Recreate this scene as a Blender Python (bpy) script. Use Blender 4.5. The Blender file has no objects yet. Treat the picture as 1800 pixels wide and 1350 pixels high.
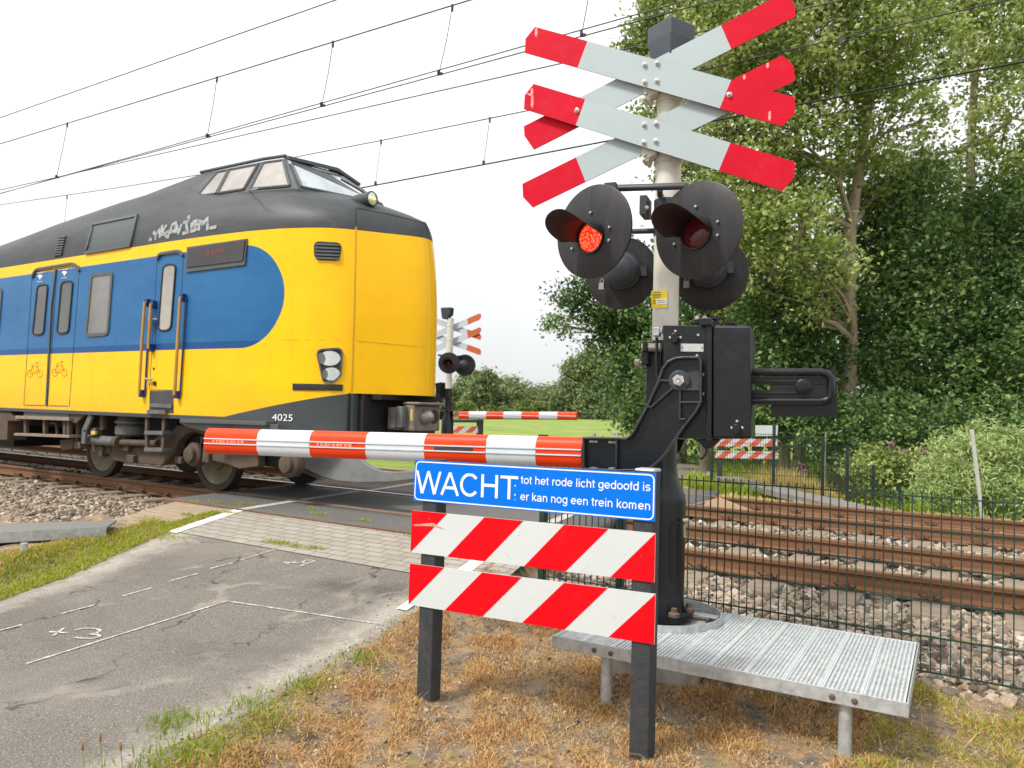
import bpy, bmesh, math, random
import numpy as np
from mathutils import Vector, Matrix
from mathutils.bvhtree import BVHTree

random.seed(7)
RNG = np.random.default_rng(11)
scene = bpy.context.scene
COL = scene.collection

# ------------------------------------------------------------------ camera
# world: X along the railway (to the right), Y across it (away), Z = 0 at the top of the near rails
CAMP = Vector((0.0, 0.0, 1.19))
TH = math.radians(32.4)
PITCH = math.atan(49 / 1350)
ROLL = 0.0277
FH = Vector((-math.sin(TH), math.cos(TH), 0)); RH = Vector((math.cos(TH), math.sin(TH), 0)); ZUP = Vector((0, 0, 1))
FW = FH * math.cos(PITCH) + ZUP * math.sin(PITCH)
UP0 = -FH * math.sin(PITCH) + ZUP * math.cos(PITCH)
CR = RH * math.cos(ROLL) + UP0 * math.sin(ROLL)
CU = -RH * math.sin(ROLL) + UP0 * math.cos(ROLL)
cam_data = bpy.data.cameras.new('camera')
cam = bpy.data.objects.new('camera', cam_data)
COL.objects.link(cam)
cam.matrix_world = Matrix(((CR.x, CU.x, -FW.x, CAMP.x), (CR.y, CU.y, -FW.y, CAMP.y), (CR.z, CU.z, -FW.z, CAMP.z), (0, 0, 0, 1)))
cam_data.sensor_width = 36
cam_data.lens = 27
cam_data.clip_start = 0.05
cam_data.clip_end = 3000
cam_data.dof.use_dof = True
cam_data.dof.focus_distance = 5.0
cam_data.dof.aperture_fstop = 3.2
scene.camera = cam

# ------------------------------------------------------------------ sky, sun, exposure
SUN_EL, SUN_DIR = math.radians(52), Vector((-0.42, -0.91, 0)).normalized()
world = bpy.data.worlds.new('World'); scene.world = world
world.use_nodes = True
nt = world.node_tree; nt.nodes.clear()
w_out = nt.nodes.new('ShaderNodeOutputWorld'); w_bg = nt.nodes.new('ShaderNodeBackground')
w_sky = nt.nodes.new('ShaderNodeTexSky'); w_sky.sky_type = 'NISHITA'; w_sky.sun_disc = False
w_sky.sun_elevation = SUN_EL; w_sky.sun_rotation = math.atan2(SUN_DIR.x, SUN_DIR.y)
w_mix = nt.nodes.new('ShaderNodeMix'); w_mix.data_type = 'RGBA'
w_mix.inputs[0].default_value = 0.93
# a bright cloud deck, dimmer towards the horizon, faintly mottled
w_tc = nt.nodes.new('ShaderNodeTexCoord'); w_sep = nt.nodes.new('ShaderNodeSeparateXYZ'); nt.links.new(w_tc.outputs['Generated'], w_sep.inputs[0])
w_ramp = nt.nodes.new('ShaderNodeValToRGB'); we = w_ramp.color_ramp.elements
we[0].position = 0.0; we[0].color = (.54, .545, .555, 1); we[1].position = 1.0; we[1].color = (1, 1, 1, 1)
q_ = we.new(.10); q_.color = (.66, .665, .67, 1); q_ = we.new(.3); q_.color = (.92, .92, .92, 1)
nt.links.new(w_sep.outputs[2], w_ramp.inputs[0])
w_nz = nt.nodes.new('ShaderNodeTexNoise'); w_nz.inputs['Scale'].default_value = 2.2; w_nz.inputs['Detail'].default_value = 6; nt.links.new(w_tc.outputs['Generated'], w_nz.inputs['Vector'])
w_mr = nt.nodes.new('ShaderNodeMapRange'); w_mr.inputs[1].default_value = .3; w_mr.inputs[2].default_value = .7; w_mr.inputs[3].default_value = 8.8; w_mr.inputs[4].default_value = 10.8; nt.links.new(w_nz.outputs['Fac'], w_mr.inputs[0])
w_vm = nt.nodes.new('ShaderNodeVectorMath'); w_vm.operation = 'SCALE'; nt.links.new(w_ramp.outputs[0], w_vm.inputs[0]); nt.links.new(w_mr.outputs[0], w_vm.inputs['Scale'])
nt.links.new(w_vm.outputs[0], w_mix.inputs[7])
nt.links.new(w_sky.outputs[0], w_mix.inputs[6]); nt.links.new(w_mix.outputs[2], w_bg.inputs[0])
w_bg.inputs[1].default_value = 0.11
nt.links.new(w_bg.outputs[0], w_out.inputs[0])
sun_d = bpy.data.lights.new('sun', 'SUN'); sun_d.energy = 2.9; sun_d.angle = math.radians(11); sun_d.color = (1, 0.95, 0.87)
sun = bpy.data.objects.new('sun', sun_d); COL.objects.link(sun)
to_sun = SUN_DIR * math.cos(SUN_EL) + ZUP * math.sin(SUN_EL)
sun.rotation_euler = (-to_sun).to_track_quat('-Z', 'Y').to_euler()
sun.location = (0, 0, 30)
scene.view_settings.view_transform = 'Standard'
scene.view_settings.look = 'None'
scene.view_settings.gamma = 1
scene.view_settings.exposure = 0.44
scene.render.engine = 'CYCLES'
scene.cycles.max_bounces = 8
scene.cycles.transparent_max_bounces = 12

# ------------------------------------------------------------------ helpers
def ray(px, py):
    return FW + CR * ((px - 900) / 1350) + CU * ((675 - py) / 1350)
def at_plane(px, py, p, n):
    d = ray(px, py)
    return CAMP + d * ((p - CAMP).dot(n) / d.dot(n))
def AY(px, py, Y): return at_plane(px, py, Vector((0, Y, 0)), Vector((0, 1, 0)))
def AZ(px, py, z): return at_plane(px, py, Vector((0, 0, z)), ZUP)
def AD(px, py, D): return CAMP + ray(px, py) * D               # at a distance D ahead of the viewer
def zp(ox, oy, s, pts): return [(ox + x / s, oy + y / s) for x, y in pts]

class Frame:
    """an upright plane: a = along it, n = away from the viewer"""
    def __init__(self, O, yaw):
        self.O = Vector(O); y = math.radians(yaw)
        self.a = Vector((math.cos(y), math.sin(y), 0)); self.n = Vector((-math.sin(y), math.cos(y), 0))
    def P(self, s, t, o=0.0): return self.O + self.a * s + ZUP * t + self.n * o
    def px(self, x, y, o=0.0):
        q = at_plane(x, y, self.O + self.n * o, self.n) - self.O
        return (q.dot(self.a), q.z)
    def pxs(self, pts, o=0.0): return [self.px(x, y, o) for x, y in pts]

ROOT = {}
class MB:
    def __init__(self): self.v = []; self.f = []; self.m = []
    def add(self, vs, fs, mi=0):
        b = len(self.v); self.v += [Vector(p) for p in vs]
        for f in fs: self.f.append([b + i for i in f]); self.m.append(mi)
    def box(self, c, h, a=None, mi=0):
        c = Vector(c); X, Y, Z = a if a else (Vector((1, 0, 0)), Vector((0, 1, 0)), ZUP)
        vs = [c + X * (sx * h[0]) + Y * (sy * h[1]) + Z * (sz * h[2]) for sz in (-1, 1) for sy in (-1, 1) for sx in (-1, 1)]
        self.add(vs, [(0, 2, 3, 1), (4, 5, 7, 6), (0, 1, 5, 4), (2, 6, 7, 3), (0, 4, 6, 2), (1, 3, 7, 5)], mi)
    def fbox(self, fr, s0, s1, t0, t1, o0, o1, mi=0):
        self.box(fr.P((s0 + s1) / 2, (t0 + t1) / 2, (o0 + o1) / 2), (abs(s1 - s0) / 2, abs(o1 - o0) / 2, abs(t1 - t0) / 2), (fr.a, fr.n, ZUP), mi)
    def prism(self, fr, poly, o0, o1, mi=0):
        n = len(poly)
        vs = [fr.P(s, t, o0) for s, t in poly] + [fr.P(s, t, o1) for s, t in poly]
        fs = [tuple(range(n)), tuple(range(2 * n - 1, n - 1, -1))] + [(i, (i + 1) % n, n + (i + 1) % n, n + i) for i in range(n)]
        self.add(vs, fs, mi)
    def tube(self, pts, r, n=8, mi=0, caps=True):
        pts = [Vector(p) for p in pts]; k = len(pts)
        rs = r if isinstance(r, (list, tuple)) else [r] * k
        t0 = (pts[1] - pts[0]).normalized()
        u = t0.orthogonal().normalized()
        vs = []
        for i, p in enumerate(pts):
            t = (pts[min(i + 1, k - 1)] - pts[max(i - 1, 0)]).normalized()
            u = (u - t * u.dot(t)).normalized(); w = t.cross(u)
            for j in range(n):
                a = 2 * math.pi * j / n
                vs.append(p + (u * math.cos(a) + w * math.sin(a)) * rs[i])
        fs = [(i * n + j, i * n + (j + 1) % n, (i + 1) * n + (j + 1) % n, (i + 1) * n + j) for i in range(k - 1) for j in range(n)]
        if caps: fs += [tuple(range(n - 1, -1, -1)), tuple(range((k - 1) * n, k * n))]
        self.add(vs, fs, mi)
    def lathe(self, prof, O, ax, n=32, mi=0, closed=True):
        """prof: (radius, distance along ax)"""
        O = Vector(O); ax = Vector(ax).normalized(); u = ax.orthogonal().normalized(); w = ax.cross(u)
        vs = []
        for r, h in prof:
            for j in range(n):
                a = 2 * math.pi * j / n
                vs.append(O + ax * h + (u * math.cos(a) + w * math.sin(a)) * r)
        k = len(prof)
        fs = [(i * n + j, i * n + (j + 1) % n, (i + 1) * n + (j + 1) % n, (i + 1) * n + j) for i in range(k - 1) for j in range(n)]
        if closed: fs += [tuple(range(n - 1, -1, -1)), tuple(range((k - 1) * n, k * n))]
        self.add(vs, fs, mi)
    def bolt(self, p, d, r=0.012, h=0.01, mi=0, n=10):
        self.lathe([(r, -0.004), (r, h * 0.6), (r * 0.6, h)], p, d, n, mi)

def new_object(name, me, parent, loc):
    o = bpy.data.objects.new(name, me); COL.objects.link(o)
    if parent: o.parent = parent
    else: o.location = loc
    return o
def build(name, mb, mats, parent=None, smooth=None, bevel=0.0, recalc=True):
    """links the builder as ONE mesh object; parent: an Empty or another part"""
    mats = mats if isinstance(mats, (list, tuple)) else [mats]
    if parent: base = ROOT[parent.name]
    else:
        xs = [p.x for p in mb.v]; ys = [p.y for p in mb.v]; zs = [p.z for p in mb.v]
        base = Vector(((min(xs) + max(xs)) / 2, (min(ys) + max(ys)) / 2, min(zs)))
    me = bpy.data.meshes.new(name)
    me.from_pydata([p - base for p in mb.v], [], mb.f)
    for m in mats: me.materials.append(m)
    me.polygons.foreach_set('material_index', mb.m)
    if recalc:
        bm = bmesh.new(); bm.from_mesh(me); bmesh.ops.recalc_face_normals(bm, faces=bm.faces); bm.to_mesh(me); bm.free()
    if smooth:
        me.polygons.foreach_set('use_smooth', [True] * len(me.polygons)); me.set_sharp_from_angle(angle=math.radians(smooth))
    me.update()
    o = new_object(name, me, parent, base)
    ROOT[o.name] = base
    if bevel:
        b = o.modifiers.new('bevel', 'BEVEL'); b.width = bevel; b.segments = 2; b.limit_method = 'ANGLE'; b.angle_limit = math.radians(40)
    return o
def thing(name, label, cat, loc, group=None):
    o = bpy.data.objects.new(name, None); COL.objects.link(o); o.location = loc; o.empty_display_size = 0.2
    ROOT[o.name] = Vector(loc)
    return tag(o, label, cat, group)
def tag(o, label, cat, group=None, kind=None):
    o['label'] = label; o['category'] = cat
    if group: o['group'] = group
    if kind: o['kind'] = kind
    return o
def copy_tree(o, loc, parent=None):
    c = o.copy(); COL.objects.link(c); c.parent = parent
    if parent is None: c.location = loc
    for ch in list(o.children): copy_tree(ch, None, c)
    return c
def raw_mesh(name, V, F, mats, tint=None, parent=None, base=(0, 0, 0)):
    me = bpy.data.meshes.new(name)
    me.from_pydata(np.asarray(V, dtype=np.float32) - np.array(base, dtype=np.float32), [], F)
    for m in (mats if isinstance(mats, (list, tuple)) else [mats]): me.materials.append(m)
    if tint is not None:
        at = me.attributes.new('tint', 'FLOAT', 'POINT'); at.data.foreach_set('value', np.asarray(tint, dtype=np.float32))
    me.update()
    o = new_object(name, me, parent, base)
    ROOT[o.name] = Vector(base)
    return o
def text_mesh(s):
    cu = bpy.data.curves.new('lettering', 'FONT'); cu.body = s; cu.resolution_u = 4
    ob = bpy.data.objects.new('lettering', cu); COL.objects.link(ob)
    dg = bpy.context.evaluated_depsgraph_get(); dg.update()
    me = bpy.data.meshes.new_from_object(ob.evaluated_get(dg))
    vs = [v.co.copy() for v in me.vertices]; fs = [tuple(p.vertices) for p in me.polygons]
    bpy.data.objects.remove(ob); bpy.data.curves.remove(cu); bpy.data.meshes.remove(me)
    return vs, fs
def arc(cx, cy, rx, ry, a0, a1, n=16): return [(cx + rx * math.cos(math.radians(a0 + (a1 - a0) * i / n)), cy + ry * math.sin(math.radians(a0 + (a1 - a0) * i / n))) for i in range(n + 1)]
ARCH = arc(.2775, .31, .1675, .1675, 180, 0) + [(.445, 0)]
GLYPH = {                                                     # plain sans letters as strokes: advance width, strokes
    ' ': (.25, []), 't': (.29, [[(.13, .66), (.13, .12)] + arc(.21, .12, .08, .0775, 180, 285, 6), [(.01, .4775), (.26, .4775)]]),
    'o': (.556, [arc(.275, .26, .205, .2175, 0, 360, 28)]), 'h': (.556, [[(.11, 0), (.11, .72)], ARCH]), 'n': (.556, [[(.11, 0), (.11, .52)], ARCH]),
    'e': (.556, [arc(.275, .26, .205, .2175, 0, 322, 24), [(.07, .26), (.48, .26)]]), 'r': (.345, [[(.11, 0), (.11, .52)], arc(.31, .28, .2, .1975, 180, 82, 8)]),
    'd': (.556, [arc(.265, .26, .19, .2175, 0, 360, 28), [(.445, 0), (.445, .72)]]), 'l': (.222, [[(.11, 0), (.11, .72)]]), 'i': (.222, [[(.11, 0), (.11, .52)], [(.11, .625), (.11, .72)]]),
    'c': (.5, [arc(.27, .26, .2, .2175, 42, 318, 22)]), 'g': (.556, [arc(.265, .26, .19, .2175, 0, 360, 28), [(.445, .52), (.445, -.06)] + arc(.26, -.06, .185, .1075, 0, -155, 12)]),
    'f': (.28, [[(.13, 0), (.13, .57)] + arc(.22, .58, .09, .0975, 180, 85, 7), [(.01, .4775), (.26, .4775)]]),
    's': (.5, [arc(.25, .37, .165, .1075, 25, 180, 10) + arc(.25, .37, .165, .1095, 180, 262, 6) + arc(.25, .15, .175, .1095, 82, 0, 6) + arc(.25, .15, .175, .1075, 0, -158, 10)]),
    'k': (.5, [[(.11, 0), (.11, .72)], [(.11, .19), (.43, .52)], [(.215, .29), (.46, 0)]]),
    'a': (.556, [arc(.265, .355, .175, .1225, 162, 0, 12) + [(.44, .0)], arc(.25, .15, .185, .1175, 0, 360, 24)]),
    'm': (.833, [[(.11, 0), (.11, .52)], arc(.2475, .33, .1375, .1475, 180, 0, 12) + [(.385, 0)], arc(.5225, .33, .1375, .1475, 180, 0, 12) + [(.66, 0)]]),
    'W': (.93, [[(.035, .74), (.235, -.02)], [(.235, -.02), (.465, .74)], [(.465, .74), (.695, -.02)], [(.695, -.02), (.895, .74)]]), 'A': (.66, [[(.035, -.02), (.33, .74)], [(.33, .74), (.625, -.02)], [(.13, .22), (.53, .22)]]),
    'C': (.71, [arc(.375, .36, .29, .3275, 38, 322, 26)]), 'H': (.71, [[(.115, 0), (.115, .72)], [(.595, 0), (.595, .72)], [(.115, .385), (.595, .385)]]), 'T': (.60, [[(.01, .678), (.60, .678)], [(.305, 0), (.305, .678)]])}
def fit_text(mb, fr, s, left, right, height, o, w=.085, mi=0):
    """letters between two pixel points of the baseline, cap height in metres"""
    tot = sum(GLYPH[c][0] for c in s) - .12; x = -.05
    a = Vector(fr.px(*left, o)); b = Vector(fr.px(*right, o)); cnt = 0
    def put(u, v, oo):
        v = min(max(v, -.26), .72); q = a.lerp(b, u / tot); return fr.P(q.x, q.y + v / .72 * height, o - oo)
    for c in s:
        adv, strokes = GLYPH[c]
        for st in strokes:
            cnt += 1; oo = .00004 * (cnt % 5); L = []
            closed = len(st) > 20 and (Vector(st[0]) - Vector(st[-1])).length < 1e-4
            for i, p in enumerate(st):
                p0 = Vector(st[-2] if closed and i == 0 else st[max(i - 1, 0)]); p1 = Vector(st[1] if closed and i == len(st) - 1 else st[min(i + 1, len(st) - 1)])
                d = (p1 - p0).normalized(); n = Vector((-d.y, d.x)) * w / 2
                L += [put(x + p[0] + n.x, p[1] + n.y, oo), put(x + p[0] - n.x, p[1] - n.y, oo)]
            mb.add(L, [(2 * i, 2 * i + 1, 2 * i + 3, 2 * i + 2) for i in range(len(st) - 1)], mi)
        x += adv
# ------------------------------------------------------------------ materials
def mat(name, col, rough=0.6, metal=0.0, var=0.12, scale=6.0, bump=0.0, bscale=60.0, spec=0.5, stain=None, stain_amt=0.5, stain_scale=2.5, stretch=None, specks=0.0):
    m = bpy.data.materials.new(name); m.use_nodes = True
    n = m.node_tree.nodes; l = m.node_tree.links
    b = n['Principled BSDF']
    tc = n.new('ShaderNodeTexCoord'); src = tc.outputs['Object']
    if stretch:
        mp = n.new('ShaderNodeMapping'); mp.inputs['Scale'].default_value = stretch; l.new(src, mp.inputs[0]); src = mp.outputs[0]
    nz = n.new('ShaderNodeTexNoise'); nz.inputs['Scale'].default_value = scale; nz.inputs['Detail'].default_value = 6; nz.inputs['Roughness'].default_value = 0.65
    l.new(src, nz.inputs['Vector'])
    rp = n.new('ShaderNodeValToRGB')
    rp.color_ramp.elements[0].position = 0.3; rp.color_ramp.elements[1].position = 0.7
    rp.color_ramp.elements[0].color = [max(0, c * (1 - var)) for c in col] + [1]
    rp.color_ramp.elements[1].color = [min(1, c * (1 + var)) for c in col] + [1]
    l.new(nz.outputs['Fac'], rp.inputs[0])
    out = rp.outputs[0]
    if stain:
        n2 = n.new('ShaderNodeTexNoise'); n2.inputs['Scale'].default_value = stain_scale; n2.inputs['Detail'].default_value = 9; n2.inputs['Roughness'].default_value = 0.7
        l.new(src, n2.inputs['Vector'])
        mr = n.new('ShaderNodeMapRange'); mr.inputs[1].default_value = 0.52; mr.inputs[2].default_value = 0.72; mr.inputs[3].default_value = 0; mr.inputs[4].default_value = stain_amt
        l.new(n2.outputs['Fac'], mr.inputs[0])
        mx = n.new('ShaderNodeMix'); mx.data_type = 'RGBA'; mx.inputs[7].default_value = (*stain, 1)
        l.new(mr.outputs[0], mx.inputs[0]); l.new(out, mx.inputs[6]); out = mx.outputs[2]
    if specks:
        n3 = n.new('ShaderNodeTexNoise'); n3.inputs['Scale'].default_value = 42; n3.inputs['Detail'].default_value = 3; l.new(src, n3.inputs['Vector'])
        n4 = n.new('ShaderNodeTexNoise'); n4.inputs['Scale'].default_value = 5; n4.inputs['Detail'].default_value = 8; n4.inputs['Roughness'].default_value = .75; l.new(tc.outputs['Object'], n4.inputs['Vector'])
        for nn, lo, hi, am in ((n3, .70, .76, specks), (n4, .58, .80, specks * .7)):
            mr = n.new('ShaderNodeMapRange'); mr.inputs[1].default_value = lo; mr.inputs[2].default_value = hi; mr.inputs[3].default_value = 0; mr.inputs[4].default_value = am
            l.new(nn.outputs['Fac'], mr.inputs[0]); mx = n.new('ShaderNodeMix'); mx.data_type = 'RGBA'; mx.inputs[7].default_value = (.16, .15, .12, 1)
            l.new(mr.outputs[0], mx.inputs[0]); l.new(out, mx.inputs[6]); out = mx.outputs[2]
    l.new(out, b.inputs['Base Color'])
    b.inputs['Roughness'].default_value = rough; b.inputs['Metallic'].default_value = metal; b.inputs['Specular IOR Level'].default_value = spec
    if bump:
        bz = n.new('ShaderNodeTexNoise'); bz.inputs['Scale'].default_value = bscale; bz.inputs['Detail'].default_value = 4
        l.new(tc.outputs['Object'], bz.inputs['Vector'])
        bp = n.new('ShaderNodeBump'); bp.inputs['Strength'].default_value = bump; bp.inputs['Distance'].default_value = 0.01
        l.new(bz.outputs['Fac'], bp.inputs['Height']); l.new(bp.outputs[0], b.inputs['Normal'])
    return m
def tint_mat(name, stops, rough=0.6, trans=0.0, noise=None):
    """colour ramp over the per-leaf / per-blade / per-stone tint"""
    m = bpy.data.materials.new(name); m.use_nodes = True
    n = m.node_tree.nodes; l = m.node_tree.links; b = n['Principled BSDF']
    at = n.new('ShaderNodeAttribute'); at.attribute_name = 'tint'
    rp = n.new('ShaderNodeValToRGB'); e = rp.color_ramp.elements
    while len(e) < len(stops): e.new(0.5)
    for q, (p, c) in zip(e, stops): q.position = p; q.color = (*c, 1)
    l.new(at.outputs['Fac'], rp.inputs[0])
    out = rp.outputs[0]
    if noise:
        tc = n.new('ShaderNodeTexCoord'); nz = n.new('ShaderNodeTexNoise'); nz.inputs['Scale'].default_value = noise; nz.inputs['Detail'].default_value = 5
        l.new(tc.outputs['Object'], nz.inputs['Vector'])
        hs = n.new('ShaderNodeHueSaturation'); mr = n.new('ShaderNodeMapRange'); mr.inputs[1].default_value = .3; mr.inputs[2].default_value = .7; mr.inputs[3].default_value = .75; mr.inputs[4].default_value = 1.25
        l.new(nz.outputs['Fac'], mr.inputs[0]); l.new(mr.outputs[0], hs.inputs['Value']); l.new(out, hs.inputs['Color']); out = hs.outputs[0]
    l.new(out, b.inputs['Base Color']); b.inputs['Roughness'].default_value = rough; b.inputs['Specular IOR Level'].default_value = 0.35
    if trans:
        tr = n.new('ShaderNodeBsdfTranslucent'); ms = n.new('ShaderNodeMixShader'); ms.inputs[0].default_value = trans
        l.new(out, tr.inputs[0]); l.new(b.outputs[0], ms.inputs[1]); l.new(tr.outputs[0], ms.inputs[2]); l.new(ms.outputs[0], n['Material Output'].inputs[0])
    return m
class NT:
    """small node writer for the longer materials"""
    def __init__(self, name):
        self.m = bpy.data.materials.new(name); self.m.use_nodes = True
        self.n = self.m.node_tree.nodes; self.l = self.m.node_tree.links; self.b = self.n['Principled BSDF']
        self.tc = self.n.new('ShaderNodeTexCoord'); self.obj = self.tc.outputs['Object']
    def val(self, sock, x):
        if isinstance(x, (int, float)): sock.default_value = x
        elif isinstance(x, tuple): sock.default_value = (*x, 1) if len(x) == 3 else x
        else: self.l.new(x, sock)
    def math(self, op, a, b=0.0, c=None):
        q = self.n.new('ShaderNodeMath'); q.operation = op; self.val(q.inputs[0], a); self.val(q.inputs[1], b)
        if c is not None: self.val(q.inputs[2], c)
        return q.outputs[0]
    def mix(self, f, a, b):
        q = self.n.new('ShaderNodeMix'); q.data_type = 'RGBA'; self.val(q.inputs[0], f); self.val(q.inputs[6], a); self.val(q.inputs[7], b); return q.outputs[2]
    def xyz(self):
        q = self.n.new('ShaderNodeSeparateXYZ'); self.l.new(self.obj, q.inputs[0]); return q.outputs
    def noise(self, scale, detail=5, rough=0.6, vec=None, dist=0.0):
        q = self.n.new('ShaderNodeTexNoise'); q.inputs['Scale'].default_value = scale; q.inputs['Detail'].default_value = detail; q.inputs['Roughness'].default_value = rough
        q.inputs['Distortion'].default_value = dist
        self.l.new(vec or self.obj, q.inputs['Vector']); return q.outputs['Fac']
    def mapping(self, scale=(1, 1, 1), rot=(0, 0, 0)):
        q = self.n.new('ShaderNodeMapping'); q.inputs['Scale'].default_value = scale; q.inputs['Rotation'].default_value = rot; self.l.new(self.obj, q.inputs[0]); return q.outputs[0]
    def vor(self, scale, feature='F1', vec=None, rnd=1.0):
        q = self.n.new('ShaderNodeTexVoronoi'); q.feature = feature; q.inputs['Scale'].default_value = scale; q.inputs['Randomness'].default_value = rnd
        self.l.new(vec or self.obj, q.inputs['Vector']); return q
    def rng(self, x, a, b, c=0.0, d=1.0):
        q = self.n.new('ShaderNodeMapRange'); self.val(q.inputs[0], x)
        for i, k in enumerate((a, b, c, d)): q.inputs[i + 1].default_value = k
        return q.outputs[0]
    def bump(self, h, strength=0.5, dist=0.01):
        q = self.n.new('ShaderNodeBump'); q.inputs['Strength'].default_value = strength; q.inputs['Distance'].default_value = dist
        self.l.new(h, q.inputs['Height']); self.l.new(q.outputs[0], self.b.inputs['Normal'])
    def done(self, col, rough=0.6, metal=0.0):
        self.val(self.b.inputs['Base Color'], col); self.val(self.b.inputs['Roughness'], rough); self.b.inputs['Metallic'].default_value = metal; return self.m

M_black = mat('black_enamel', (0.0065, 0.008, 0.0105), 0.3, 0, 0.3, 9, 0.07, 45, 0.4, stain=(0.032, 0.033, 0.037), stain_amt=0.5, stain_scale=5)
M_disc = mat('weathered_black_disc', (0.026, 0.0245, 0.028), 0.45, 0, 0.2, 5, 0.05, 60, 0.3, stain=(0.06, 0.06, 0.064), stain_amt=0.45, stain_scale=4, stretch=(3, 3, 0.6))
M_hood = mat('black_hood', (0.014, 0.015, 0.018), 0.38, 0, 0.25, 6, spec=0.35, stain=(0.06, 0.062, 0.07), stain_amt=0.35, stain_scale=6)
M_grey_dark = mat('dark_grey_paint', (0.04, 0.046, 0.056), 0.45, 0, 0.15, 4, 0.05, 40, 0.35, stain=(0.08, 0.085, 0.09), stain_amt=0.4, stain_scale=3)
M_pole = mat('cream_pole_paint', (0.62, 0.61, 0.54), 0.5, 0, 0.05, 3, stain=(0.36, 0.32, 0.22), stain_amt=0.25, stain_scale=6)
M_white = mat('white_sheeting', (0.565, 0.60, 0.605), 0.45, 0, 0.03, 3, stain=(0.5, 0.52, 0.5), stain_amt=0.18, stain_scale=7, specks=.4)
M_boardwhite = mat('pale_grey_board', (0.37, 0.445, 0.465), 0.5, 0, 0.04, 2.5, stain=(0.3, 0.34, 0.34), stain_amt=0.35, stain_scale=4, specks=.3)
M_red = mat('red_sheeting', (0.66, 0.002, 0.008), 0.5, 0, 0.06, 3, spec=0.12, stain=(0.42, 0.02, 0.02), stain_amt=0.2, stain_scale=9, specks=.28)
M_redx = mat('crimson_sheeting', (0.56, 0.004, 0.022), 0.5, 0, 0.08, 3, spec=0.12, stain=(0.5, 0.05, 0.06), stain_amt=0.3, stain_scale=9, specks=.25)
M_boomred = mat('orange_red_sheeting', (0.76, 0.05, 0.008), 0.4, 0, 0.07, 4, spec=0.2, stain=(0.5, 0.09, 0.03), stain_amt=0.25, stain_scale=9, specks=.25)
M_boomwhite = mat('boom_white', (0.59, 0.64, 0.68), 0.35, 0, 0.03, 4, stain=(0.4, 0.42, 0.4), stain_amt=0.25, stain_scale=12, specks=.4)
M_fadedred = mat('faded_orange_red', (0.5, 0.11, 0.035), 0.5, 0, 0.1, 3)
M_pink = mat('peeled_sticker_rest', (0.7, 0.28, 0.27), 0.6, 0, 0.15, 30)
M_blue = mat('blue_sheeting', (0.0, 0.155, 0.70), 0.45, 0, 0.05, 3, spec=0.12, stain=(0.02, 0.13, 0.5), stain_amt=0.2, stain_scale=8, specks=.2)
M_letter = mat('white_letters', (0.8, 0.82, 0.84), 0.45, 0, 0.02, 3)
M_galv = mat('galvanised_steel', (0.46, 0.49, 0.50), 0.42, 0.4, 0.25, 22, stain=(0.27, 0.29, 0.30), stain_amt=0.5, stain_scale=14)
M_steel = mat('bright_steel', (0.55, 0.55, 0.53), 0.3, 0.8, 0.15, 30)
M_zinc = mat('zinc_bolt', (0.45, 0.42, 0.36), 0.35, 0.7, 0.2, 60)
M_rustbolt = mat('rusty_bolt', (0.13, 0.085, 0.06), 0.7, 0.2, 0.3, 60)
M_post = mat('grey_recycled_plastic', (0.04, 0.043, 0.047), 0.75, 0, 0.25, 30, 0.35, 160, 0.3, stain=(0.10, 0.10, 0.085), stain_amt=0.4, stain_scale=10)
M_yellowlabel = mat('yellow_label', (0.85, 0.68, 0.01), 0.5, 0, 0.04, 4)
M_print = mat('small_print', (0.1, 0.09, 0.05), 0.6)
M_padlock = mat('padlock_grey', (0.3, 0.29, 0.27), 0.5, 0.5, 0.15, 40)
M_green = mat('green_fence_coating', (0.009, 0.032, 0.024), 0.5, 0, 0.2, 20, stain=(0.05, 0.07, 0.05), stain_amt=0.35, stain_scale=15)
M_concrete = mat('concrete', (0.33, 0.31, 0.28), 0.85, 0, 0.2, 8, 0.4, 90, stain=(0.2, 0.18, 0.14), stain_amt=0.5, stain_scale=6)
M_sleeper = mat('sleeper_concrete', (0.235, 0.185, 0.135), 0.85, 0, 0.2, 9, 0.4, 90, stain=(0.2, 0.14, 0.09), stain_amt=0.6, stain_scale=7)
M_rust = mat('rail_rust', (0.175, 0.086, 0.04), 0.75, 0.1, 0.25, 6, 0.25, 120, stain=(0.11, 0.05, 0.025), stain_amt=0.5, stain_scale=4, stretch=(0.35, 3, 3))
M_railtop = mat('rail_running_top', (0.55, 0.47, 0.42), 0.28, 0.85, 0.2, 5, stretch=(0.2, 30, 4))
M_dullrailtop = mat('rail_dull_top', (0.3, 0.19, 0.11), 0.5, 0.4, 0.2, 5, stretch=(0.2, 30, 4))
M_clip = mat('rusted_clip', (0.13, 0.07, 0.045), 0.7, 0.3, 0.3, 40)
M_wood = mat('worn_timber', (0.33, 0.22, 0.13), 0.85, 0, 0.25, 12, 0.4, 80, stretch=(1, 6, 6))
M_bark = mat('grey_bark', (0.30, 0.245, 0.17), 0.9, 0, 0.35, 5, 0.8, 22, stretch=(3, 3, 0.7))
M_wire = mat('overhead_wire', (0.035, 0.038, 0.04), 0.6, 0.3, 0.2, 3)

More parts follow.
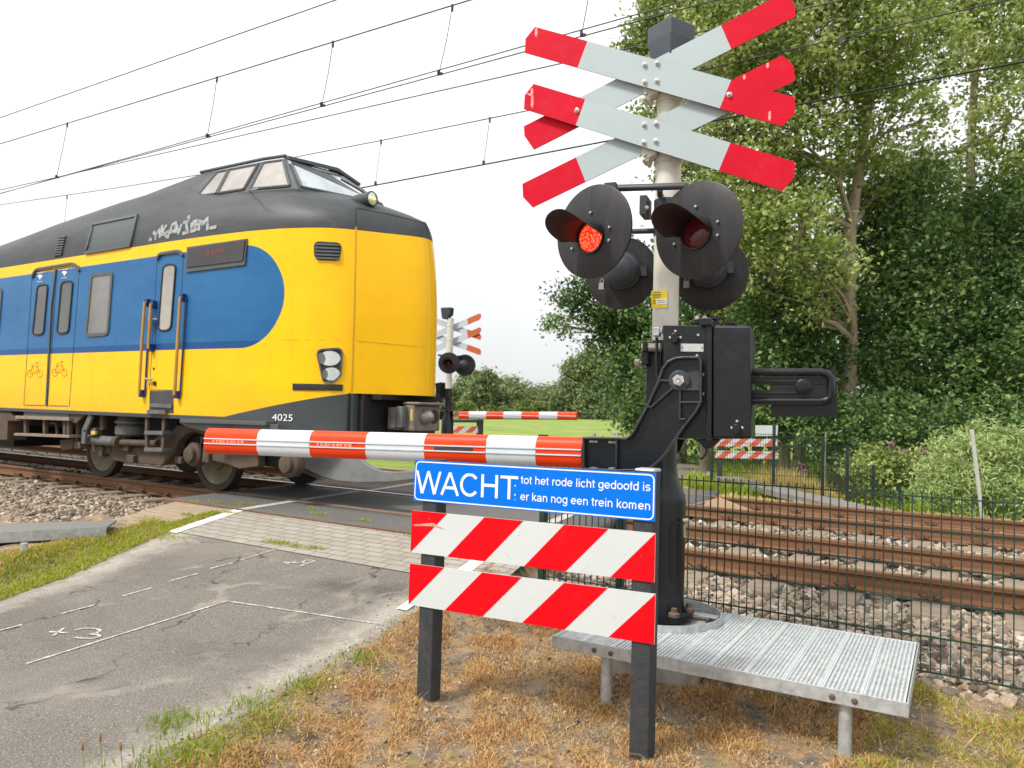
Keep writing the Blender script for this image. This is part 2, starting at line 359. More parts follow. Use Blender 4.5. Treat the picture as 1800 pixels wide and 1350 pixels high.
# ------------------------------------------------------------------ the setting: ground, road, crossing, ballast
E1 = (math.cos(math.radians(11.4)), math.sin(math.radians(11.4)))   # across the road; the road runs along E2
def road_x(s, Y): return (s - E1[1] * Y) / E1[0]
def road_s(X, Y): return E1[0] * X + E1[1] * Y
def smooth(x): x = np.clip(x, 0, 1); return x * x * (3 - 2 * x)
def z_road(Y): return np.interp(Y, [-5, 0, 2, 3.5, 4.85, 5.75, 12.9, 16, 20, 30], [-.4, -.38, -.34, -.28, -.13, -.02, -.09, -.2, -.45, -.7])
def z_verge(X, Y):
    z = np.interp(Y, [-5, 0, 3, 4, 5, 5.8, 12.5, 13.5, 15, 18, 30, 60, 120, 200, 700], [-.42, -.4, -.375, -.36, -.31, -.29, -.36, -.3, -.3, -.55, -.7, -.65, -.3, .1, .9])
    z = z - 1.3 * smooth((X + 4.2) / 3.0) * smooth((Y - 14.3) / 2.0)
    z = z + .2 * smooth((-5.75 - road_s(X, Y)) / .7) * np.maximum(smooth((4.35 - Y) / .5), smooth((5.4 - Y) / .5) * smooth((road_s(X, Y) + 8.0) / .5)) * smooth((Y - .5) / 2)
    z = z + 0.012 * np.sin(X * 5.1 + 1.3 * np.sin(Y * 3.7)) * np.sin(Y * 6.3 + X) + 0.01 * np.sin(X * 13 + Y * 9)
    return z
def s_left(Y): return np.interp(Y, [-5, 0, 2.6, 5, 40], [-4.9, -5.0, -5.35, -6.0, -6.0])
def s_right(Y): return np.interp(Y, [-5, 4, 5.5, 40], [-2.67, -2.64, -2.55, -2.55])
def z_ground(X, Y):
    X = np.asarray(X, float); Y = np.asarray(Y, float)
    s = road_s(X, Y)
    d = np.maximum(np.maximum(s_left(Y) - s, s - s_right(Y)), 0) / 0.55
    w = smooth((d - .45) / .75)
    return (z_road(Y) - .006 + .013 * smooth(d * .55 / .06)) * (1 - w) + z_verge(X, Y) * w

def grid_mesh(name, xs, ys, zf, m, xf=None):
    X, Y = np.meshgrid(xs, ys)
    if xf is not None: X = xf(X, Y)
    Z = zf(X, Y)
    V = np.stack([X.ravel(), Y.ravel(), Z.ravel()], 1)
    nx, ny = len(xs), len(ys)
    i = np.arange(nx - 1)[None, :] + nx * np.arange(ny - 1)[:, None]
    F = np.stack([i, i + 1, i + nx + 1, i + nx], -1).reshape(-1, 4)
    o = raw_mesh(name, V, F.tolist(), m)
    o.data.polygons.foreach_set('use_smooth', [True] * len(o.data.polygons))
    return o

# ground: dry soil near the posts, grass field beyond the tracks
g = NT('ground_soil_and_field')
x, y, z = g.xyz()
soil = g.mix(g.rng(g.noise(9, 8, .7), .35, .65), (0.11, 0.088, 0.068), (0.38, 0.31, 0.24))
soil = g.mix(g.rng(g.noise(6.3, 8, .75), .46, .62), soil, (0.50, 0.32, 0.16))
soil = g.mix(g.rng(g.noise(5.2, 8, .75), .55, .64, 0, .85), soil, (0.05, 0.036, 0.026))
soil = g.mix(g.rng(g.noise(3.1, 5, .65), .56, .70, 0, .75), soil, (0.21, 0.20, 0.03))
soil = g.mix(g.rng(g.noise(45, 3, .6), .62, .72, 0, .6), soil, (0.45, 0.39, 0.3))
grs = g.mix(g.rng(g.noise(.35, 8, .7), .36, .64), (0.12, 0.20, 0.025), (0.235, 0.31, 0.045))
grs = g.mix(g.rng(g.noise(.12, 4, .6), .52, .7, 0, .6), grs, (0.30, 0.30, 0.09))
sN = g.math('MULTIPLY_ADD', x, .98, g.math('MULTIPLY', y, .198))
wb = g.rng(g.noise(2.2, 6, .7), .2, .8, -.22, .22)
dr = g.math('ADD', g.math('SUBTRACT', sN, -2.66), wb)
dl_ = g.math('ADD', g.math('SUBTRACT', g.math('MULTIPLY_ADD', y, -.17, -5.02), sN), wb)
sandm = g.math('MAXIMUM', g.rng(dr, .10, .22, 1, 0), 0)
sandm = g.math('MULTIPLY', sandm, g.rng(dl_, .22, .42, 1, 0))
sand = g.mix(g.rng(g.noise(70, 5, .75), .35, .65), (0.25, 0.225, 0.19), (0.50, 0.46, 0.40))
soil = g.mix(sandm, soil, sand)
far = g.math('ADD', y, g.rng(g.noise(1.1, 4), 0, 1, -1.4, 1.4))
base = g.mix(g.rng(far, 13.6, 15.2), soil, grs)
g.bump(g.noise(38, 8, .8), 0.9, 0.03)
M_ground = g.done(base, 0.95)
xs = np.concatenate([np.linspace(-420, -60, 25), np.linspace(-56, -20, 16), np.arange(-19, 4.2, .12), np.linspace(5, 40, 12), np.linspace(60, 300, 10)])
ys = np.concatenate([np.linspace(-30, -4, 8), np.arange(-3, 6.2, .12), np.arange(6.5, 22, .3), np.linspace(23, 60, 20), np.linspace(75, 700, 22)])
ground = grid_mesh('ground', xs, ys, lambda X, Y: z_ground(X, Y), M_ground)
tag(ground, 'sandy soil with dry verge near the posts and green field beyond', 'ground', kind='structure')

# asphalt
def asphalt(name, dark, light, cracks):
    a = NT(name)
    sp = a.rng(a.noise(90, 4, .8), .36, .64)
    c = a.mix(sp, dark, light)
    c = a.mix(a.rng(a.noise(120, 2, .5), .60, .68, 0, .8), c, tuple(min(1, k * 1.9) for k in light)); c = a.mix(a.rng(a.noise(95, 2, .5), .62, .70, 0, .7), c, tuple(k * .4 for k in dark))
    c = a.mix(a.rng(a.noise(1.1, 6, .7, dist=.6), .48, .7, 0, .3), c, tuple(k * .62 for k in dark))
    c = a.mix(a.rng(a.noise(.7, 5, .6), .5, .75, 0, .4), c, tuple(k * 1.15 for k in light))
    if cracks:
        mp = a.mapping((1, .55, 0), (0, 0, .5))
        q = a.n.new('ShaderNodeVectorMath'); q.operation = 'MULTIPLY_ADD'
        nz = a.n.new('ShaderNodeTexNoise'); nz.inputs['Scale'].default_value = 3.5; nz.inputs['Detail'].default_value = 6; a.l.new(a.obj, nz.inputs['Vector'])
        a.l.new(nz.outputs['Color'], q.inputs[0]); q.inputs[1].default_value = (.4, .4, 0); a.l.new(mp, q.inputs[2])
        v = a.vor(1.05, 'DISTANCE_TO_EDGE', q.outputs[0])
        cr = a.rng(v.outputs['Distance'], .0, .009, 1, 0)
        msk = a.rng(a.noise(1.3, 3), .42, .5)
        c = a.mix(a.math('MULTIPLY', cr, msk), c, (0.03, 0.028, 0.026))
        wid = a.rng(v.outputs['Distance'], .0, .04, .6, 0)
        c = a.mix(a.math('MULTIPLY', wid, a.rng(a.noise(1.7, 3), .5, .6)), c, (0.36, 0.33, 0.28))
    if cracks:
        ax, ay, az = a.xyz(); sN_ = a.math('MULTIPLY_ADD', ax, .98, a.math('MULTIPLY', ay, .198)); wv = a.rng(a.noise(2.6, 7, .75), .25, .75, -.20, .20)
        m1 = a.rng(a.math('ADD', a.math('SUBTRACT', sN_, -2.66), wv), -.22, .02, 0, 1)
        m2 = a.rng(a.math('ADD', a.math('SUBTRACT', a.math('MULTIPLY_ADD', ay, -.17, -5.02), sN_), wv), -.30, .02, 0, 1)
        c = a.mix(a.math('MULTIPLY', a.math('MAXIMUM', m1, m2), .9), c, a.mix(a.rng(a.noise(70, 5, .75), .35, .65), (0.25, 0.225, 0.19), (0.50, 0.46, 0.40)))
    a.bump(a.noise(110, 4, .75), .8, .008)
    return a.done(c, .9)
M_asphalt = asphalt('worn_asphalt', (0.085, 0.076, 0.067), (0.235, 0.214, 0.186), True)
M_panel = asphalt('dark_crossing_asphalt', (0.075, 0.072, 0.07), (0.14, 0.135, 0.13), False)
fr = np.linspace(0, 1, 48)
def wob(Y, k): return .035 * np.sin(Y * 7.3 + k) + .03 * np.sin(Y * 17.1 + 2 * k) + .015 * np.sin(Y * 41 + k)
def road_strip(name, y0, y1, dy, m, zoff, sl, sr, ragged=True):
    ys_ = np.arange(y0, y1 + dy / 2, dy)
    def xf(T, Y):
        L = sl(Y) - (.18 if ragged else 0); R = sr(Y) + (.18 if ragged else 0)
        return road_x(L + (R - L) * T, Y)
    return grid_mesh(name, fr, ys_, lambda X, Y: z_road(Y) + zoff, m, xf)
o = road_strip('road', -4, 4.88, .08, M_asphalt, 0, s_left, s_right)
tag(o, 'worn cracked grey asphalt road leading up to the crossing', 'road', kind='structure')
# concrete block paving between asphalt and rails
pv = NT('concrete_block_paving')
bt = pv.n.new('ShaderNodeTexBrick'); bt.inputs['Scale'].default_value = 1.0
bt.inputs['Brick Width'].default_value = .22; bt.inputs['Row Height'].default_value = .11; bt.inputs['Mortar Size'].default_value = .006
bt.inputs['Color1'].default_value = (.27, .245, .21, 1); bt.inputs['Color2'].default_value = (.33, .305, .265, 1); bt.inputs['Mortar'].default_value = (.10, .085, .055, 1); bt.inputs['Bias'].default_value = 0
pv.l.new(pv.mapping((1, 1, 1), (0, 0, 0)), bt.inputs['Vector'])
c = pv.mix(pv.rng(pv.noise(1.5, 6, .7), .4, .7, 0, .5), bt.outputs['Color'], (.2, .18, .15))
c = pv.mix(pv.rng(pv.noise(90, 4, .7), .5, .7, 0, .35), c, (.45, .42, .36))
px_, py_, pz_ = pv.xyz()
c = pv.mix(pv.math('MULTIPLY', pv.rng(pv.math('MULTIPLY_ADD', px_, .98, pv.math('MULTIPLY', py_, .198)), -6.12, -6.18, 0, 1), .38), c, (.36, .22, .11))
pv.bump(pv.math('SUBTRACT', 1, bt.outputs['Fac']), .6, .008)
M_paver = pv.done(c, .9)
o = road_strip('paving', 4.84, 5.765, .046, M_paver, .006, lambda Y: -7.15 + .0 * Y, lambda Y: -2.15 + .0 * Y, False)
o.location = (0, 0, 0)
tag(o, 'grey concrete block paving between asphalt and rails', 'paving', kind='structure')
# crossing panels, flush with the rails
SL, SR, SRB = -7.4, -1.4, -2.05
def panel(y0, y1, z, lab, m=None, sl=SL, sr=SR):
    ys_ = np.linspace(y0, y1, 6)
    o = grid_mesh('crossing_surface', fr[::4] if False else np.linspace(0, 1, 12), ys_, lambda X, Y: 0 * X + z, m or M_panel, lambda T, Y: road_x(sl + (sr - sl) * T, Y))
    sd = o.modifiers.new('thickness', 'SOLIDIFY'); sd.thickness = .1; sd.offset = -1
    return tag(o, lab, 'crossing surface', kind='structure')
NR = [6.80, 8.30]; FR_ = [10.80, 12.30]; FZ = -0.075
panel(5.80, 6.745, -.008, 'dark asphalt strip in front of the nearest rail', sr=SRB)
panel(6.90, 8.245, -.010, 'dark asphalt between the rails of the near track', sr=SRB)
panel(8.36, 10.745, -.03, 'dark asphalt strip between the two tracks', sr=SRB)
panel(10.90, 12.245, FZ - .010, 'dark asphalt between the rails of the far track')
panel(12.36, 13.3, FZ - .012, 'dark asphalt strip behind the farthest rail')
edge = MB()
for k in range(14):
    s0 = SL + (SR - SL) * k / 14; s1 = SL + (SR - SL) * (k + .992) / 14
    a_ = Vector((road_x(s0, 5.785), 5.785, -.045)); b_ = Vector((road_x(s1, 5.785), 5.785, -.045))
    edge.box((a_ + b_) / 2, ((b_ - a_).length / 2, .013, .045))
o = build('crossing_edge_beam', edge, M_rust); tag(o, 'rusty steel edge strip along the crossing asphalt', 'edge beam', kind='structure')
# far side road and walking path
def strip_from(name, pts, w0, w1, z, m, lab, cat):
    V = []; F = []
    n_ = len(pts)
    for i, p in enumerate(pts):
        d = (Vector(pts[min(i + 1, n_ - 1)]) - Vector(pts[max(i - 1, 0)])).normalized(); q = Vector((-d.y, d.x, 0))
        w = w0 + (w1 - w0) * i / (n_ - 1)
        for k in range(7):
            t = -1 + k / 3
            c_ = Vector((p[0], p[1], 0)) + q * (w / 2 * t)
            V.append((c_.x, c_.y, max(float(z_ground(c_.x, c_.y)), float(z_road(c_.y)) - .035) + z))
    for i in range(n_ - 1):
        for k in range(6): F.append((i * 7 + k, i * 7 + k + 1, (i + 1) * 7 + k + 1, (i + 1) * 7 + k))
    return tag(raw_mesh(name, V, F, m), lab, cat, kind='structure')
cpts = []
for Y in np.arange(13.2, 21, .5): cpts.append((road_x(-4.28, Y), float(Y)))
lx, ly = cpts[-1]
for k in range(1, 60):
    ang = math.radians(101.4 + min(k, 30) * 2.3); lx += .9 * math.cos(ang); ly += .9 * math.sin(ang); cpts.append((lx, ly))
strip_from('road', cpts, 3.4, 3.6, .03, M_asphalt, 'narrow grey road curving left through the field beyond the tracks', 'road')

# ballast bed
bb = NT('ballast_bed')
v = bb.vor(26); c = bb.mix(bb.rng(bb.noise(20, 4, .7), .35, .65), (.09, .07, .05), (.3, .25, .2))
M_bed = bb.done(c, .95); 
def z_bed(Y): return np.interp(Y, [4.0, 4.9, 5.3, 6.2, 6.6, 8.6, 9.5, 10.8, 12.8, 13.5], [-.42, -.34, -.285, -.228, -.228, -.228, -.255, -.31, -.31, -.39])
def bed(x0, x1, left, lab):
    ys_ = np.arange(4.3 if not left else 4.0, 13.5, .15)
    def xf(T, Y):
        if left: return x0 + (road_x(SL, Y) - .0 - x0) * T
        return road_x(SRB, Y) + .0 + (x1 - road_x(SRB, Y)) * T
    o = grid_mesh('ballast_bed', np.linspace(0, 1, 60), ys_, lambda X, Y: z_bed(Y), M_bed, xf)
    return tag(o, lab, 'ballast', kind='structure')
bed(0, 25, False, 'stony track bed to the right of the crossing')
bed(-90, 0, True, 'stony track bed to the left of the crossing')
# loose stones
ICO = None
def stones(name, P, R, lab):
    bm = bmesh.new(); bmesh.ops.create_icosphere(bm, subdivisions=1, radius=1)
    v0 = np.array([v.co for v in bm.verts]); f0 = np.array([[v.index for v in f.verts] for f in bm.faces]); bm.free()
    n_ = len(P)
    V = np.repeat(v0[None], n_, 0)
    V = V * (1 + RNG.uniform(-.33, .28, (n_, 12, 1)))
    V = V * RNG.uniform(.55, 1.35, (n_, 1, 3))
    a = RNG.uniform(0, 2 * np.pi, n_); b = RNG.normal(0, .5, n_); ca, sa, cb, sb = np.cos(a), np.sin(a), np.cos(b), np.sin(b)
    x_, y_, z_ = V[..., 0].copy(), V[..., 1].copy(), V[..., 2] * .75
    y2 = y_ * cb[:, None] - z_ * sb[:, None]; z2 = y_ * sb[:, None] + z_ * cb[:, None]
    V[..., 0] = x_ * ca[:, None] - y2 * sa[:, None]; V[..., 1] = x_ * sa[:, None] + y2 * ca[:, None]; V[..., 2] = z2
    V = V * R[:, None, None] + P[:, None, :]
    F = (f0[None] + 12 * np.arange(n_)[:, None, None]).reshape(-1, 3)
    o = raw_mesh(name, V.reshape(-1, 3), F.tolist(), M_stone, np.repeat(RNG.uniform(0, 1, n_), 12))
    return tag(o, lab, 'ballast stones', kind='stuff')
M_stone = tint_mat('ballast_stone', [(0, (.07, .058, .045)), (.25, (.16, .13, .10)), (.5, (.29, .235, .175)), (.72, (.40, .345, .28)), (.88, (.28, .18, .105)), (1, (.56, .52, .45))], .85, 0, 60)
def scatter(n_, x0, x1, y0, y1, rmin, rmax, left):
    Y = RNG.uniform(y0, y1, n_)
    if left: X = x0 + (road_x(SL, Y) - .03 - x0) * np.sqrt(RNG.uniform(0, 1, n_)) if x0 < -20 else RNG.uniform(x0, 1, n_) * 0 + x0 + (road_x(SL, Y) - .03 - x0) * RNG.uniform(0, 1, n_)
    else: X = road_x(SRB, Y) + .03 + (x1 - road_x(SRB, Y) - .03) * RNG.uniform(0, 1, n_)
    R = RNG.uniform(rmin, rmax, n_) * RNG.choice([.7, 1, 1, 1.25], n_)
    Z = z_bed(Y) + RNG.uniform(-.012, .024, n_)
    return np.stack([X, Y, Z], 1), R
def off_rails(P, R):
    k = np.ones(len(P), bool)
    for r in NR + FR_: k &= np.abs(P[:, 1] - r) > .10
    return P[k], R[k]
S1 = [scatter(15500, 0, 2.4, 4.95, 6.72, .018, .042, False), scatter(3800, 0, 2.4, 6.88, 8.24, .024, .048, False), scatter(4400, 0, 2.4, 8.4, 10.7, .022, .046, False), scatter(3800, 0, 2.4, 10.85, 13.3, .026, .055, False)]
P, R = off_rails(np.concatenate([q[0] for q in S1]), np.concatenate([q[1] for q in S1]))
stones('ballast_stones', P, R, 'loose tan and grey stones around the rails right of the crossing')
S2 = [scatter(11500, -15.5, 0, 4.1, 6.72, .02, .046, True), scatter(6000, -22, 0, 6.88, 10.7, .022, .042, True), scatter(1500, -26, 0, 10.85, 13.3, .024, .042, True)]
P, R = off_rails(np.concatenate([q[0] for q in S2]), np.concatenate([q[1] for q in S2]))
stones('ballast_stones', P, R, 'loose grey stones beside the rails left of the crossing under the train')

# rails
def rail(Y, z, lab, top):
    prof = [(-.07, -.16), (.07, -.16), (.07, -.148), (.014, -.128), (.010, -.052), (.034, -.040), (.036, -.010), (.028, 0), (-.028, 0), (-.036, -.010), (-.034, -.040), (-.010, -.052), (-.014, -.128), (-.07, -.148)]
    mb = MB(); n_ = len(prof); xs_ = [-260, -60, -20, -10, -5, 0, 5, 20, 80]
    vs = [(x_, Y + a, z + b) for x_ in xs_ for a, b in prof]
    fs = []; 
    for i in range(len(xs_) - 1):
        for j in range(n_): fs.append((i * n_ + j, i * n_ + (j + 1) % n_, (i + 1) * n_ + (j + 1) % n_, (i + 1) * n_ + j))
    mb.add(vs, fs)
    mb.m = [1 if (k % n_) == 7 else 0 for k in range(len(fs))]
    o = build('rail', mb, [M_rust, top])
    return tag(o, lab, 'rail', 'rails of the two tracks')
rail(NR[0], 0, 'brown rusty rail nearest to the green mesh fence, front rail of the near track', M_dullrailtop)
rail(NR[1], 0, 'shiny topped rail, back rail of the near track under the train', M_railtop)
rail(FR_[0], FZ, 'third rail from the fence, front rail of the empty far track', M_dullrailtop)
rail(FR_[1], FZ, 'farthest brown rail, back rail of the empty far track', M_dullrailtop)
# sleepers with their spring clips
def sleeper(Yc, z, first):
    s = thing('sleeper', first, 'sleeper', (0, Yc, z - .36))
    mb = MB(); mb.box((0, Yc, z - .265), (.13, 1.28, .095)); 
    build('sleeper_block', mb, M_sleeper, s, bevel=.02)
    for sy in (-.75, .75):
        for d in (-1, 1):
            c_ = MB(); y_ = Yc + sy
            c_.tube([(-.085, y_ + d * .16, z - .10), (-.06, y_ + d * .11, z - .135), (-.02, y_ + d * .075, z - .125), (.02, y_ + d * .075, z - .125), (.06, y_ + d * .11, z - .135), (.085, y_ + d * .16, z - .10)], .0085, 6)
            c_.box((0, y_ + d * .105, z - .125), (.016, .03, .022))
            build('rail_clip', c_, M_clip, s, smooth=40)
    return s
for Yc, z, nm, xr in ((7.55, 0, 'near', None), (11.55, FZ, 'far', None)):
    proto = None
    for k in range(-24, 3):
        X = k * .6 + (.17 if nm == 'near' else .42)
        right = X > road_x(SR, Yc) + .15; left = X < road_x(SL, Yc) - .15
        if not (right or left): continue
        if nm == 'far' and left and X > -11: continue
        lab = f'concrete sleeper with rusty clips in the stones under the {nm} track, ' + ('right' if right else 'left') + ' of the crossing'
        if proto is None: proto = sleeper(Yc, z, lab); proto.location.x = X; s_ = proto
        else: s_ = copy_tree(proto, (X, Yc, proto.location.z))
        s_['label'] = lab; s_['group'] = f'sleepers of the {nm} track, ' + ('right' if right else 'left')
# tapered end ramp of the far crossing panel
X, Y0, Y1, z = road_x(SR, 11.55), 10.95, 12.2, FZ
mb = MB(); vs = []
for Yq in (Y0, Y1): vs += [(X + .0, Yq, z - .004), (X + .55, Yq, z - .17), (X + .55, Yq, z - .24), (X, Yq, z - .24)]
mb.add(vs, [(0, 1, 2, 3), (7, 6, 5, 4), (0, 4, 5, 1), (1, 5, 6, 2), (3, 2, 6, 7), (0, 3, 7, 4)])
tag(build('ramp_plate', mb, M_wood), 'tan sloped ramp plate at the panel end inside the far track', 'ramp plate')
# cable trough lids and path beyond the far rail
M_trough = mat('weathered_trough_concrete', (.19, .18, .165), .9, 0, .25, 6, .4, 80, stain=(.12, .10, .07), stain_amt=.6, stain_scale=5)
tp = [AZ(1262, 838, -.12), AZ(1360, 862, -.16), AZ(1480, 889, -.22), AZ(1640, 918, -.3)]
mb = MB()
for a_, b_ in zip(tp, tp[1:]):
    d = (b_ - a_); L = d.length; d.normalize(); q = Vector((-d.y, d.x, 0))
    n_ = max(1, int(L / 1.0))
    for k in range(n_):
        c_ = a_ + d * (L * (k + .5) / n_) - ZUP * .05 + q * .2
        mb.box(c_, (L / n_ / 2 - .006, .27, .06), (d, q, ZUP))
o = build('cable_trough', mb, M_trough, bevel=.01); tag(o, 'row of pale grey concrete trough lids behind the farthest rail', 'cable trough', kind='structure')

# ------------------------------------------------------------------ markings on the road
M_chalk = NT('worn_white_paint'); 
q = M_chalk; c = q.mix(q.rng(q.noise(26, 7, .85), .40, .53), (.68, .67, .63), (.30, .28, .25)); M_chalk = q.done(c, .85)
M_whiteline = NT('white_road_paint'); q = M_whiteline; c = q.mix(q.rng(q.noise(16, 6, .7), .52, .66), (.78, .77, .74), (.42, .39, .34)); M_whiteline = q.done(c, .85)
def on_road(px, py):
    z = -.3
    for _ in range(6):
        p = AZ(px, py, z); z = float(z_road(p.y)) + .0045
    return p
def paint(name, pxs, w, m, lab, cat='road marking', lift=0.0, n=10):
    mb = MB(); pts = []
    for (x0, y0), (x1, y1) in zip(pxs, pxs[1:]):
        for k in range(n + 1): pts.append(on_road(x0 + (x1 - x0) * k / n, y0 + (y1 - y0) * k / n))
    vs = []; 
    for i, p in enumerate(pts):
        d = (pts[min(i + 1, len(pts) - 1)] - pts[max(i - 1, 0)]); d.z = 0
        d = d.normalized() if d.length > 1e-6 else Vector((1, 0, 0))
        qv = Vector((-d.y, d.x, 0)) * (w / 2 * (1 + .25 * math.sin(i * 2.3)))
        for s_ in (1, -1):
            r_ = p + qv * s_; r_.z = float(z_road(r_.y)) + .0045 + lift; vs.append(r_)
    mb.add(vs, [(2 * i, 2 * i + 1, 2 * i + 3, 2 * i + 2) for i in range(len(pts) - 1)])
    o = build(name, mb, m); return tag(o, lab, cat, kind='structure')
zz = lambda L: zp(0, 880, 2.368, L)
for a_, b_ in (((-40, 550), (95, 515)), ((255, 470), (395, 433)), ((510, 397), (632, 362)), ((705, 335), (825, 302)), ((875, 282), (970, 257)), ((1000, 247), (1155, 197))):
    paint('dashed_line', zz([a_, b_]), .021, M_chalk, 'thin white dash sprayed on the asphalt')
paint('survey_line', zz([(110, 678), (945, 417)]), .021, M_chalk, 'long thin white line sprayed along the asphalt')
paint('survey_line', zz([(945, 417), (1620, 518)]), .015, M_chalk, 'thin white line sprayed across the asphalt to the sign')
X3 = [[(205, 545), (280, 550)], [(222, 562), (265, 530)], [(308, 540), (350, 530), (400, 532), (418, 540), (400, 552), (365, 555), (410, 558), (415, 566), (385, 573), (340, 572), (310, 568)]]
for st in X3: paint('survey_mark', zz(st), .022, M_chalk, 'x3 sprayed in white on the asphalt', n=5)
X4 = [[(1180, 255), (1245, 258)], [(1195, 262), (1232, 250)], [(1262, 258), (1310, 252), (1300, 247), (1275, 246), (1255, 256)], [(1310, 252), (1250, 270)]]
for st in X4: paint('survey_mark', zz(st), .022, M_chalk, 'x9 sprayed small in white on the asphalt near the paving', n=5)
# edge lines
def edge_line(s, y0, y1, w, lab, z=None, m=None):
    ys_ = np.linspace(y0, y1, 30)
    return tag(grid_mesh('edge_line', np.linspace(-w / 2, w / 2, 3), ys_, lambda X, Y: (z_road(Y) + .0105 if z is None else 0 * X + z), m or M_whiteline, lambda T, Y: road_x(s + T, Y)), lab, 'road marking', kind='structure')
edge_line(-6.0, 4.8, 5.76, .15, 'white painted blocks on the left edge of the paving')
edge_line(-2.6, 4.15, 4.5, .09, 'white worn line fragment on the right edge of the road by the sign'); edge_line(-2.55, 5.0, 5.76, .13, 'white worn blocks on the right edge of the road by the sign')
for y0, y1, z in ((5.82, 6.72, -.0035), (6.92, 8.22, -.0055), (8.4, 10.7, -.0255), (10.95, 12.2, FZ - .0055)):
    edge_line(-6.0, y0, y1, .13, 'white edge line crossing the rails on the left', z, M_chalk)
    edge_line(-2.6, y0, y1, .13, 'white edge line crossing the rails on the right', z, M_chalk)

# ------------------------------------------------------------------ grass
def blades(name, X, Y, Z, H, W, lean, tint, m, lab, cat='grass', parent=None, base=(0, 0, 0)):
    n_ = len(X); a = RNG.uniform(0, 2 * np.pi, n_); b = RNG.uniform(0, 2 * np.pi, n_)
    ux, uy = np.cos(a), np.sin(a); lx, ly = np.cos(b) * lean * H, np.sin(b) * lean * H
    up = np.sqrt(np.maximum(1 - np.minimum(lean, .97) ** 2, .05)) * H
    P0 = np.stack([X, Y, Z], 1); U = np.stack([ux, uy, 0 * ux], 1) * W[:, None] / 2
    mid = P0 + np.stack([lx * .3, ly * .3, up * .6], 1); tip = P0 + np.stack([lx, ly, up], 1)
    V = np.stack([P0 - U, P0 + U, mid - U * .75, mid + U * .75, tip], 1).reshape(-1, 3)
    i = 5 * np.arange(n_)[:, None]
    F = np.concatenate([i + [0, 1, 3], i + [0, 3, 2], i + [2, 3, 4]], 0)
    o = raw_mesh(name, V, F.tolist(), m, np.repeat(tint, 5), parent, base)
    if parent is None: tag(o, lab, cat, kind='stuff')
    return o
M_grass = tint_mat('grass_blades', [(0, (.13, .23, .012)), (.25, (.34, .40, .03)), (.42, (.52, .42, .12)), (.58, (.74, .54, .27)), (.8, (.56, .30, .105)), (1, (.28, .135, .05))], .7, .3)
def fbm(X, Y, k=1.0):
    return (np.sin(X * 2.1 * k + 1.7 * np.sin(Y * 1.3 * k)) + np.sin(Y * 2.7 * k + 1.9 * np.sin(X * 1.9 * k + 1)) + .6 * np.sin(X * 5.3 * k + Y * 4.1 * k)) / 2.6
# dry verge around the sign
n_ = 380000
X = RNG.uniform(-3.9, 1.7, n_); Y = RNG.uniform(1.0, 5.2, n_) ** 1.0
s = road_s(X, Y); dl = s - s_right(Y)
f = fbm(X, Y, 1.4); f2 = fbm(X + 7, Y - 3, 4.3)
keep = (dl > .12 + .10 * f2) & (f2 + .5 * f + RNG.normal(0, .3, n_) > -.52) & (X < 1.65)
green_edge = np.clip(1 - (dl - .05) / (.30 + .25 * f), 0, 1) * np.clip(1.15 - (Y - 1.6) * .30, .18, .9)
tint = np.where(RNG.uniform(0, 1, n_) < green_edge * .85 + .05 * (f > .3), RNG.uniform(0, .35, n_), np.clip(RNG.choice([.57, .60, .66, .78, .86, .97], n_) + RNG.normal(0, .06, n_) + .08 * f2, .38, 1))
moss = (X > -.55) & (Y > 3.5) & (RNG.uniform(0, 1, n_) < .55); tint = np.where(moss, RNG.uniform(.1, .4, n_), tint)
X, Y, tint, f2 = X[keep], Y[keep], tint[keep], f2[keep]; k = len(X)
H = RNG.uniform(.014, .042, k) * (1 + .6 * np.clip(f2, -.6, 1))
lean = np.clip(RNG.normal(.86, .16, k), .1, .985)
blades('dry_grass', X, Y, z_ground(X, Y) - .004 + .012 * np.clip(f2, 0, 1), H, RNG.uniform(.0026, .0062, k), lean, tint, M_grass, 'short dry orange and straw grass around the sign and platform')
# longer straws lying about
n_ = 1500; X = RNG.uniform(-3.6, .4, n_); Y = RNG.uniform(1.3, 5, n_); q = road_s(X, Y) - s_right(Y) > .12; X, Y = X[q], Y[q]; k = len(X)
blades('dry_straws', X, Y, z_ground(X, Y) + .004, RNG.uniform(.1, .22, k), RNG.uniform(.002, .004, k), RNG.uniform(.8, .97, k), RNG.uniform(.45, .75, k), M_grass, 'long pale straws lying over the dry verge')
# crumbs of soil and small pebbles on the verge and the road edge
n_ = 9000; X = RNG.uniform(-3.9, .6, n_); Y = RNG.uniform(1.0, 5.0, n_); q = (road_s(X, Y) - s_right(Y) > -.28 * RNG.uniform(0, 1, n_) ** 2); X, Y = X[q], Y[q]
stones('pebbles', np.stack([X, Y, z_ground(X, Y) + .004], 1), RNG.uniform(.002, .008, len(X)) * RNG.choice([.7, 1, 1, 1.7], len(X)), 'small pebbles and crumbs of soil in the dry verge')
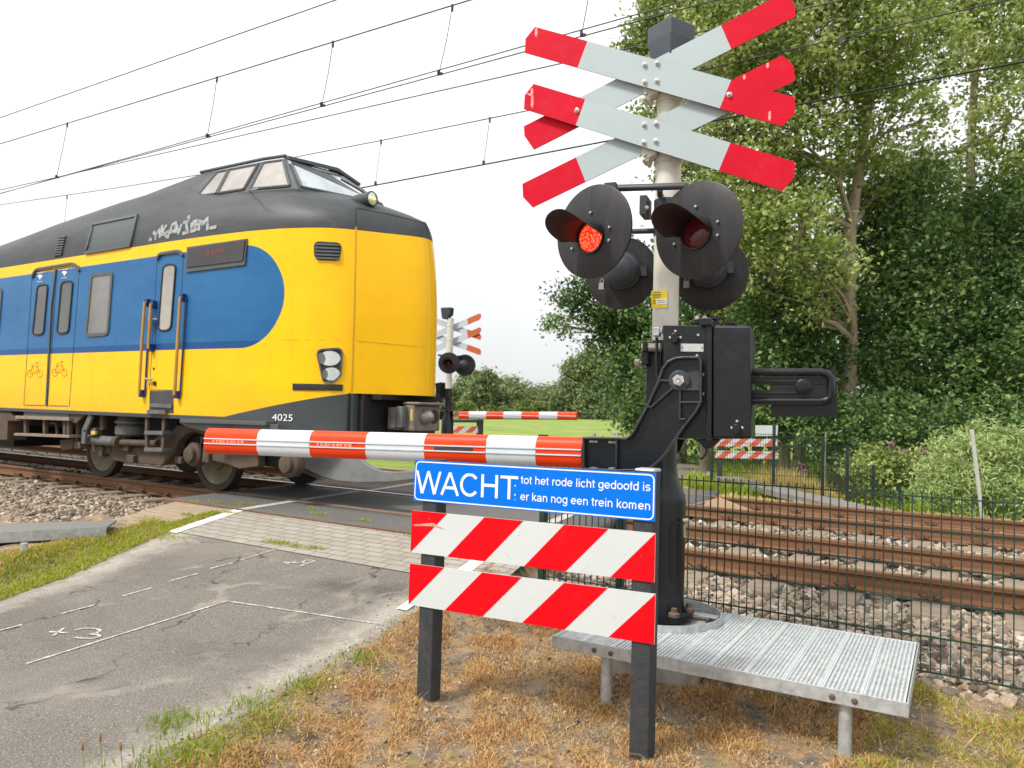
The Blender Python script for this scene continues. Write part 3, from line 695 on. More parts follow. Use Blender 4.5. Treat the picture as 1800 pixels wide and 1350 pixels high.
# green tufts at the roadside, near the viewer
TX = [AZ(310, 1282, -.36), AZ(300, 1345, -.36), AZ(380, 1340, -.36), AZ(440, 1258, -.36), AZ(530, 1228, -.36), AZ(480, 1290, -.36), AZ(630, 1180, -.35)]
Xs, Ys, Hs, Ts = [], [], [], []
for i, p in enumerate(TX):
    k = 320 if i < 3 else 150; r = .13 if i in (1, 2) else .075
    Xs.append(RNG.normal(p.x, r, k)); Ys.append(RNG.normal(p.y, r, k)); Hs.append(RNG.uniform(.03, .085, k)); Ts.append(np.clip(RNG.normal(.12, .1, k), 0, .4))
X, Y, H, T = map(np.concatenate, (Xs, Ys, Hs, Ts)); k = len(X)
blades('green_grass', X, Y, z_ground(X, Y) - .004, H, RNG.uniform(.003, .006, k), RNG.uniform(.3, .9, k), T, M_grass, 'bright green grass tufts along the right edge of the road')
# left verge strip
n_ = 80000; Y = RNG.uniform(1.2, 5.6, n_); dl = RNG.uniform(.1, 1.7, n_); s = s_left(Y) - dl; X = road_x(s, Y)
f = fbm(X, Y, 1.7); wid = np.interp(Y, [1, 3, 4.4, 5.2, 5.6], [1.4, 1.1, .8, .5, .25]); keep = (dl < wid + .15 * f) & (f + RNG.normal(0, .5, n_) > -.8)
tint = np.where(RNG.uniform(0, 1, n_) < .85 - .5 * np.clip((dl - wid * .65) / .3, 0, 1), RNG.uniform(.08, .34, n_), RNG.uniform(.45, .95, n_))
X, Y, tint = X[keep], Y[keep], tint[keep]; k = len(X)
blades('verge_grass', X, Y, z_ground(X, Y) - .004, RNG.uniform(.02, .055, k), RNG.uniform(.006, .011, k), RNG.uniform(.3, .95, k), tint, M_grass, 'mossy yellow green grass strip left of the road')
# tufts in the paving joints
for px, py in ((290, 915),):
    pass
tx = [(265, 915), (300, 925), (285, 943), (330, 905), (410, 890), (430, 888), (380, 886), (345, 885), (500, 955), (520, 960), (555, 964), (480, 953), (560, 906), (640, 918), (730, 944), (550, 897), (400, 902)]
Xs, Ys, Zs = [], [], []
for i, (px, py) in enumerate(tx):
    p = on_road(px, py); k = 160 if i > 2 else 420; r = .035 if i > 2 else .09
    Xs.append(RNG.normal(p.x, r * 1.8, k)); Ys.append(RNG.normal(p.y, r * .7, k))
X, Y = np.concatenate(Xs), np.concatenate(Ys); k = len(X)
blades('joint_weeds', X, Y, np.where(Y < 5.78, z_road(Y) + .004, -.01), RNG.uniform(.01, .045, k), RNG.uniform(.003, .007, k), RNG.uniform(.2, .95, k), RNG.uniform(0, .5, k), M_grass, 'small green weeds in the paving joints')
# grass of the bank beyond the tracks
n_ = 60000; Y = 13.4 + 22 * RNG.uniform(0, 1, n_) ** 1.6; X = RNG.uniform(-1, 1, n_) * (6 + .5 * (Y - 13)) - 4.5 - .35 * (Y - 13)
s = road_s(X, Y); keep = ((s < -6.2) | (s > -2.3)) | (Y > 21.5)
dlp = np.min(np.hypot(X[:, None] - np.array([c_[0] for c_ in cpts])[None], Y[:, None] - np.array([c_[1] for c_ in cpts])[None]), 1)
keep &= dlp > 2.0
f = fbm(X, Y, .8)
dry = (Y < 15.0 + .8 * f) & (X > -6)
tint = np.where(dry, np.clip(RNG.normal(.6, .12, n_), .3, 1), np.clip(RNG.normal(.16 + .08 * f, .1, n_), 0, .5))
keep &= ~dry | (RNG.uniform(0, 1, n_) < .5)
X, Y, tint, dry = X[keep], Y[keep], tint[keep], dry[keep]; k = len(X)
blades('bank_grass', X, Y, z_ground(X, Y) - .01, np.where(dry, RNG.uniform(.04, .1, k), RNG.uniform(.12, .4, k)), RNG.uniform(.012, .03, k), RNG.uniform(.2, .8, k), tint, M_grass, 'fresh green grass on the bank beyond the tracks')
# reedy yellow grass by the ditch
n_ = 5000; p0 = AD(1420, 840, 16.2); X = RNG.normal(p0.x, .5, n_); Y = RNG.normal(p0.y + .3, .45, n_)
blades('tall_dry_grass', X, Y, z_ground(X, Y), RNG.uniform(.3, .8, n_), RNG.uniform(.008, .016, n_), RNG.uniform(.1, .5, n_), RNG.uniform(.3, .62, n_), M_grass, 'tall pale reedy grass by the far mesh fence')
# yellow flowers
n_ = 170; p0 = AD(1610, 885, 17.0); X = RNG.normal(p0.x, 1.0, n_); Y = RNG.normal(p0.y, .5, n_)
M_flower = tint_mat('yellow_petals', [(0, (.75, .55, .0)), (1, (.8, .68, .02))], .6, .2)
zf = RNG.uniform(-.85, -.42, n_)
V = []; F = []
for i in range(n_):
    for j in range(5):
        a = 2 * math.pi * j / 5; V.append((X[i] + .03 * math.cos(a), Y[i] + .012 * math.sin(a), zf[i] + .022 * math.sin(a)))
    F.append(tuple(range(5 * i, 5 * i + 5)))
tag(raw_mesh('yellow_flowers', V, F, M_flower, RNG.uniform(0, 1, 5 * n_)), 'small yellow flowers below the thin white post', 'flowers', kind='stuff')

# ------------------------------------------------------------------ near signal mast with crossbuck, lamps and barrier
AX = AY(1159, 1075, 4.55); BASEZ = AX.z
MP = Vector((AX.x, AX.y, BASEZ))
FM = Frame((AX.x, AX.y, 0), 11.0)
def fp(px, py, o=0.0): s, t = FM.px(px, py, o); return FM.P(s, t, o)
mast = thing('crossing_signal', 'tall near signal pole on black column with red white double crossbuck and lit lamp', 'crossing signal', MP)
z_at = lambda py: FM.px(1159, py)[1]
# column and pole
mb = MB()
mb.lathe([(.205, BASEZ - .02), (.205, BASEZ + .015), (.15, BASEZ + .02), (.147, BASEZ + .08), (.147, z_at(880)), (.14, z_at(868)), (.10, z_at(840)), (.089, z_at(822)), (.086, z_at(640)), (.086, z_at(600))], (AX.x, AX.y, 0), ZUP, 40)
col = build('column', mb, M_black, mast, smooth=40)
for a in range(6):
    b_ = MB(); an = math.radians(a * 60 + 20); b_.lathe([(.035, 0), (.035, .02), (.02, .03), (.02, .05), (.0, .055)], (AX.x + .178 * math.cos(an), AX.y + .178 * math.sin(an), BASEZ + .014), ZUP, 8)
    build('anchor_bolt', b_, M_rustbolt, col)
b_ = MB(); b_.tube([fp(1199, 921, -.10), fp(1190, 918, -.14), fp(1186, 926, -.15), fp(1185.5, 1000, -.15), fp(1188, 1020, -.15), fp(1194, 1026, -.12)], .0045, 6)
build('earth_cable', b_, M_hood, col, smooth=60)
b_ = MB(); b_.tube([fp(1201, 915, -.08), fp(1210, 914, -.08)], .014, 8); b_.tube([fp(1203, 922, -.08), fp(1203, 945, -.08)], .008, 6); build('cable_clamp', b_, M_zinc, col)
mb = MB(); mb.lathe([(.080, z_at(640)), (.0785, z_at(80))], (AX.x, AX.y, 0), ZUP, 32)
pole = build('pole', mb, M_pole, mast, smooth=40)
mb = MB(); mb.prism(FM, FM.pxs([(1145, 511), (1173, 511), (1173, 541), (1145, 541)], -.083), -.084, -.081, 0)
lab_ = build('notice', mb, [M_yellowlabel, M_letter, M_print], pole)
mb = MB(); mb.prism(FM, FM.pxs([(1154, 525), (1172, 525), (1172, 535), (1154, 535)], -.086), -.0865, -.0842, 1)
for yy in (513.5, 517, 519.5, 522.5): mb.prism(FM, FM.pxs([(1147, yy), (1160 + (yy % 3) * 2, yy), (1160 + (yy % 3) * 2, yy + .8), (1147, yy + .8)], -.086), -.0862, -.0843, 2)
for yy in (527, 530, 533): mb.prism(FM, FM.pxs([(1147, yy), (1152, yy), (1152, yy + .8), (1147, yy + .8)], -.086), -.0862, -.0843, 2)
for yy in (528, 531): mb.prism(FM, FM.pxs([(1156, yy), (1169, yy), (1169, yy + .7), (1156, yy + .7)], -.087), -.0872, -.0867, 2)
build('notice_print', mb, [M_yellowlabel, M_letter, M_print], lab_)
# cap box (bell housing)
mb = MB()
ca = math.radians(45 + 32.4 - 12); axs = (Vector((math.cos(ca), math.sin(ca), 0)), Vector((-math.sin(ca), math.cos(ca), 0)))
zt = FM.px(1163, 50)[1]; zb_ = FM.px(1163, 112)[1]
def boxpts(h, z): return [Vector((AX.x, AX.y, z)) + axs[0] * (h * sx) + axs[1] * (h * sy) for sx, sy in ((-1, -1), (1, -1), (1, 1), (-1, 1))]
vs = boxpts(.088, zb_) + boxpts(.105, zt - .1) + boxpts(.105, zt) + [Vector((AX.x, AX.y, zt + .03))]
mb.add(vs, [(3, 2, 1, 0)] + [(i, (i + 1) % 4, 4 + (i + 1) % 4, 4 + i) for i in range(4)] + [(4 + i, 4 + (i + 1) % 4, 8 + (i + 1) % 4, 8 + i) for i in range(4)] + [(8 + i, 8 + (i + 1) % 4, 12) for i in range(4)])
build('bell_housing', mb, mat('slate_housing', (.07, .082, .10), .45, 0, .1, 4, spec=.3, stain=(.11, .12, .13), stain_amt=.4, stain_scale=5), mast, bevel=.008)
mb = MB(); mb.lathe([(.083, z_at(128)), (.083, z_at(104))], (AX.x, AX.y, 0), ZUP, 24); build('collar', mb, M_grey_dark, mast, smooth=40)
# crossbuck boards
def cross_board(fr, o, th, out, cut1, cut2, mats, extra=None, parent=None, lab=None):
    """out: pixel outline; cut1/cut2: pixel lines where red turns white"""
    P_ = fr.pxs(out, o); c1 = fr.pxs(cut1, o); c2 = fr.pxs(cut2, o)
    def side(p, c): return (c[1][0] - c[0][0]) * (p[1] - c[0][1]) - (c[1][1] - c[0][1]) * (p[0] - c[0][0])
    def clip(poly, c, sg):
        r = []
        for i in range(len(poly)):
            a, b = poly[i], poly[(i + 1) % len(poly)]; da, db = sg * side(a, c), sg * side(b, c)
            if da >= 0: r.append(a)
            if (da > 0) != (db > 0) and da != db: k = da / (da - db); r.append((a[0] + (b[0] - a[0]) * k, a[1] + (b[1] - a[1]) * k))
        return r
    mid = P_[0]; cx = sum(p[0] for p in P_) / len(P_); cy = sum(p[1] for p in P_) / len(P_)
    s1 = 1 if side((cx, cy), c1) > 0 else -1; s2 = 1 if side((cx, cy), c2) > 0 else -1
    mb = MB()
    for poly, mi in ((clip(P_, c1, -s1), 0), (clip(clip(P_, c1, s1), c2, s2), 1), (clip(P_, c2, -s2), 0)):
        if len(poly) > 2: mb.prism(fr, poly, o, o + th, mi); mb.m[-len(poly):] = [3] * len(poly)
    for e in extra or []: mb.prism(fr, fr.pxs(e, o), o - .0012, o + .001, 2)
    ob = build('cross_board', mb, mats, parent)
    if lab: ob['label'] = lab
    return ob
zx = lambda L: zp(900, 0, 3.4615, L)
M_edge = mat('board_edge', (.16, .09, .05), .7)
BM = [M_redx, M_boardwhite, M_pink, M_edge]
stick = lambda x, y, h: [(x, y), (x + 12, y - 4), (x + 14, y + h * .6), (x + 6, y + h), (x - 4, y + h * .7)]
bA = cross_board(FM, -.155, .008, zx([(140, 163), (82, 235), (78, 320), (1645, 768), (1720, 690), (1722, 592)]), zx([(458, 252), (400, 408)]), zx([(1332, 490), (1265, 655)]), BM, [zx(stick(142, 172, 55)), zx(stick(1562, 680, 58))], mast, 'upper front board descending to the right')
bB = cross_board(FM, -.155, .008, zx([(132, 510), (78, 578), (72, 663), (1645, 1160), (1718, 1080), (1722, 985)]), zx([(445, 605), (388, 762)]), zx([(1328, 870), (1260, 1033)]), BM, [zx(stick(118, 590, 70)), zx(stick(116, 540, 45)), zx([(95, 565), (130, 580), (125, 590), (92, 574)])], mast, 'lower front board descending to the right')
bC = cross_board(FM, -.118, .008, zx([(72, 768), (75, 826), (132, 910), (1725, 100), (1718, 20), (1652, -42)]), zx([(345, 640), (410, 775)]), zx([(1270, 150), (1335, 300)]), BM, None, mast, 'upper rear board rising to the right')
bD = cross_board(FM, -.118, .008, zx([(63, 1118), (67, 1200), (125, 1262), (1722, 490), (1716, 400), (1645, 335)]), zx([(390, 960), (445, 1100)]), zx([(1332, 490), (1397, 640)]), BM, [zx(stick(1550, 385, 32)), zx(stick(1408, 458, 28))], mast, 'lower rear board rising to the right')
for pts, ob in (([(808, 395), (885, 385), (808, 500), (882, 492), (1323, 577)], bA), ([(805, 760), (878, 753), (803, 868), (877, 860), (395, 673)], bB)):
    for q in zx(pts):
        b_ = MB(); b_.lathe([(.0165, -.004), (.0165, .004), (.011, .006), (.011, .014), (.006, .018)], fp(q[0], q[1], -.156), -FM.n, 12); build('bolt', b_, M_steel, ob, smooth=30)
for yc in (172, 278):
    mb = MB(); zc = z_at(yc)
    mb.lathe([(.088, zc - .045), (.088, zc + .03)], (AX.x, AX.y, 0), ZUP, 24)
    for sg in (-1, 1):
        mb.prism(Frame((AX.x, AX.y, 0), 11), [(sg * .06, zc - .01), (sg * .145, zc - .05), (sg * .145, zc + .05), (sg * .06, zc + .05)], -.12, -.02)
        mb.box(FM.P(sg * .115, zc, -.06), (.012, .055, .05), (FM.a, FM.n, ZUP))
    c_ = build('clamp_bracket', mb, M_pole, mast, bevel=.004)
    for sg in (-1, 1):
        b_ = MB(); b_.bolt(FM.P(sg * .125, zc - .015, -.121), -FM.n, .011, .014); build('bolt', b_, M_zinc, c_)
# lamps
M_lens_lit = NT('lit_red_lens'); q = M_lens_lit
v = q.vor(70); c = q.mix(q.rng(v.outputs['Distance'], .1, .6), (1.0, .16, .05), (.62, .008, .004))
q.b.inputs['Emission Strength'].default_value = 1.5; q.val(q.b.inputs['Emission Color'], c); M_lens_lit = q.done((.5, .02, .02), .2)
M_lens = mat('dark_red_lens', (0.10, 0.008, 0.012), 0.12, 0, 0.3, 40)
M_hoodin = mat('hood_inside', (0.03, 0.014, 0.016), 0.5)
def crossing_lamp(c, nrm, R, lens_px, hl, lit, parent, lens_m, hs=1.0):
    """disc of radius R facing nrm; hood length hl; the lens sits below the hood"""
    c = Vector(c); nrm = Vector(nrm).normalized()
    lamp = MB(); lamp.lathe([(R, -.012), (R, 0), (R - .006, .003), (.13, .012)], c, nrm, 64)
    disc = build('lamp_disc', lamp, M_disc, parent, smooth=35)
    h = Vector((-nrm.y, nrm.x, 0)).normalized(); up = nrm.cross(h)
    if up.z < 0: up = -up
    L = at_plane(*lens_px, c + nrm * .02, nrm)
    b_ = MB(); b_.lathe([(.100, 0), (.100, .012), (.089, .012), (.085, .0)], L - nrm * .008, nrm, 40); build('lens_ring', b_, M_hood, disc, smooth=30)
    b_ = MB(); b_.lathe([(.0845, .0), (.072, .008), (.042, .014), (0.002, .016)], L - nrm * .006, nrm, 40, closed=False); build('lens', b_, lens_m, disc, smooth=60)
    # hood: cut tube, longest on top
    hax = (nrm - ZUP * .13).normalized()
    mb = MB(); n_ = 56; vo = []; 
    rows = 8
    for side in (0, 1):
        for i in range(n_ + 1):
            a = math.radians(-100 + 196 * i / n_)
            ln = hl * max(0.0, 1 - (abs(a) / math.radians(98 if a > 0 else 112)) ** 3.2) * hs + .008
            for k in range(rows + 1):
                f = k / rows
                r = .102 + .034 * f * f - (0.004 if side else 0)
                vo.append(L + (up * math.cos(a) + h * math.sin(a)) * r + nrm * .004 + hax * (ln * f) + up * (.006 * f))
    m_ = (n_ + 1) * (rows + 1)
    fs = []; mi = []
    for side in (0, 1):
        for i in range(n_):
            for k in range(rows):
                q_ = side * m_ + i * (rows + 1) + k
                fs.append((q_, q_ + 1, q_ + rows + 2, q_ + rows + 1)); mi.append(side)
    for i in range(n_):
        q_ = i * (rows + 1) + rows; fs.append((q_, q_ + rows + 1, q_ + rows + 1 + m_, q_ + m_)); mi.append(0)
    for i in (0, n_):
        for k in range(rows): q_ = i * (rows + 1) + k; fs.append((q_, q_ + 1, q_ + 1 + m_, q_ + m_)); mi.append(0)
    mb.add(vo, fs); mb.m = mi
    build('hood', mb, [M_hood, M_hoodin], disc, smooth=40, recalc=False)
    for a in (0, 75, 105, 250):
        b_ = MB(); p = L + (up * math.cos(math.radians(a)) + h * math.sin(math.radians(a))) * .145
        b_.bolt(p, nrm, .008, .008); build('rivet', b_, M_steel, disc)
    b_ = MB(); b_.lathe([(.14, -.01), (.15, -.05), (.14, -.10), (.10, -.15), (.03, -.17)], c, nrm, 32); build('lamp_housing', b_, M_hood, disc, smooth=45)
    return disc
ln = Vector((-.215, -.977, 0)).normalized()
cL = AD(1042, 407, 4.50); cR = AD(1225.5, 404, 4.33)
crossing_lamp(cL, ln, .276, (1037, 417), .29, True, mast, M_lens_lit)['label'] = 'front lamp lit bright red'
crossing_lamp(cR, ln, .276, (1222, 408), .29, False, mast, M_lens)['label'] = 'front lamp unlit and dark red'
def rear_lamp(c, nrm, R, dome_px, parent, lock_px, hinge_px, lab):
    c = Vector(c); nrm = Vector(nrm).normalized()          # nrm: towards the viewer (the back of the lamp)
    b_ = MB(); b_.lathe([(.10, .012), (R - .006, .004), (R, 0), (R, -.012)], c, nrm, 64); d = build('lamp_disc', b_, M_disc, parent, smooth=35); d['label'] = lab
    D = at_plane(*dome_px, c, nrm)
    b_ = MB(); b_.lathe([(.125, 0), (.125, .06), (.118, .068), (.114, .07), (.108, .10), (.09, .125), (.06, .14), (.025, .148), (.001, .149)], D, nrm, 40, closed=False); build('lamp_housing', b_, M_grey_dark, d, smooth=40)
    b_ = MB(); p = at_plane(*hinge_px, c + nrm * .05, nrm); b_.box(p, (.022, .02, .035)); b_.tube([p + ZUP * .045, p - ZUP * .045], .008, 8); build('hinge', b_, M_grey_dark, d)
    b_ = MB(); p = at_plane(*lock_px, c + nrm * .06, nrm); b_.box(p - ZUP * .012, (.018, .01, .022)); b_.tube([p + Vector((-.011, 0, .01)), p + Vector((-.011, 0, .03)), p + Vector((0, 0, .038)), p + Vector((.011, 0, .03)), p + Vector((.011, 0, .01))], .004, 6); build('padlock', b_, M_padlock, d, smooth=40)
    b_ = MB(); b_.lathe([(.11, 0), (.13, -.3)], D - nrm * .012, nrm, 24, closed=False); build('hood', b_, M_hood, d, smooth=40)
rear_lamp(AD(1092, 480, 5.08), -Vector((-.198, .98, 0)), .240, (1097, 478), mast, (1058, 500), (1133, 476), 'rear lamp seen from behind on the left of the pole')
rear_lamp(AD(1249, 481, 4.98), -Vector((-.198, .98, 0)), .240, (1246, 474), mast, (1207, 497), (1284, 471), 'rear lamp seen from behind on the right of the pole')
# lamp brackets
mb = MB()
pl = AD(1074, 331, 4.56); pr = AD(1205, 327, 4.42)
mb.tube([pl - ZUP * .09, pl, pl + (pr - pl) * .04, pr, pr - ZUP * .09], .021, 10)
mb.tube([fp(1160, 345, -.02), fp(1160, 331, -.26)], .019, 10)
mb.box(AD(1074, 331, 4.56), (.035, .028, .028), (FM.a, FM.n, ZUP))
mb.tube([fp(1105, 407, -.03), fp(1225, 404, -.03)], .017, 10)
mb.tube([AD(1092, 430, 5.02), AD(1092, 409, 4.95), fp(1105, 407, -.03)], .015, 8)
mb.tube([AD(1249, 430, 4.9), AD(1249, 409, 4.85), fp(1225, 404, -.03)], .015, 8)
mb.fbox(FM, FM.px(1131, 366)[0], FM.px(1143, 366)[0], FM.px(1137, 384)[1], FM.px(1137, 352)[1], -.12, .04)
mb.lathe([(.086, z_at(415)), (.086, z_at(398))], (AX.x, AX.y, 0), ZUP, 24)
mb.lathe([(.086, z_at(382)), (.086, z_at(354))], (AX.x, AX.y, 0), ZUP, 24)
br = build('lamp_bracket', mb, M_grey_dark, mast, smooth=40)
b_ = MB(); b_.bolt(fp(1137.5, 365.5, -.121), -FM.n, .014, .016); b_.bolt(fp(1111, 414, -.05), -FM.n, .012, .012); build('bracket_bolt', b_, M_zinc, br)
# barrier machine
O_F = -.42                                                   # front of the machine, towards the viewer
zb8 = lambda L: zp(1000, 540, 3.75, L)
def rquad(pts, r=.12, k=5):
    out = []; n_ = len(pts)
    for i in range(n_):
        a, b, c = Vector((*pts[i - 1], 0)), Vector((*pts[i], 0)), Vector((*pts[(i + 1) % n_], 0))
        L1 = min((a - b).length, (c - b).length) * r if r < 1 else r
        p, q_ = b + (a - b).normalized() * L1, b + (c - b).normalized() * L1
        for j in range(k + 1):
            t = j / k; v = p * (1 - t) ** 2 + b * 2 * t * (1 - t) + q_ * t * t; out.append((v.x, v.y))
    return out
mb = MB()
mb.prism(FM, rquad(FM.pxs(zb8([(618, 118), (930, 122), (930, 868), (640, 862)]), O_F), .02), O_F, O_F + .30)
mach = build('barrier_machine', mb, M_black, mast, bevel=.012)
mb = MB(); mb.prism(FM, rquad(FM.pxs(zb8([(944, 121), (1202, 124), (1206, 866), (946, 868)]), O_F), .09), O_F - .012, O_F + .29); build('machine_cover', mb, M_black, mach, bevel=.018)
mb = MB(); mb.prism(FM, FM.pxs(zb8([(905, 104), (947, 104), (944, 885), (905, 885)]), O_F), O_F - .022, O_F + .31); mb.fbox(FM, *[FM.px(*q_, O_F)[0] for q_ in zb8([(872, 0), (948, 0)])], *[FM.px(*q_, O_F)[1] for q_ in zb8([(0, 140), (0, 92)])], O_F - .05, O_F + .02); build('cover_strap', mb, M_black, mach, bevel=.006)
mb = MB(); mb.prism(FM, FM.pxs(zb8([(738, 240), (888, 242), (888, 294), (738, 292)]), O_F), O_F - .005, O_F + .002); pl_ = build('type_plate', mb, mat('blank_metal_plate', (.5, .52, .52), .4, .3, .08, 20), mach)
for q_ in zb8([(748, 266), (879, 266)]): b_ = MB(); b_.bolt(fp(*q_, O_F - .005), -FM.n, .004, .003); build('rivet', b_, M_print, pl_)
for (hx, hy), up_ in (((702, 200), 1), ((1108, 795), 1)):
    o_ = O_F - (.0 if hx < 900 else .012); sc = 1 / 3.75
    mb = MB(); c_ = fp(*zb8([(hx, hy)])[0], o_); mb.lathe([(.024, 0), (.024, .012), (.02, .014)], c_, -FM.n, 24); mb.prism(FM, rquad(FM.pxs(zb8([(hx - 22, hy - 25), (hx + 22, hy - 25), (hx + 22, hy + 40), (hx - 22, hy + 40)]), o_), .45), o_ - .045, o_)
    lk = build('lock_cover', mb, M_black, mach, bevel=.004)
    for dx, dy in ((0, -42), (-34, 0), (34, 0)): b_ = MB(); b_.bolt(fp(*zb8([(hx + dx, hy + dy)])[0], o_), -FM.n, .008, .006); build('rivet', b_, M_steel, lk)
for q_ in zb8([(853, 184), (886, 445), (886, 571), (845, 320)]): b_ = MB(); b_.bolt(fp(*q_, O_F), -FM.n, .008, .006); build('rivet', b_, M_steel, mach)
# hinge and lug on top, cable at the bottom
mb = MB(); mb.prism(FM, FM.pxs(zb8([(815, 112), (835, 70), (860, 56), (905, 60), (920, 112)]), O_F + .1), O_F + .08, O_F + .1); mb.tube([fp(*q_, O_F + .09) for q_ in zb8([(900, 76), (1000, 76)])], .008, 8); mb.tube([fp(*q_, O_F + .09) for q_ in zb8([(978, 55), (985, 112)])], .01, 8); mb.fbox(FM, *[FM.px(*q_, O_F)[0] for q_ in zb8([(1020, 0), (1090, 0)])], *[FM.px(*q_, O_F)[1] for q_ in zb8([(0, 118), (0, 100)])], O_F + .08, O_F + .16); build('lifting_lug', mb, M_black, mach, bevel=.003)
b_ = MB()
for q_ in zb8([(845, 72), (895, 73)]): b_.bolt(fp(*q_, O_F + .08), -FM.n, .014, .01)
build('lug_bolt', b_, M_zinc, mach)
mb = MB(); mb.prism(FM, FM.pxs(zb8([(845, 868), (1010, 868), (950, 925), (912, 935), (895, 925)]), O_F + .1), O_F + .06, O_F + .1); build('gland_plate', mb, M_black, mach, bevel=.004)
mb = MB(); mb.tube([fp(*q_, O_F + .05) for q_ in zb8([(903, 915), (908, 945), (900, 970), (885, 990), (862, 1002)])], .007, 8); build('loose_cable', mb, M_hood, mach, smooth=60)
# clamp parts left of the machine
mb = MB(); mb.fbox(FM, *[FM.px(*q_, -.12)[0] for q_ in zb8([(520, 0), (612, 0)])], *[FM.px(*q_, -.12)[1] for q_ in zb8([(0, 640), (0, 275)])], -.13, .1); mb.prism(FM, FM.pxs(zb8([(485, 300), (530, 240), (530, 380), (485, 390)]), -.16), -.2, -.12); mb.prism(FM, FM.pxs(zb8([(498, 240), (530, 238), (530, 296), (498, 296)]), -.18), -.24, -.15); build('pole_clamp', mb, M_black, mach, bevel=.006)
mb = MB(); mb.tube([fp(*q_, -.2) for q_ in zb8([(482, 265), (606, 265)])], .026, 10); mb.tube([fp(*q_, -.16) for q_ in zb8([(432, 364), (490, 368)])], .013, 8); mb.lathe([(.022, 0), (.022, .03)], fp(*zb8([(436, 364)])[0], -.16), FM.a, 6); build('clamp_bolt', mb, M_zinc, mach, smooth=30)
mb = MB(); mb.fbox(FM, *[FM.px(*q_, -.3)[0] for q_ in zb8([(563, 0), (606, 0)])], *[FM.px(*q_, -.3)[1] for q_ in zb8([(0, 198), (0, 144)])], -.33, -.27); mb.fbox(FM, *[FM.px(*q_, -.3)[0] for q_ in zb8([(600, 0), (622, 0)])], *[FM.px(*q_, -.3)[1] for q_ in zb8([(0, 180), (0, 150)])], -.32, -.28); cb = build('cable_elbow', mb, M_galv, mach, bevel=.004)
b_ = MB(); b_.tube([fp(*q_, -.3) for q_ in zb8([(580, 198), (578, 330), (582, 430), (588, 470)])], .0095, 8); build('control_cable', b_, M_hood, cb, smooth=60)
# the arm casting: pan with raised rim and ribs
O_A = O_F - .035
armout = zb8([(105, 862), (325, 864), (385, 868), (415, 848), (440, 812), (480, 735), (530, 640), (575, 540), (605, 465), (625, 405), (660, 362), (705, 340), (760, 334), (850, 334), (866, 340), (873, 356), (873, 625), (840, 690), (760, 790), (690, 890), (640, 965), (590, 1020), (535, 1060), (480, 1072), (320, 1075), (105, 1064)])
pa = FM.pxs(armout, O_A)
mb = MB(); mb.prism(FM, pa, O_A, O_A + .02)
arm = build('barrier_arm', mb, M_black, mast, bevel=.004)
def rim(fr, pts, w, o0, o1, closed=True):
    mb_ = MB(); k = len(pts)
    for i in range(k if closed else k - 1):
        a = Vector((*pts[i], 0)); b = Vector((*pts[(i + 1) % k], 0)); d = (b - a)
        if d.length < 1e-5: continue
        d.normalize(); q_ = Vector((-d.y, d.x, 0)) * w / 2; a2, b2 = a - d * w * .3, b + d * w * .3
        mb_.prism(fr, [(v_.x, v_.y) for v_ in (a2 - q_, b2 - q_, b2 + q_, a2 + q_)], o0 + .0004 * (i % 3), o1)
    return mb_
M_rim = mat('worn_highlight_edge', (.022, .025, .029), .32, 0, .35, 14, spec=.5, stain=(.07, .075, .08), stain_amt=.4, stain_scale=10)  # paler than the arm: edge wear plus a rim highlight put into the colour
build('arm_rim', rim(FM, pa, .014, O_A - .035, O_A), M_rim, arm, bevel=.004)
ribs = MB()
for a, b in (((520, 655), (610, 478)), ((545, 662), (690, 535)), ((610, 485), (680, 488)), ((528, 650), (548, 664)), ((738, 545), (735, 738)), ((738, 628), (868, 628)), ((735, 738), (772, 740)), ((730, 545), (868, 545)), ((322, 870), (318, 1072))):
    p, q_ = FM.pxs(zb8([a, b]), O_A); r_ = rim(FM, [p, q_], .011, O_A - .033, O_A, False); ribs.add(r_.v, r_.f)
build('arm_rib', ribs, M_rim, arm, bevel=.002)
mb = MB(); mb.prism(FM, rquad(FM.pxs(zb8([(715, 445), (840, 420), (868, 430), (868, 548), (700, 548), (680, 490)]), O_A), .1), O_A - .012, O_A); hc = fp(*zb8([(732, 485)])[0], O_A); mb.lathe([(.058, 0), (.058, .03), (.05, .036)], hc, -FM.n, 32); hub = build('hub', mb, M_grey_dark, arm, smooth=35)
mb = MB(); mb.lathe([(.034, .03), (.034, .055), (.028, .06), (.016, .06), (.016, .072)], hc, -FM.n, 6); build('hub_nut', mb, M_steel, arm)
mb = MB(); mb.lathe([(.014, .07), (.012, .076), (.004, .07)], hc, -FM.n, 16); build('shaft_end', mb, M_zinc, arm)
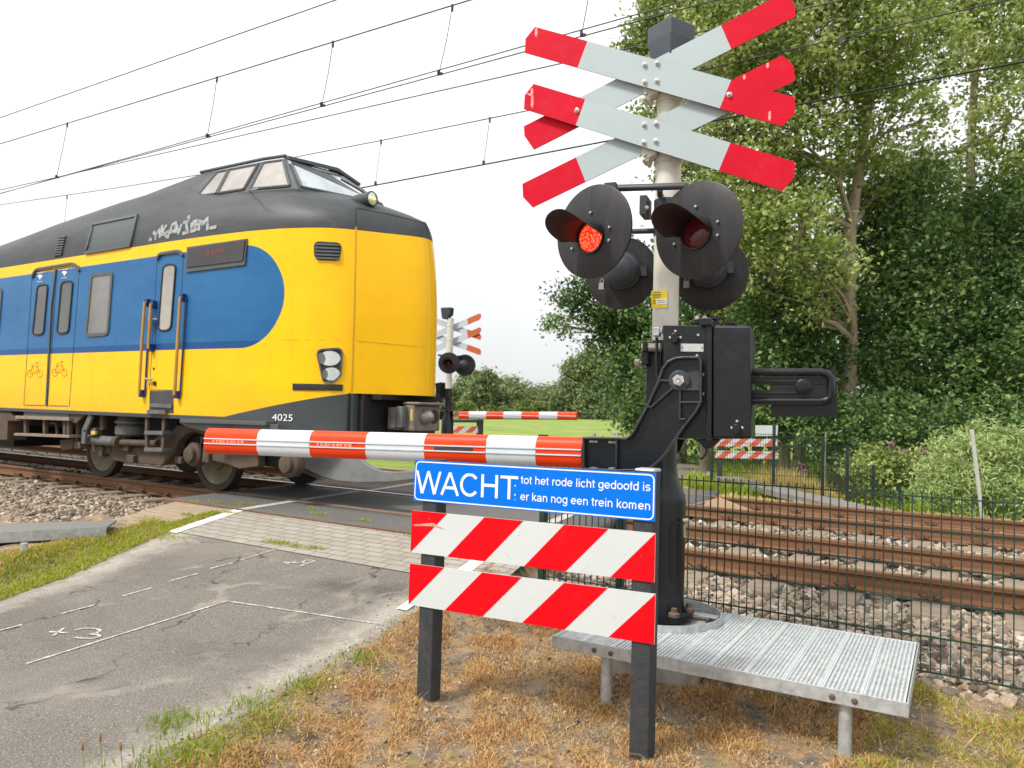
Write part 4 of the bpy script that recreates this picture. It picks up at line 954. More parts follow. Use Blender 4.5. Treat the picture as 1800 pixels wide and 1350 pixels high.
# rear half of the arm, behind the column, and the bracket holding the boom
mb = MB(); mb.prism(FM, FM.pxs(zb8([(640, 860), (770, 870), (735, 950), (685, 990), (560, 1000)]), .14), .12, .16); build('rear_arm', mb, M_black, arm, bevel=.004)
mb = MB()
qs = [FM.px(*q_, O_A)[0] for q_ in zb8([(107, 0), (320, 0)])]; ts = [FM.px(*q_, O_A)[1] for q_ in zb8([(200, 1064), (200, 864)])]
mb.fbox(FM, qs[0], qs[1] + .12, ts[1] - .006, ts[1] + .004, O_A + .02, O_A + .19); mb.fbox(FM, qs[0], qs[1] + .12, ts[0] - .004, ts[0] + .006, O_A + .02, O_A + .19); mb.fbox(FM, qs[0], qs[1] + .1, ts[0], ts[1], O_A + .17, O_A + .188)
brk = build('boom_bracket', mb, M_black, arm, bevel=.003)
for q_ in zb8([(165, 885), (290, 890), (165, 1062), (290, 1064)]): b_ = MB(); c_ = fp(*q_, O_A); b_.box(c_ - FM.n * .004, (.024, .006, .006), (FM.a, FM.n, ZUP)); b_.bolt(c_ - FM.n * .006, -FM.n, .009, .01); build('bolt', b_, M_zinc, brk)
for (qx, qy) in zb8([(165, 848), (318, 835), (295, 852)]): b_ = MB(); b_.lathe([(.012, 0), (.012, .014)], fp(qx, 766.5 if qx < 1075 else 765, O_A + .08), ZUP, 8); build('bolt', b_, M_steel, brk)
# boom
OB = O_A + .06
sR_, tR_ = FM.px(1027.5, 795.5, OB); sL_, tL_ = FM.px(369, 774.8, OB)
hR = abs(FM.px(1027.5, 768.5, OB)[1] - FM.px(1027.5, 822.5, OB)[1]) / 2; hL = abs(FM.px(372, 752, OB)[1] - FM.px(372, 797, OB)[1]) / 2
cuts = [FM.px(xx, 785, OB)[0] for xx in (369, 461, 553, 651, 753, 861, 947, 1027.5)]
def boom(fr, cuts, tz, hz, o, mats, parent, first_red=True):
    mb = MB(); n_ = 28
    for k in range(len(cuts) - 1):
        ring = []
        for s in (cuts[k], cuts[k + 1]):
            tc, h = tz(s), hz(s)
            for j in range(n_):
                a = 2 * math.pi * j / n_; ca_, sa_ = math.cos(a), math.sin(a)
                ring.append(fr.P(s, tc + h * math.copysign(abs(sa_) ** .8, sa_), o + .062 * math.copysign(abs(ca_) ** .8, ca_)))
        fs = [(j, (j + 1) % n_, n_ + (j + 1) % n_, n_ + j) for j in range(n_)]
        if k == 0: fs.append(tuple(range(n_)))
        if k == len(cuts) - 2: fs.append(tuple(range(n_, 2 * n_)))
        mb.add(ring, fs, 0 if (k % 2 == 0) == first_red else 1)
    return build('boom', mb, mats, parent, smooth=40)
tz = lambda s: tL_ + (tR_ - tL_) * (s - sL_) / (sR_ - sL_); hz = lambda s: hL + (hR - hL) * (s - sL_) / (sR_ - sL_)
bo = boom(FM, cuts, tz, hz, OB, [M_boomred, M_boomwhite], mast); bo['label'] = 'lowered boom in orange red and white bands'
mb = MB()
for fv in (.20, -.17):
    for a, b in zip(cuts, cuts[1:]):
        sa, sb = a + .002, b - .002
        mb.add([FM.P(sa, tz(sa) + hz(sa) * fv - .004, OB - .0615), FM.P(sb, tz(sb) + hz(sb) * fv - .004, OB - .0615), FM.P(sb, tz(sb) + hz(sb) * fv - .004, OB - .067), FM.P(sa, tz(sa) + hz(sa) * fv - .004, OB - .067),
                FM.P(sa, tz(sa) + hz(sa) * fv + .004, OB - .0605), FM.P(sb, tz(sb) + hz(sb) * fv + .004, OB - .0605), FM.P(sb, tz(sb) + hz(sb) * fv + .004, OB - .067), FM.P(sa, tz(sa) + hz(sa) * fv + .004, OB - .067)],
               [(0, 1, 2, 3), (7, 6, 5, 4), (2, 6, 7, 3), (0, 4, 5, 1), (0, 3, 7, 4), (1, 5, 6, 2)])
build('boom_rib', mb, M_boomwhite, bo)
for x0, x1, kind in ((384, 440, 0), (566, 628, 0), (771, 838, 1)):
    mb = MB(); s0 = FM.px(x0, 785, OB)[0]; s1 = FM.px(x1, 785, OB)[0]
    mb.prism(FM, [(s0, tz(s0) - hz(s0) * .11), (s1, tz(s1) - hz(s1) * .11), (s1, tz(s1) + hz(s1) * .14), (s0, tz(s0) + hz(s0) * .14)], OB - .0655, OB - .058, 0)
    if kind == 0:
        for fv in (.06, -.04):
            k = 9
            for j in range(k):
                a = s0 + (s1 - s0) * (j + .1) / k; b = s0 + (s1 - s0) * (j + .55 + .35 * ((j * 7) % 3) / 2) / k
                mb.prism(FM, [(a, tz(a) + hz(a) * fv - .0025), (b, tz(b) + hz(b) * fv - .0025), (b, tz(b) + hz(b) * fv + .0025), (a, tz(a) + hz(a) * fv + .0025)], OB - .0665, OB - .0652, 1)
    build('boom_label', mb, [M_boomred if kind == 0 else M_grey_dark, mat('faded_print', (.75, .42, .3), .6)], bo)
# counterweight lever on the right
OC = O_F + .12
mb = MB()
tubepts = FM.pxs(zb8([(1190, 428), (1660, 428), (1705, 440), (1728, 470), (1728, 585), (1705, 612), (1660, 620), (1190, 620)]), OC)
mb.tube([FM.P(s, t, OC) for s, t in tubepts], .021, 10)
lev = build('counterweight_lever', mb, M_black, mast, smooth=40)
mb = MB(); mb.prism(FM, rquad(FM.pxs(zb8([(1332, 640), (1332, 722), (1768, 722), (1766, 418), (1700, 412), (1700, 640)]), OC), .06), OC + .03, OC + .07); build('counterweight', mb, M_black, lev, bevel=.006)
mb = MB()
mb.prism(FM, FM.pxs(zb8([(1190, 455), (1720, 455), (1720, 508), (1190, 508)]), OC), OC + .01, OC + .028)
mb.prism(FM, FM.pxs(zb8([(1190, 545), (1720, 545), (1720, 600), (1190, 600)]), OC), OC + .01, OC + .028)
mb.prism(FM, FM.pxs(zb8([(1326, 508), (1720, 508), (1720, 545), (1326, 545)]), OC), OC + .012, OC + .026)
for yy in (488, 566): mb.prism(FM, FM.pxs(zb8([(1200, yy - 6), (1530, yy - 6), (1530, yy + 6), (1200, yy + 6)]), OC), OC, OC + .011)
mb.prism(FM, FM.pxs(zb8([(1538, 450), (1552, 450), (1552, 605), (1538, 605)]), OC), OC, OC + .011)
build('slotted_plate', mb, M_black, lev, bevel=.002)
mb = MB(); c_ = fp(*zb8([(1545, 525)])[0], OC); mb.lathe([(.042, -.01), (.042, .008), (.034, .012)], c_, -FM.n, 28); mb.lathe([(.024, .01), (.024, .03)], c_, -FM.n, 6); mb.lathe([(.012, .028), (.012, .04)], c_, -FM.n, 12); build('weight_bolt', mb, M_black, lev, smooth=30)

# ------------------------------------------------------------------ galvanised service platform
PZ = AX.z - .03
def pz(px, py): return AZ(px, py, PZ)
fl, fr_ = pz(975, 1118), pz(1592, 1236)
ad = (fr_ - fl).normalized(); pyaw = math.degrees(math.atan2(ad.y, ad.x))
FP = Frame((fl.x, fl.y, 0), pyaw)
LEN = (fr_ - fl).length; DEP = (pz(1610, 1130) - Vector((fl.x, fl.y, PZ))).dot(FP.n)
plat = thing('service_platform', 'low galvanised metal platform of perforated planks around the foot of the near signal', 'platform', (fl.x, fl.y, float(z_ground(fl.x, fl.y))))
M_perf = NT('perforated_galvanised_plank'); q = M_perf
v = q.vor(50, 'F1', q.mapping((1, 1, 0), (0, 0, -math.radians(pyaw))), 0.0)
hole = q.rng(v.outputs['Distance'], .24, .30, 1, 0)
rimh = q.rng(v.outputs['Distance'], .3, .46, 1, 0)
c = q.mix(q.rng(q.noise(24, 5, .7), .35, .65), (.46, .50, .52), (.66, .70, .72))
c = q.mix(q.rng(q.noise(5, 5, .7), .55, .72, 0, .4), c, (.45, .42, .37))
q.bump(rimh, .5, .004)
pm = q.done(c, .45, .25)
tr = q.n.new('ShaderNodeBsdfTransparent'); ms = q.n.new('ShaderNodeMixShader'); q.l.new(hole, ms.inputs[0]); q.l.new(q.b.outputs[0], ms.inputs[1]); q.l.new(tr.outputs[0], ms.inputs[2]); q.l.new(ms.outputs[0], q.n['Material Output'].inputs[0])
hx = (Vector((AX.x, AX.y, 0)) - FP.O); hs, ho = hx.dot(FP.a), hx.dot(FP.n); HR = .37
M_brightedge = mat('bright_plank_edge', (.62, .65, .66), .4, .2, .1, 20)
npl = 10; pw = LEN / npl
for k in range(npl):
    s0, s1 = k * pw + .0008, (k + 1) * pw - .0008
    mb = MB(); ss = np.linspace(s0, s1, 9)
    def strip(f0, f1):
        for a, b in zip(ss, ss[1:]):
            o0a, o0b, o1a, o1b = f0(a), f0(b), f1(a), f1(b)
            if o1a - o0a < .004 and o1b - o0b < .004: continue
            mb.add([FP.P(a, PZ, o0a), FP.P(b, PZ, o0b), FP.P(b, PZ, o1b), FP.P(a, PZ, o1a)], [(0, 1, 2, 3)])
    circ = lambda s, sg: ho + sg * math.sqrt(max(HR ** 2 - (s - hs) ** 2, 0))
    if abs(s0 - hs) < HR or abs(s1 - hs) < HR or s0 < hs < s1:
        strip(lambda s: .0, lambda s: min(DEP, circ(s, -1))); strip(lambda s: min(DEP, max(0, circ(s, 1))), lambda s: DEP)
    else: strip(lambda s: .0, lambda s: DEP)
    # folded edges of the plank
    for s_ in (s0, s1):
        segs = [(.0, DEP)] if abs(s_ - hs) >= HR else [(.0, circ(s_, -1)), (circ(s_, 1), DEP)]
        for a, b in segs:
            if b - a > .02: mb.box(FP.P(s_ + (.004 if s_ == s0 else -.004), PZ - .0125, (a + b) / 2), (.0035, (b - a) / 2, .0115), (FP.a, FP.n, ZUP), 1)
    for s_ in (s0, s1): 
        for a, b in ([(.0, DEP)] if abs(s_ - hs) >= HR else [(.0, circ(s_, -1)), (circ(s_, 1), DEP)]):
            if b - a > .02: mb.box(FP.P(s_ + (.0045 if s_ == s0 else -.0045), PZ + .003, (a + b) / 2), (.0042, (b - a) / 2, .0015), (FP.a, FP.n, ZUP), 2)
    build('plank', mb, [pm, M_galv, M_brightedge], plat, recalc=False)
mb = MB()
mb.fbox(FP, -.004, LEN + .004, PZ - .062, PZ + .006, -.008, -.002); mb.fbox(FP, -.004, LEN + .004, PZ - .062, PZ + .002, DEP + .001, DEP + .007)
mb.fbox(FP, LEN + .004, LEN + .012, PZ - .062, PZ + .004, -.008, DEP + .007); mb.fbox(FP, -.012, -.004, PZ - .062, PZ + .004, -.008, DEP + .007)
build('edge_profile', mb, M_galv, plat, bevel=.006)
mb = MB(); mb.lathe([(HR - .003, PZ - .05), (HR - .003, PZ + .045), (HR + .003, PZ + .045), (HR + .003, PZ - .05)], (AX.x, AX.y, 0), ZUP, 64, closed=False); build('ring', mb, M_galv, plat, smooth=40)
def sline(px): return (AZ(px, 1165, PZ) - FP.O).dot(FP.a)
for k, (s, o) in enumerate((((pz(1052, 1140) - FP.O).dot(FP.a), .05), ((pz(1481, 1222) - FP.O).dot(FP.a), .05), ((pz(1052, 1140) - FP.O).dot(FP.a), DEP - .08), ((pz(1481, 1222) - FP.O).dot(FP.a), DEP - .08))):
    mb = MB(); b0 = FP.P(s, 0, o); g_ = float(z_ground(b0.x, b0.y)); mb.lathe([(.03, g_ - .12), (.03, PZ - .02)], (b0.x, b0.y, 0), ZUP, 20); build('leg', mb, M_galv, plat, smooth=40)
    if o < .2:
        for d in (-.05, .045): b_ = MB(); b_.bolt(FP.P(s + d, PZ - .032, -.008), -FP.n, .014, .008, n=14); build('bolt', b_, M_rustbolt, plat)
# concrete footing and steel angle inside the ring
mb = MB(); mb.box((AX.x, AX.y, AX.z - .26), (.28, .28, .22), (FM.a, FM.n, ZUP)); o = build('concrete_footing', mb, M_concrete, bevel=.015); tag(o, 'square concrete footing under the black column of the near signal', 'footing')
mb = MB(); mb.box(FP.P(hs + .24, PZ + .02, ho + .12), (.09, .035, .003), (FP.a, FP.n, ZUP)); mb.box(FP.P(hs + .33, PZ + .0, ho + .12), (.003, .035, .022), (FP.a, FP.n, ZUP)); build('angle_bracket', mb, M_galv, plat)

# second platform left of the road
mb_top = [AZ(-160, 925, -.05), AZ(205, 914, -.05), AZ(188, 926, -.05), AZ(-160, 945, -.05)]
lp = thing('service_platform', 'grey metal platform edge at the left border behind the mossy grass', 'platform', (mb_top[1].x, mb_top[1].y, -.35))
mb = MB(); n_ = 4; vs = mb_top + [p - ZUP * .02 for p in mb_top]; mb.add(vs, [(0, 1, 2, 3), (7, 6, 5, 4)] + [(i, (i + 1) % 4, 4 + (i + 1) % 4, 4 + i) for i in range(4)]); build('deck', mb, mat('grey_grating', (.22, .225, .225), .5, .3, .15, 60, .6, 220), lp)
mb = MB(); d = (mb_top[2] - mb_top[3]).normalized(); mb.box((mb_top[2] + mb_top[3]) / 2 - ZUP * .045 - FP.n * .005, ((mb_top[2] - mb_top[3]).length / 2, .004, .05), (d, Vector((-d.y, d.x, 0)), ZUP)); build('edge_profile', mb, M_galv, lp)
for px in (30, -110):
    p = AZ(px, 950, -.05); mb = MB(); mb.lathe([(.03, -.5), (.03, -.08)], (p.x, p.y + .06, 0), ZUP, 16); build('leg', mb, M_galv, lp, smooth=40)

# ------------------------------------------------------------------ WACHT sign with striped boards
SZ = 3.50
sr0 = AD(1130, 1325, SZ); 
FS = Frame((sr0.x, sr0.y, 0), 2.3)
zs = lambda L: zp(700, 780, 3.4615, L)
gz = lambda p: float(z_ground(p.x, p.y))
sign = thing('warning_sign', 'blue WACHT sign over two red and white striped boards on grey posts beside the road', 'sign', (sr0.x, sr0.y, gz(sr0)))
def sboard(name, pts, mats, polys, o=-.03, th=.006, parent=sign):
    mb = MB(); mb.prism(FS, FS.pxs(zs(pts), o), o, o + th, 0)
    ob = build(name, mb, mats, parent)
    if polys:
        mb = MB()
        for p in polys: mb.prism(FS, FS.pxs(zs(p), o), o - .0012, o - .0002, 0)
        build('stripe', mb, [M_red], ob)
    return ob
def yl(p, q, x): return p[1] + (q[1] - p[1]) * (x - p[0]) / (q[0] - p[0])
def stripes(TL, TR, BR, BL, tops, bots):
    T = lambda x: (x, yl(TL, TR, x)); B = lambda x: (x, yl(BL, BR, x))
    return [[TL, T(tops[0]), BL], [T(tops[1]), T(tops[2]), B(bots[1]), B(bots[0])], [T(tops[3]), T(tops[4]), B(bots[3]), B(bots[2])], [TR, BR, B(bots[4])]]
q1 = [(85, 405), (1565, 545), (1558, 845), (75, 660)]; q2 = [(72, 728), (1565, 915), (1558, 1222), (62, 978)]
sboard('striped_board', q1, [M_white], stripes(*q1, (298, 525, 762, 1010, 1280), (297, 525, 765, 1018, 1290)))['label'] = 'upper striped board with a scuff at its left end'
sboard('striped_board', q2, [M_white], stripes(*q2, (280, 510, 752, 1010, 1275), (282, 512, 752, 1010, 1280)))['label'] = 'lower striped board'
mb = MB(); mb.prism(FS, FS.pxs(zs([(92, 492), (160, 486), (215, 482), (278, 520), (230, 505), (160, 500), (100, 500)]), -.03), -.0318, -.0302); sc_ = build('scuff_mark', mb, mat('scuffed_paint', (.5, .3, .22), .8, 0, .4, 40), sign)
qb = [(103, 97), (1568, 180), (1562, 475), (90, 345)]
mb = MB(); mb.prism(FS, rquad(FS.pxs(zs(qb), -.03), .012), -.03, -.024); bl = build('blue_panel', mb, [M_blue, M_letter], sign)
# white border line with round corners
inner = rquad(FS.pxs(zs([(112, 108), (1558, 191), (1552, 463), (100, 337)]), -.03), .14, 7)
build('border_line', rim(FS, inner, .006, -.0316, -.0302), M_letter, bl)
mb = MB()
capW = abs(FS.px(*zs([(590, 190)])[0], -.031)[1] - FS.px(*zs([(590, 331)])[0], -.031)[1])
fit_text(mb, FS, 'WACHT', zs([(115, 295)])[0], zs([(714, 341)])[0], capW, -.0312, .092)
cap1 = abs(FS.px(*zs([(1090, 212)])[0], -.031)[1] - FS.px(*zs([(1090, 264)])[0], -.031)[1])
fit_text(mb, FS, 'tot het rode licht gedoofd is', zs([(748, 243)])[0], zs([(1532, 289)])[0], cap1, -.0312, .088)
fit_text(mb, FS, 'er kan nog een trein komen', zs([(744, 343)])[0], zs([(1532, 405)])[0], cap1, -.0312, .088)
for q_ in ((712, 256), (710, 311), (710, 340)):
    s_, t_ = FS.px(*zs([q_])[0], -.0312); r_ = .0035 if q_[1] < 330 else .002
    mb.add([FS.P(s_ - r_, t_ - r_, -.0312), FS.P(s_ + r_, t_ - r_, -.0312), FS.P(s_ + r_, t_ + r_, -.0312), FS.P(s_ - r_, t_ + r_, -.0312)], [(0, 1, 2, 3)])
build('lettering', mb, M_letter, bl, recalc=False)
for (x0, x1, ytop, yb) in ((738, 774, 808, 1212), (1110, 1149, 826, 1326)):
    a = FS.px(x0, (ytop + yb) / 2, -.024)[0]; b = a + .095; tt = FS.px((x0 + x1) / 2, ytop, -.024)[1]
    c_ = FS.P((a + b) / 2, 0, .03); mb = MB(); mb.fbox(FS, a, b, gz(c_) - .15, tt, -.0235, .072)
    if x0 > 1000: mb.fbox(FS, a - .002, b + .002, tt - .012, tt + .006, -.0225, .074, 1)
    ps = build('post', mb, [M_post, M_galv], sign, bevel=.008)
    qh = (750, 1125) if x0 < 1000 else (1124, 1193)
    b_ = MB(); b_.lathe([(.0045, -.002), (.0045, .0006)], FS.P(*FS.px(*qh, -.0236), -.0236), -FS.n, 12); build('screw_hole', b_, M_hood, ps)

# ------------------------------------------------------------------ green mesh fence in front of the track
FY = 5.08
FF = Frame((0, FY, 0), 0)
ztop = AY(1300, 849.7, FY).z; zbot = ztop - 1.0
xL = AY(950, 900, FY).x; xR = 1.6
fence = thing('mesh_fence', 'green wire mesh fence between the platform and the near track', 'fence', (xL, FY, zbot))
def wire_panel(fr, s0, s1, t0, t1, sp, r, spike, hz_every=.2, o=0):
    mb = MB()
    def bar(a, b, w): 
        d = (b - a); L = d.length; d.normalize(); u = fr.n; v = d.cross(u)
        mb.box((a + b) / 2, (L / 2, w, w), (d, u, v))
    n_ = int(round((s1 - s0) / sp))
    for k in range(n_ + 1): s = s0 + (s1 - s0) * k / n_; bar(fr.P(s, t0, o), fr.P(s, t1 + spike, o), r)
    m_ = int(round((t1 - t0) / hz_every))
    for k in range(m_ + 1):
        t = t0 + (t1 - t0) * k / m_
        for oo in (-.006, .006): bar(fr.P(s0, t, o + oo), fr.P(s1, t, o + oo), r * 1.05)
    return mb
px_post = [AY(951, 930, FY).x, AY(1087, 980, FY).x, AY(1087, 980, FY).x + 2.52, AY(1087, 980, FY).x + 5.04]
edges = [xL + .02] + px_post[1:]
for a, b in zip(edges, edges[1:]): build('wire_panel', wire_panel(FF, a + .01, b - .01, zbot, ztop, .05, .0034, .028), M_green, fence, recalc=False)
for x_ in px_post:
    mb = MB(); mb.box((x_, FY + .035, (zbot + ztop) / 2 - .15), (.028, .022, .66)); build('post', mb, M_green, fence, bevel=.004)

# ------------------------------------------------------------------ far side: mast, signs, fence, post
OFZ = -.08
fb = AD(786, 760, 18.2); fbz = -.12
FX = Frame((fb.x, fb.y, 0), 11.0)
fm = thing('crossing_signal', 'distant signal pole behind the train nose with faded orange double crossbuck and lowered boom', 'crossing signal', (fb.x, fb.y, fbz))
z5 = lambda L: zp(740, 520, 5, L)
def fq(q, o=0): s, t = FX.px(*z5([q])[0], o); return FX.P(s, t, o)
mb = MB(); mb.lathe([(.078, FX.px(784, 684)[1]), (.078, FX.px(786, 560)[1])], (fb.x, fb.y, 0), ZUP, 20)
for yy in (265, 388): mb.lathe([(.084, fq((225, yy + 6)).z), (.084, fq((225, yy - 4)).z)], (fb.x, fb.y, 0), ZUP, 20)
build('pole', mb, M_pole, fm, smooth=40)
mb = MB(); mb.lathe([(.15, fbz), (.145, fq((205, 1100)).z), (.088, fq((205, 1050)).z), (.086, fq((205, 815)).z)], (fb.x, fb.y, 0), ZUP, 24); build('column', mb, M_black, fm, smooth=40)
mb = MB(); mb.prism(FX, FX.pxs(z5([(200, 205), (195, 175), (188, 108), (276, 104), (268, 172), (250, 180), (250, 205)])), -.1, .1); build('bell_housing', mb, M_grey_dark, fm, bevel=.01)
FBM = [M_fadedred, mat('far_pale_board', (.5, .53, .58), .5), M_pink, M_edge]
for out, c1, c2, o in (([(-70, 145), (-72, 100), (-40, 60), (516, 292), (522, 325), (522, 345)], 0, 0, 0),):
    pass
def far_board(xc, yc, slope, o):
    """double sided board seen from behind the pole"""
    x0, x1 = -85, 528; h = 26
    L = lambda x: yc + slope * (x - xc)
    s_ = 1 if slope > 0 else -1
    out = [(x0, L(x0) - h * .8), (x0 + 16, L(x0 + 16) - h - 2), (x1 - 14, L(x1 - 14) - h - 2), (x1, L(x1) - h * .5), (x1 - 3, L(x1) + h * .6), (x1 - 18, L(x1 - 18) + h + 2), (x0 + 4, L(x0) + h)]
    cross_board(FX, o, .012, z5(out), z5([(30, L(30) - 40), (42, L(42) + 40)] if slope < 0 else [(42, L(42) - 40), (30, L(30) + 40)]), z5([(403, L(403) - 40), (416, L(416) + 40)] if slope < 0 else [(412, L(412) - 40), (396, L(396) + 40)]), FBM, None, fm)
far_board(222, 305, -.42, .10); far_board(222, 427, -.42, .10)
far_board(222, 255, .36, .125); far_board(222, 388, .36, .125)
# far lamps
fd = (AD(786, 637, 18.0), AD(817, 641, 18.6))
b_ = MB(); dn = -FH; b_.lathe([(.25, -.02), (.25, 0), (.12, .01)], fq((245, 590), -.3), dn, 40); dd = build('lamp_disc', b_, M_disc, fm, smooth=35)
p = fq((238, 592), -.33)
b_ = MB(); b_.lathe([(.09, 0), (.05, .02), (.002, .024)], p, dn, 24, closed=False); build('lens', b_, M_lens, dd, smooth=60)
b_ = MB(); h_ = RH; vo = []
for i in range(25):
    a = math.radians(-115 + 230 * i / 24)
    for k in range(2):
        q_ = Vector(p) + (ZUP * math.cos(a) + h_ * math.sin(a)) * (.105 + .01 * k) + dn * (k * (.05 + .2 * max(0, math.cos(a / 2)))); vo.append(q_)
b_.add(vo, [(2 * i, 2 * i + 1, 2 * i + 3, 2 * i + 2) for i in range(24)]); hd = build('hood', b_, M_hood, dd, smooth=60, recalc=False); sd = hd.modifiers.new('thickness', 'SOLIDIFY'); sd.thickness = .006
b_ = MB(); b_.lathe([(.26, -.02), (.26, 0), (.12, .01)], fq((385, 610), .3), dn, 40); dd2 = build('lamp_disc', b_, M_disc, fm, smooth=35)
b_ = MB(); b_.lathe([(.125, 0), (.125, .06), (.10, .11), (.05, .14), (.002, .145)], fq((372, 608), .3), dn, 28, closed=False); build('lamp_housing', b_, M_grey_dark, dd2, smooth=40)
b_ = MB(); b_.tube([fq((225, 540)), fq((372, 528), .25), fq((372, 570), .27)], .022, 8); b_.tube([fq((225, 560)), fq((245, 545), -.25)], .022, 8); b_.tube([fq((225, 530), .02), fq((150, 520), -.2)], .022, 8); build('lamp_bracket', b_, M_grey_dark, fm, smooth=40)
# far barrier
mb = MB(); mb.prism(FX, FX.pxs(z5([(140, 770), (188, 760), (190, 900), (150, 900)])), -.1, .2); mb.prism(FX, FX.pxs(z5([(140, 1010), (290, 1005), (292, 1085), (140, 1090)])), .05, .3); build('barrier_machine', mb, M_black, fm, bevel=.01)
b_ = MB()
for L in ([(145, 855), (205, 1000), (225, 1005)], [(238, 870), (295, 1000), (250, 1012)]): b_.tube([fq(q_, -.12) for q_ in L], .022, 8)
build('arm_rod', b_, M_black, fm, smooth=40)
fo = .0; fc = [FX.px(*z5([(xx, 1050)])[0], fo)[0] for xx in (340, 429, 580, 732, 889, 1044, 1204, 1370)]
ft0 = FX.px(*z5([(340, 1049)])[0], fo)[1]; ft1 = FX.px(*z5([(1370, 1056)])[0], fo)[1]
tzf = lambda s: ft0 + (ft1 - ft0) * (s - fc[0]) / (fc[-1] - fc[0])
fbo = boom(FX, fc, tzf, lambda s: .092, fo, [M_boomred, M_boomwhite], fm)
mb = MB()
for a, b in zip(fc, fc[1:]): mb.fbox(FX, a + .003, b - .003, (tzf(a) + tzf(b)) / 2 - .008, (tzf(a) + tzf(b)) / 2 + .008, fo - .066, fo - .055)
build('boom_rib', mb, M_boomwhite, fbo)
for j, m_ in ((1, M_fadedred), (3, None), (5, None)):
    a, b = fc[j * 2 if j < 3 else 4], fc[(j * 2 if j < 3 else 4) + 1]
mb = MB(); mb.prism(FX, FX.pxs(z5([(290, 1012), (338, 1010), (338, 1085), (290, 1085)]), fo), fo - .05, fo + .05); build('boom_bracket', mb, mat('tan_bracket', (.4, .25, .13), .6), fm)

def far_sign(fr, boards, posts, lab, back):
    b0 = boards[0][1]; p0 = fr.P(*fr.px(*posts[0][0]), 0)
    root = thing('warning_sign', lab, 'sign', (p0.x, p0.y, float(z_ground(p0.x, p0.y))))
    for kind, pts, n_ in boards:
        mb = MB(); P_ = fr.pxs(pts, 0)
        mb.prism(fr, P_, 0, .01, 0)
        ob = build('striped_board' if kind == 'stripe' else 'sign_panel', mb, [back if kind == 'back' else M_white], root)
        if kind == 'stripe':
            mb = MB(); TL, TR, BR, BL = P_
            L = lambda a, b, t: (a[0] + (b[0] - a[0]) * t, a[1] + (b[1] - a[1]) * t)
            for k in range(-1, n_):
                a0, a1, sh = k / n_ + .02, (k + .5) / n_ + .02, .55 / n_ * 1.0
                T0, T1, B0, B1 = a0 + sh, a1 + sh, a0, a1
                cl = lambda v_: min(max(v_, 0), 1)
                if T1 <= 0 and B1 <= 0 or (T0 >= 1 and B0 >= 1): continue
                mb.prism(fr, [L(TL, TR, cl(T0)), L(TL, TR, cl(T1)), L(BL, BR, cl(B1)), L(BL, BR, cl(B0))], -.003, -.0005)
            build('stripe', mb, [mat('faded_red_stripe', (.62, .10, .06), .5)], ob)
    for (a, b, w) in posts:
        s, t = fr.px(*a, .012); s2, t2 = fr.px(*b, .012); mb = MB(); mb.fbox(fr, s - w, s + w, t2 - .35, t, .0115, .11); build('post', mb, M_post, root, bevel=.006)
    return root
FT = Frame(AD(1320, 800, 17.0), 8); FT.O.z = 0
zf4 = lambda L: zp(1200, 740, 6, L)
M_signback = mat('pale_sign_back', (.5, .55, .52), .5, .1, .08, 4)
far_sign(FT, [('back', zf4([(440, 46), (1005, 46), (1000, 158), (440, 160)]), 0), ('stripe', zf4([(350, 190), (1002, 190), (1002, 268), (350, 268)]), 4), ('stripe', zf4([(345, 312), (1002, 322), (1002, 402), (343, 390)]), 4)], [(zf4([(392, 180)])[0], zf4([(385, 605)])[0], .055), (zf4([(975, 46)])[0], zf4([(945, 655)])[0], .055)], 'distant red and white striped boards behind the far green mesh fence', M_signback)
FT2 = Frame(AD(820, 755, 19.5), 8); FT2.O.z = 0
far_sign(FT2, [('back', z5([(255, 1088), (525, 1088), (525, 1114), (255, 1114)]), 0), ('stripe', z5([(258, 1145), (500, 1148), (500, 1205), (258, 1203)]), 2)], [(z5([(512, 1086)])[0], z5([(510, 1215)])[0], .075)], 'distant striped board under the far boom beside the far signal column', M_grey_dark)

# stepped mesh fence on the far bank
fp_px = [(1252, 772, 843), (1361, 745, 851), (1447, 767, 868), (1490, 784, 886), (1536, 818, 918), (1582, 853, 950)]
FG = Frame(AD(1361, 800, 15.6), 14); FG.O.z = 0
ff = thing('mesh_fence', 'stepped green mesh fence on the bank beyond the far track', 'fence', FG.P(*FG.px(1361, 851), 0))
posts_ = []
for x_, yt, yb in fp_px:
    s, t = FG.px(x_, yt); s2, t2 = FG.px(x_, yb); posts_.append((s, t, t2)); mb = MB(); mb.box(FG.P(s, (t + t2) / 2 - .2, .03), (.033, .026, (t - t2) / 2 + .2), (FG.a, FG.n, ZUP)); build('post', mb, M_green, ff, bevel=.004)
for (s0, t0, b0), (s1, t1, b1) in zip(posts_, posts_[1:]):
    tp_ = min(t0, t1) - .02 if s0 > posts_[0][0] + .1 else max(t0, t1) - .22
    build('wire_panel', wire_panel(FG, s0 + .01, s1 - .01, tp_ - 1.0, tp_, .05, .0045, .02), M_green, ff, recalc=False)
# thin leaning white post
a = AD(1709, 760, 13.8); b = AD(1727, 912, 13.8); mb = MB(); d = (a - b); mb.box((a + b) / 2, (.028, .02, d.length / 2 + .05), (RH, d.normalized().cross(RH), d.normalized()))
o = build('marker_post', mb, mat('weathered_white_post', (.55, .56, .53), .6, 0, .1, 6, stain=(.35, .3, .22), stain_amt=.5), bevel=.004); tag(o, 'thin white post leaning in front of the pale willow bush', 'post')
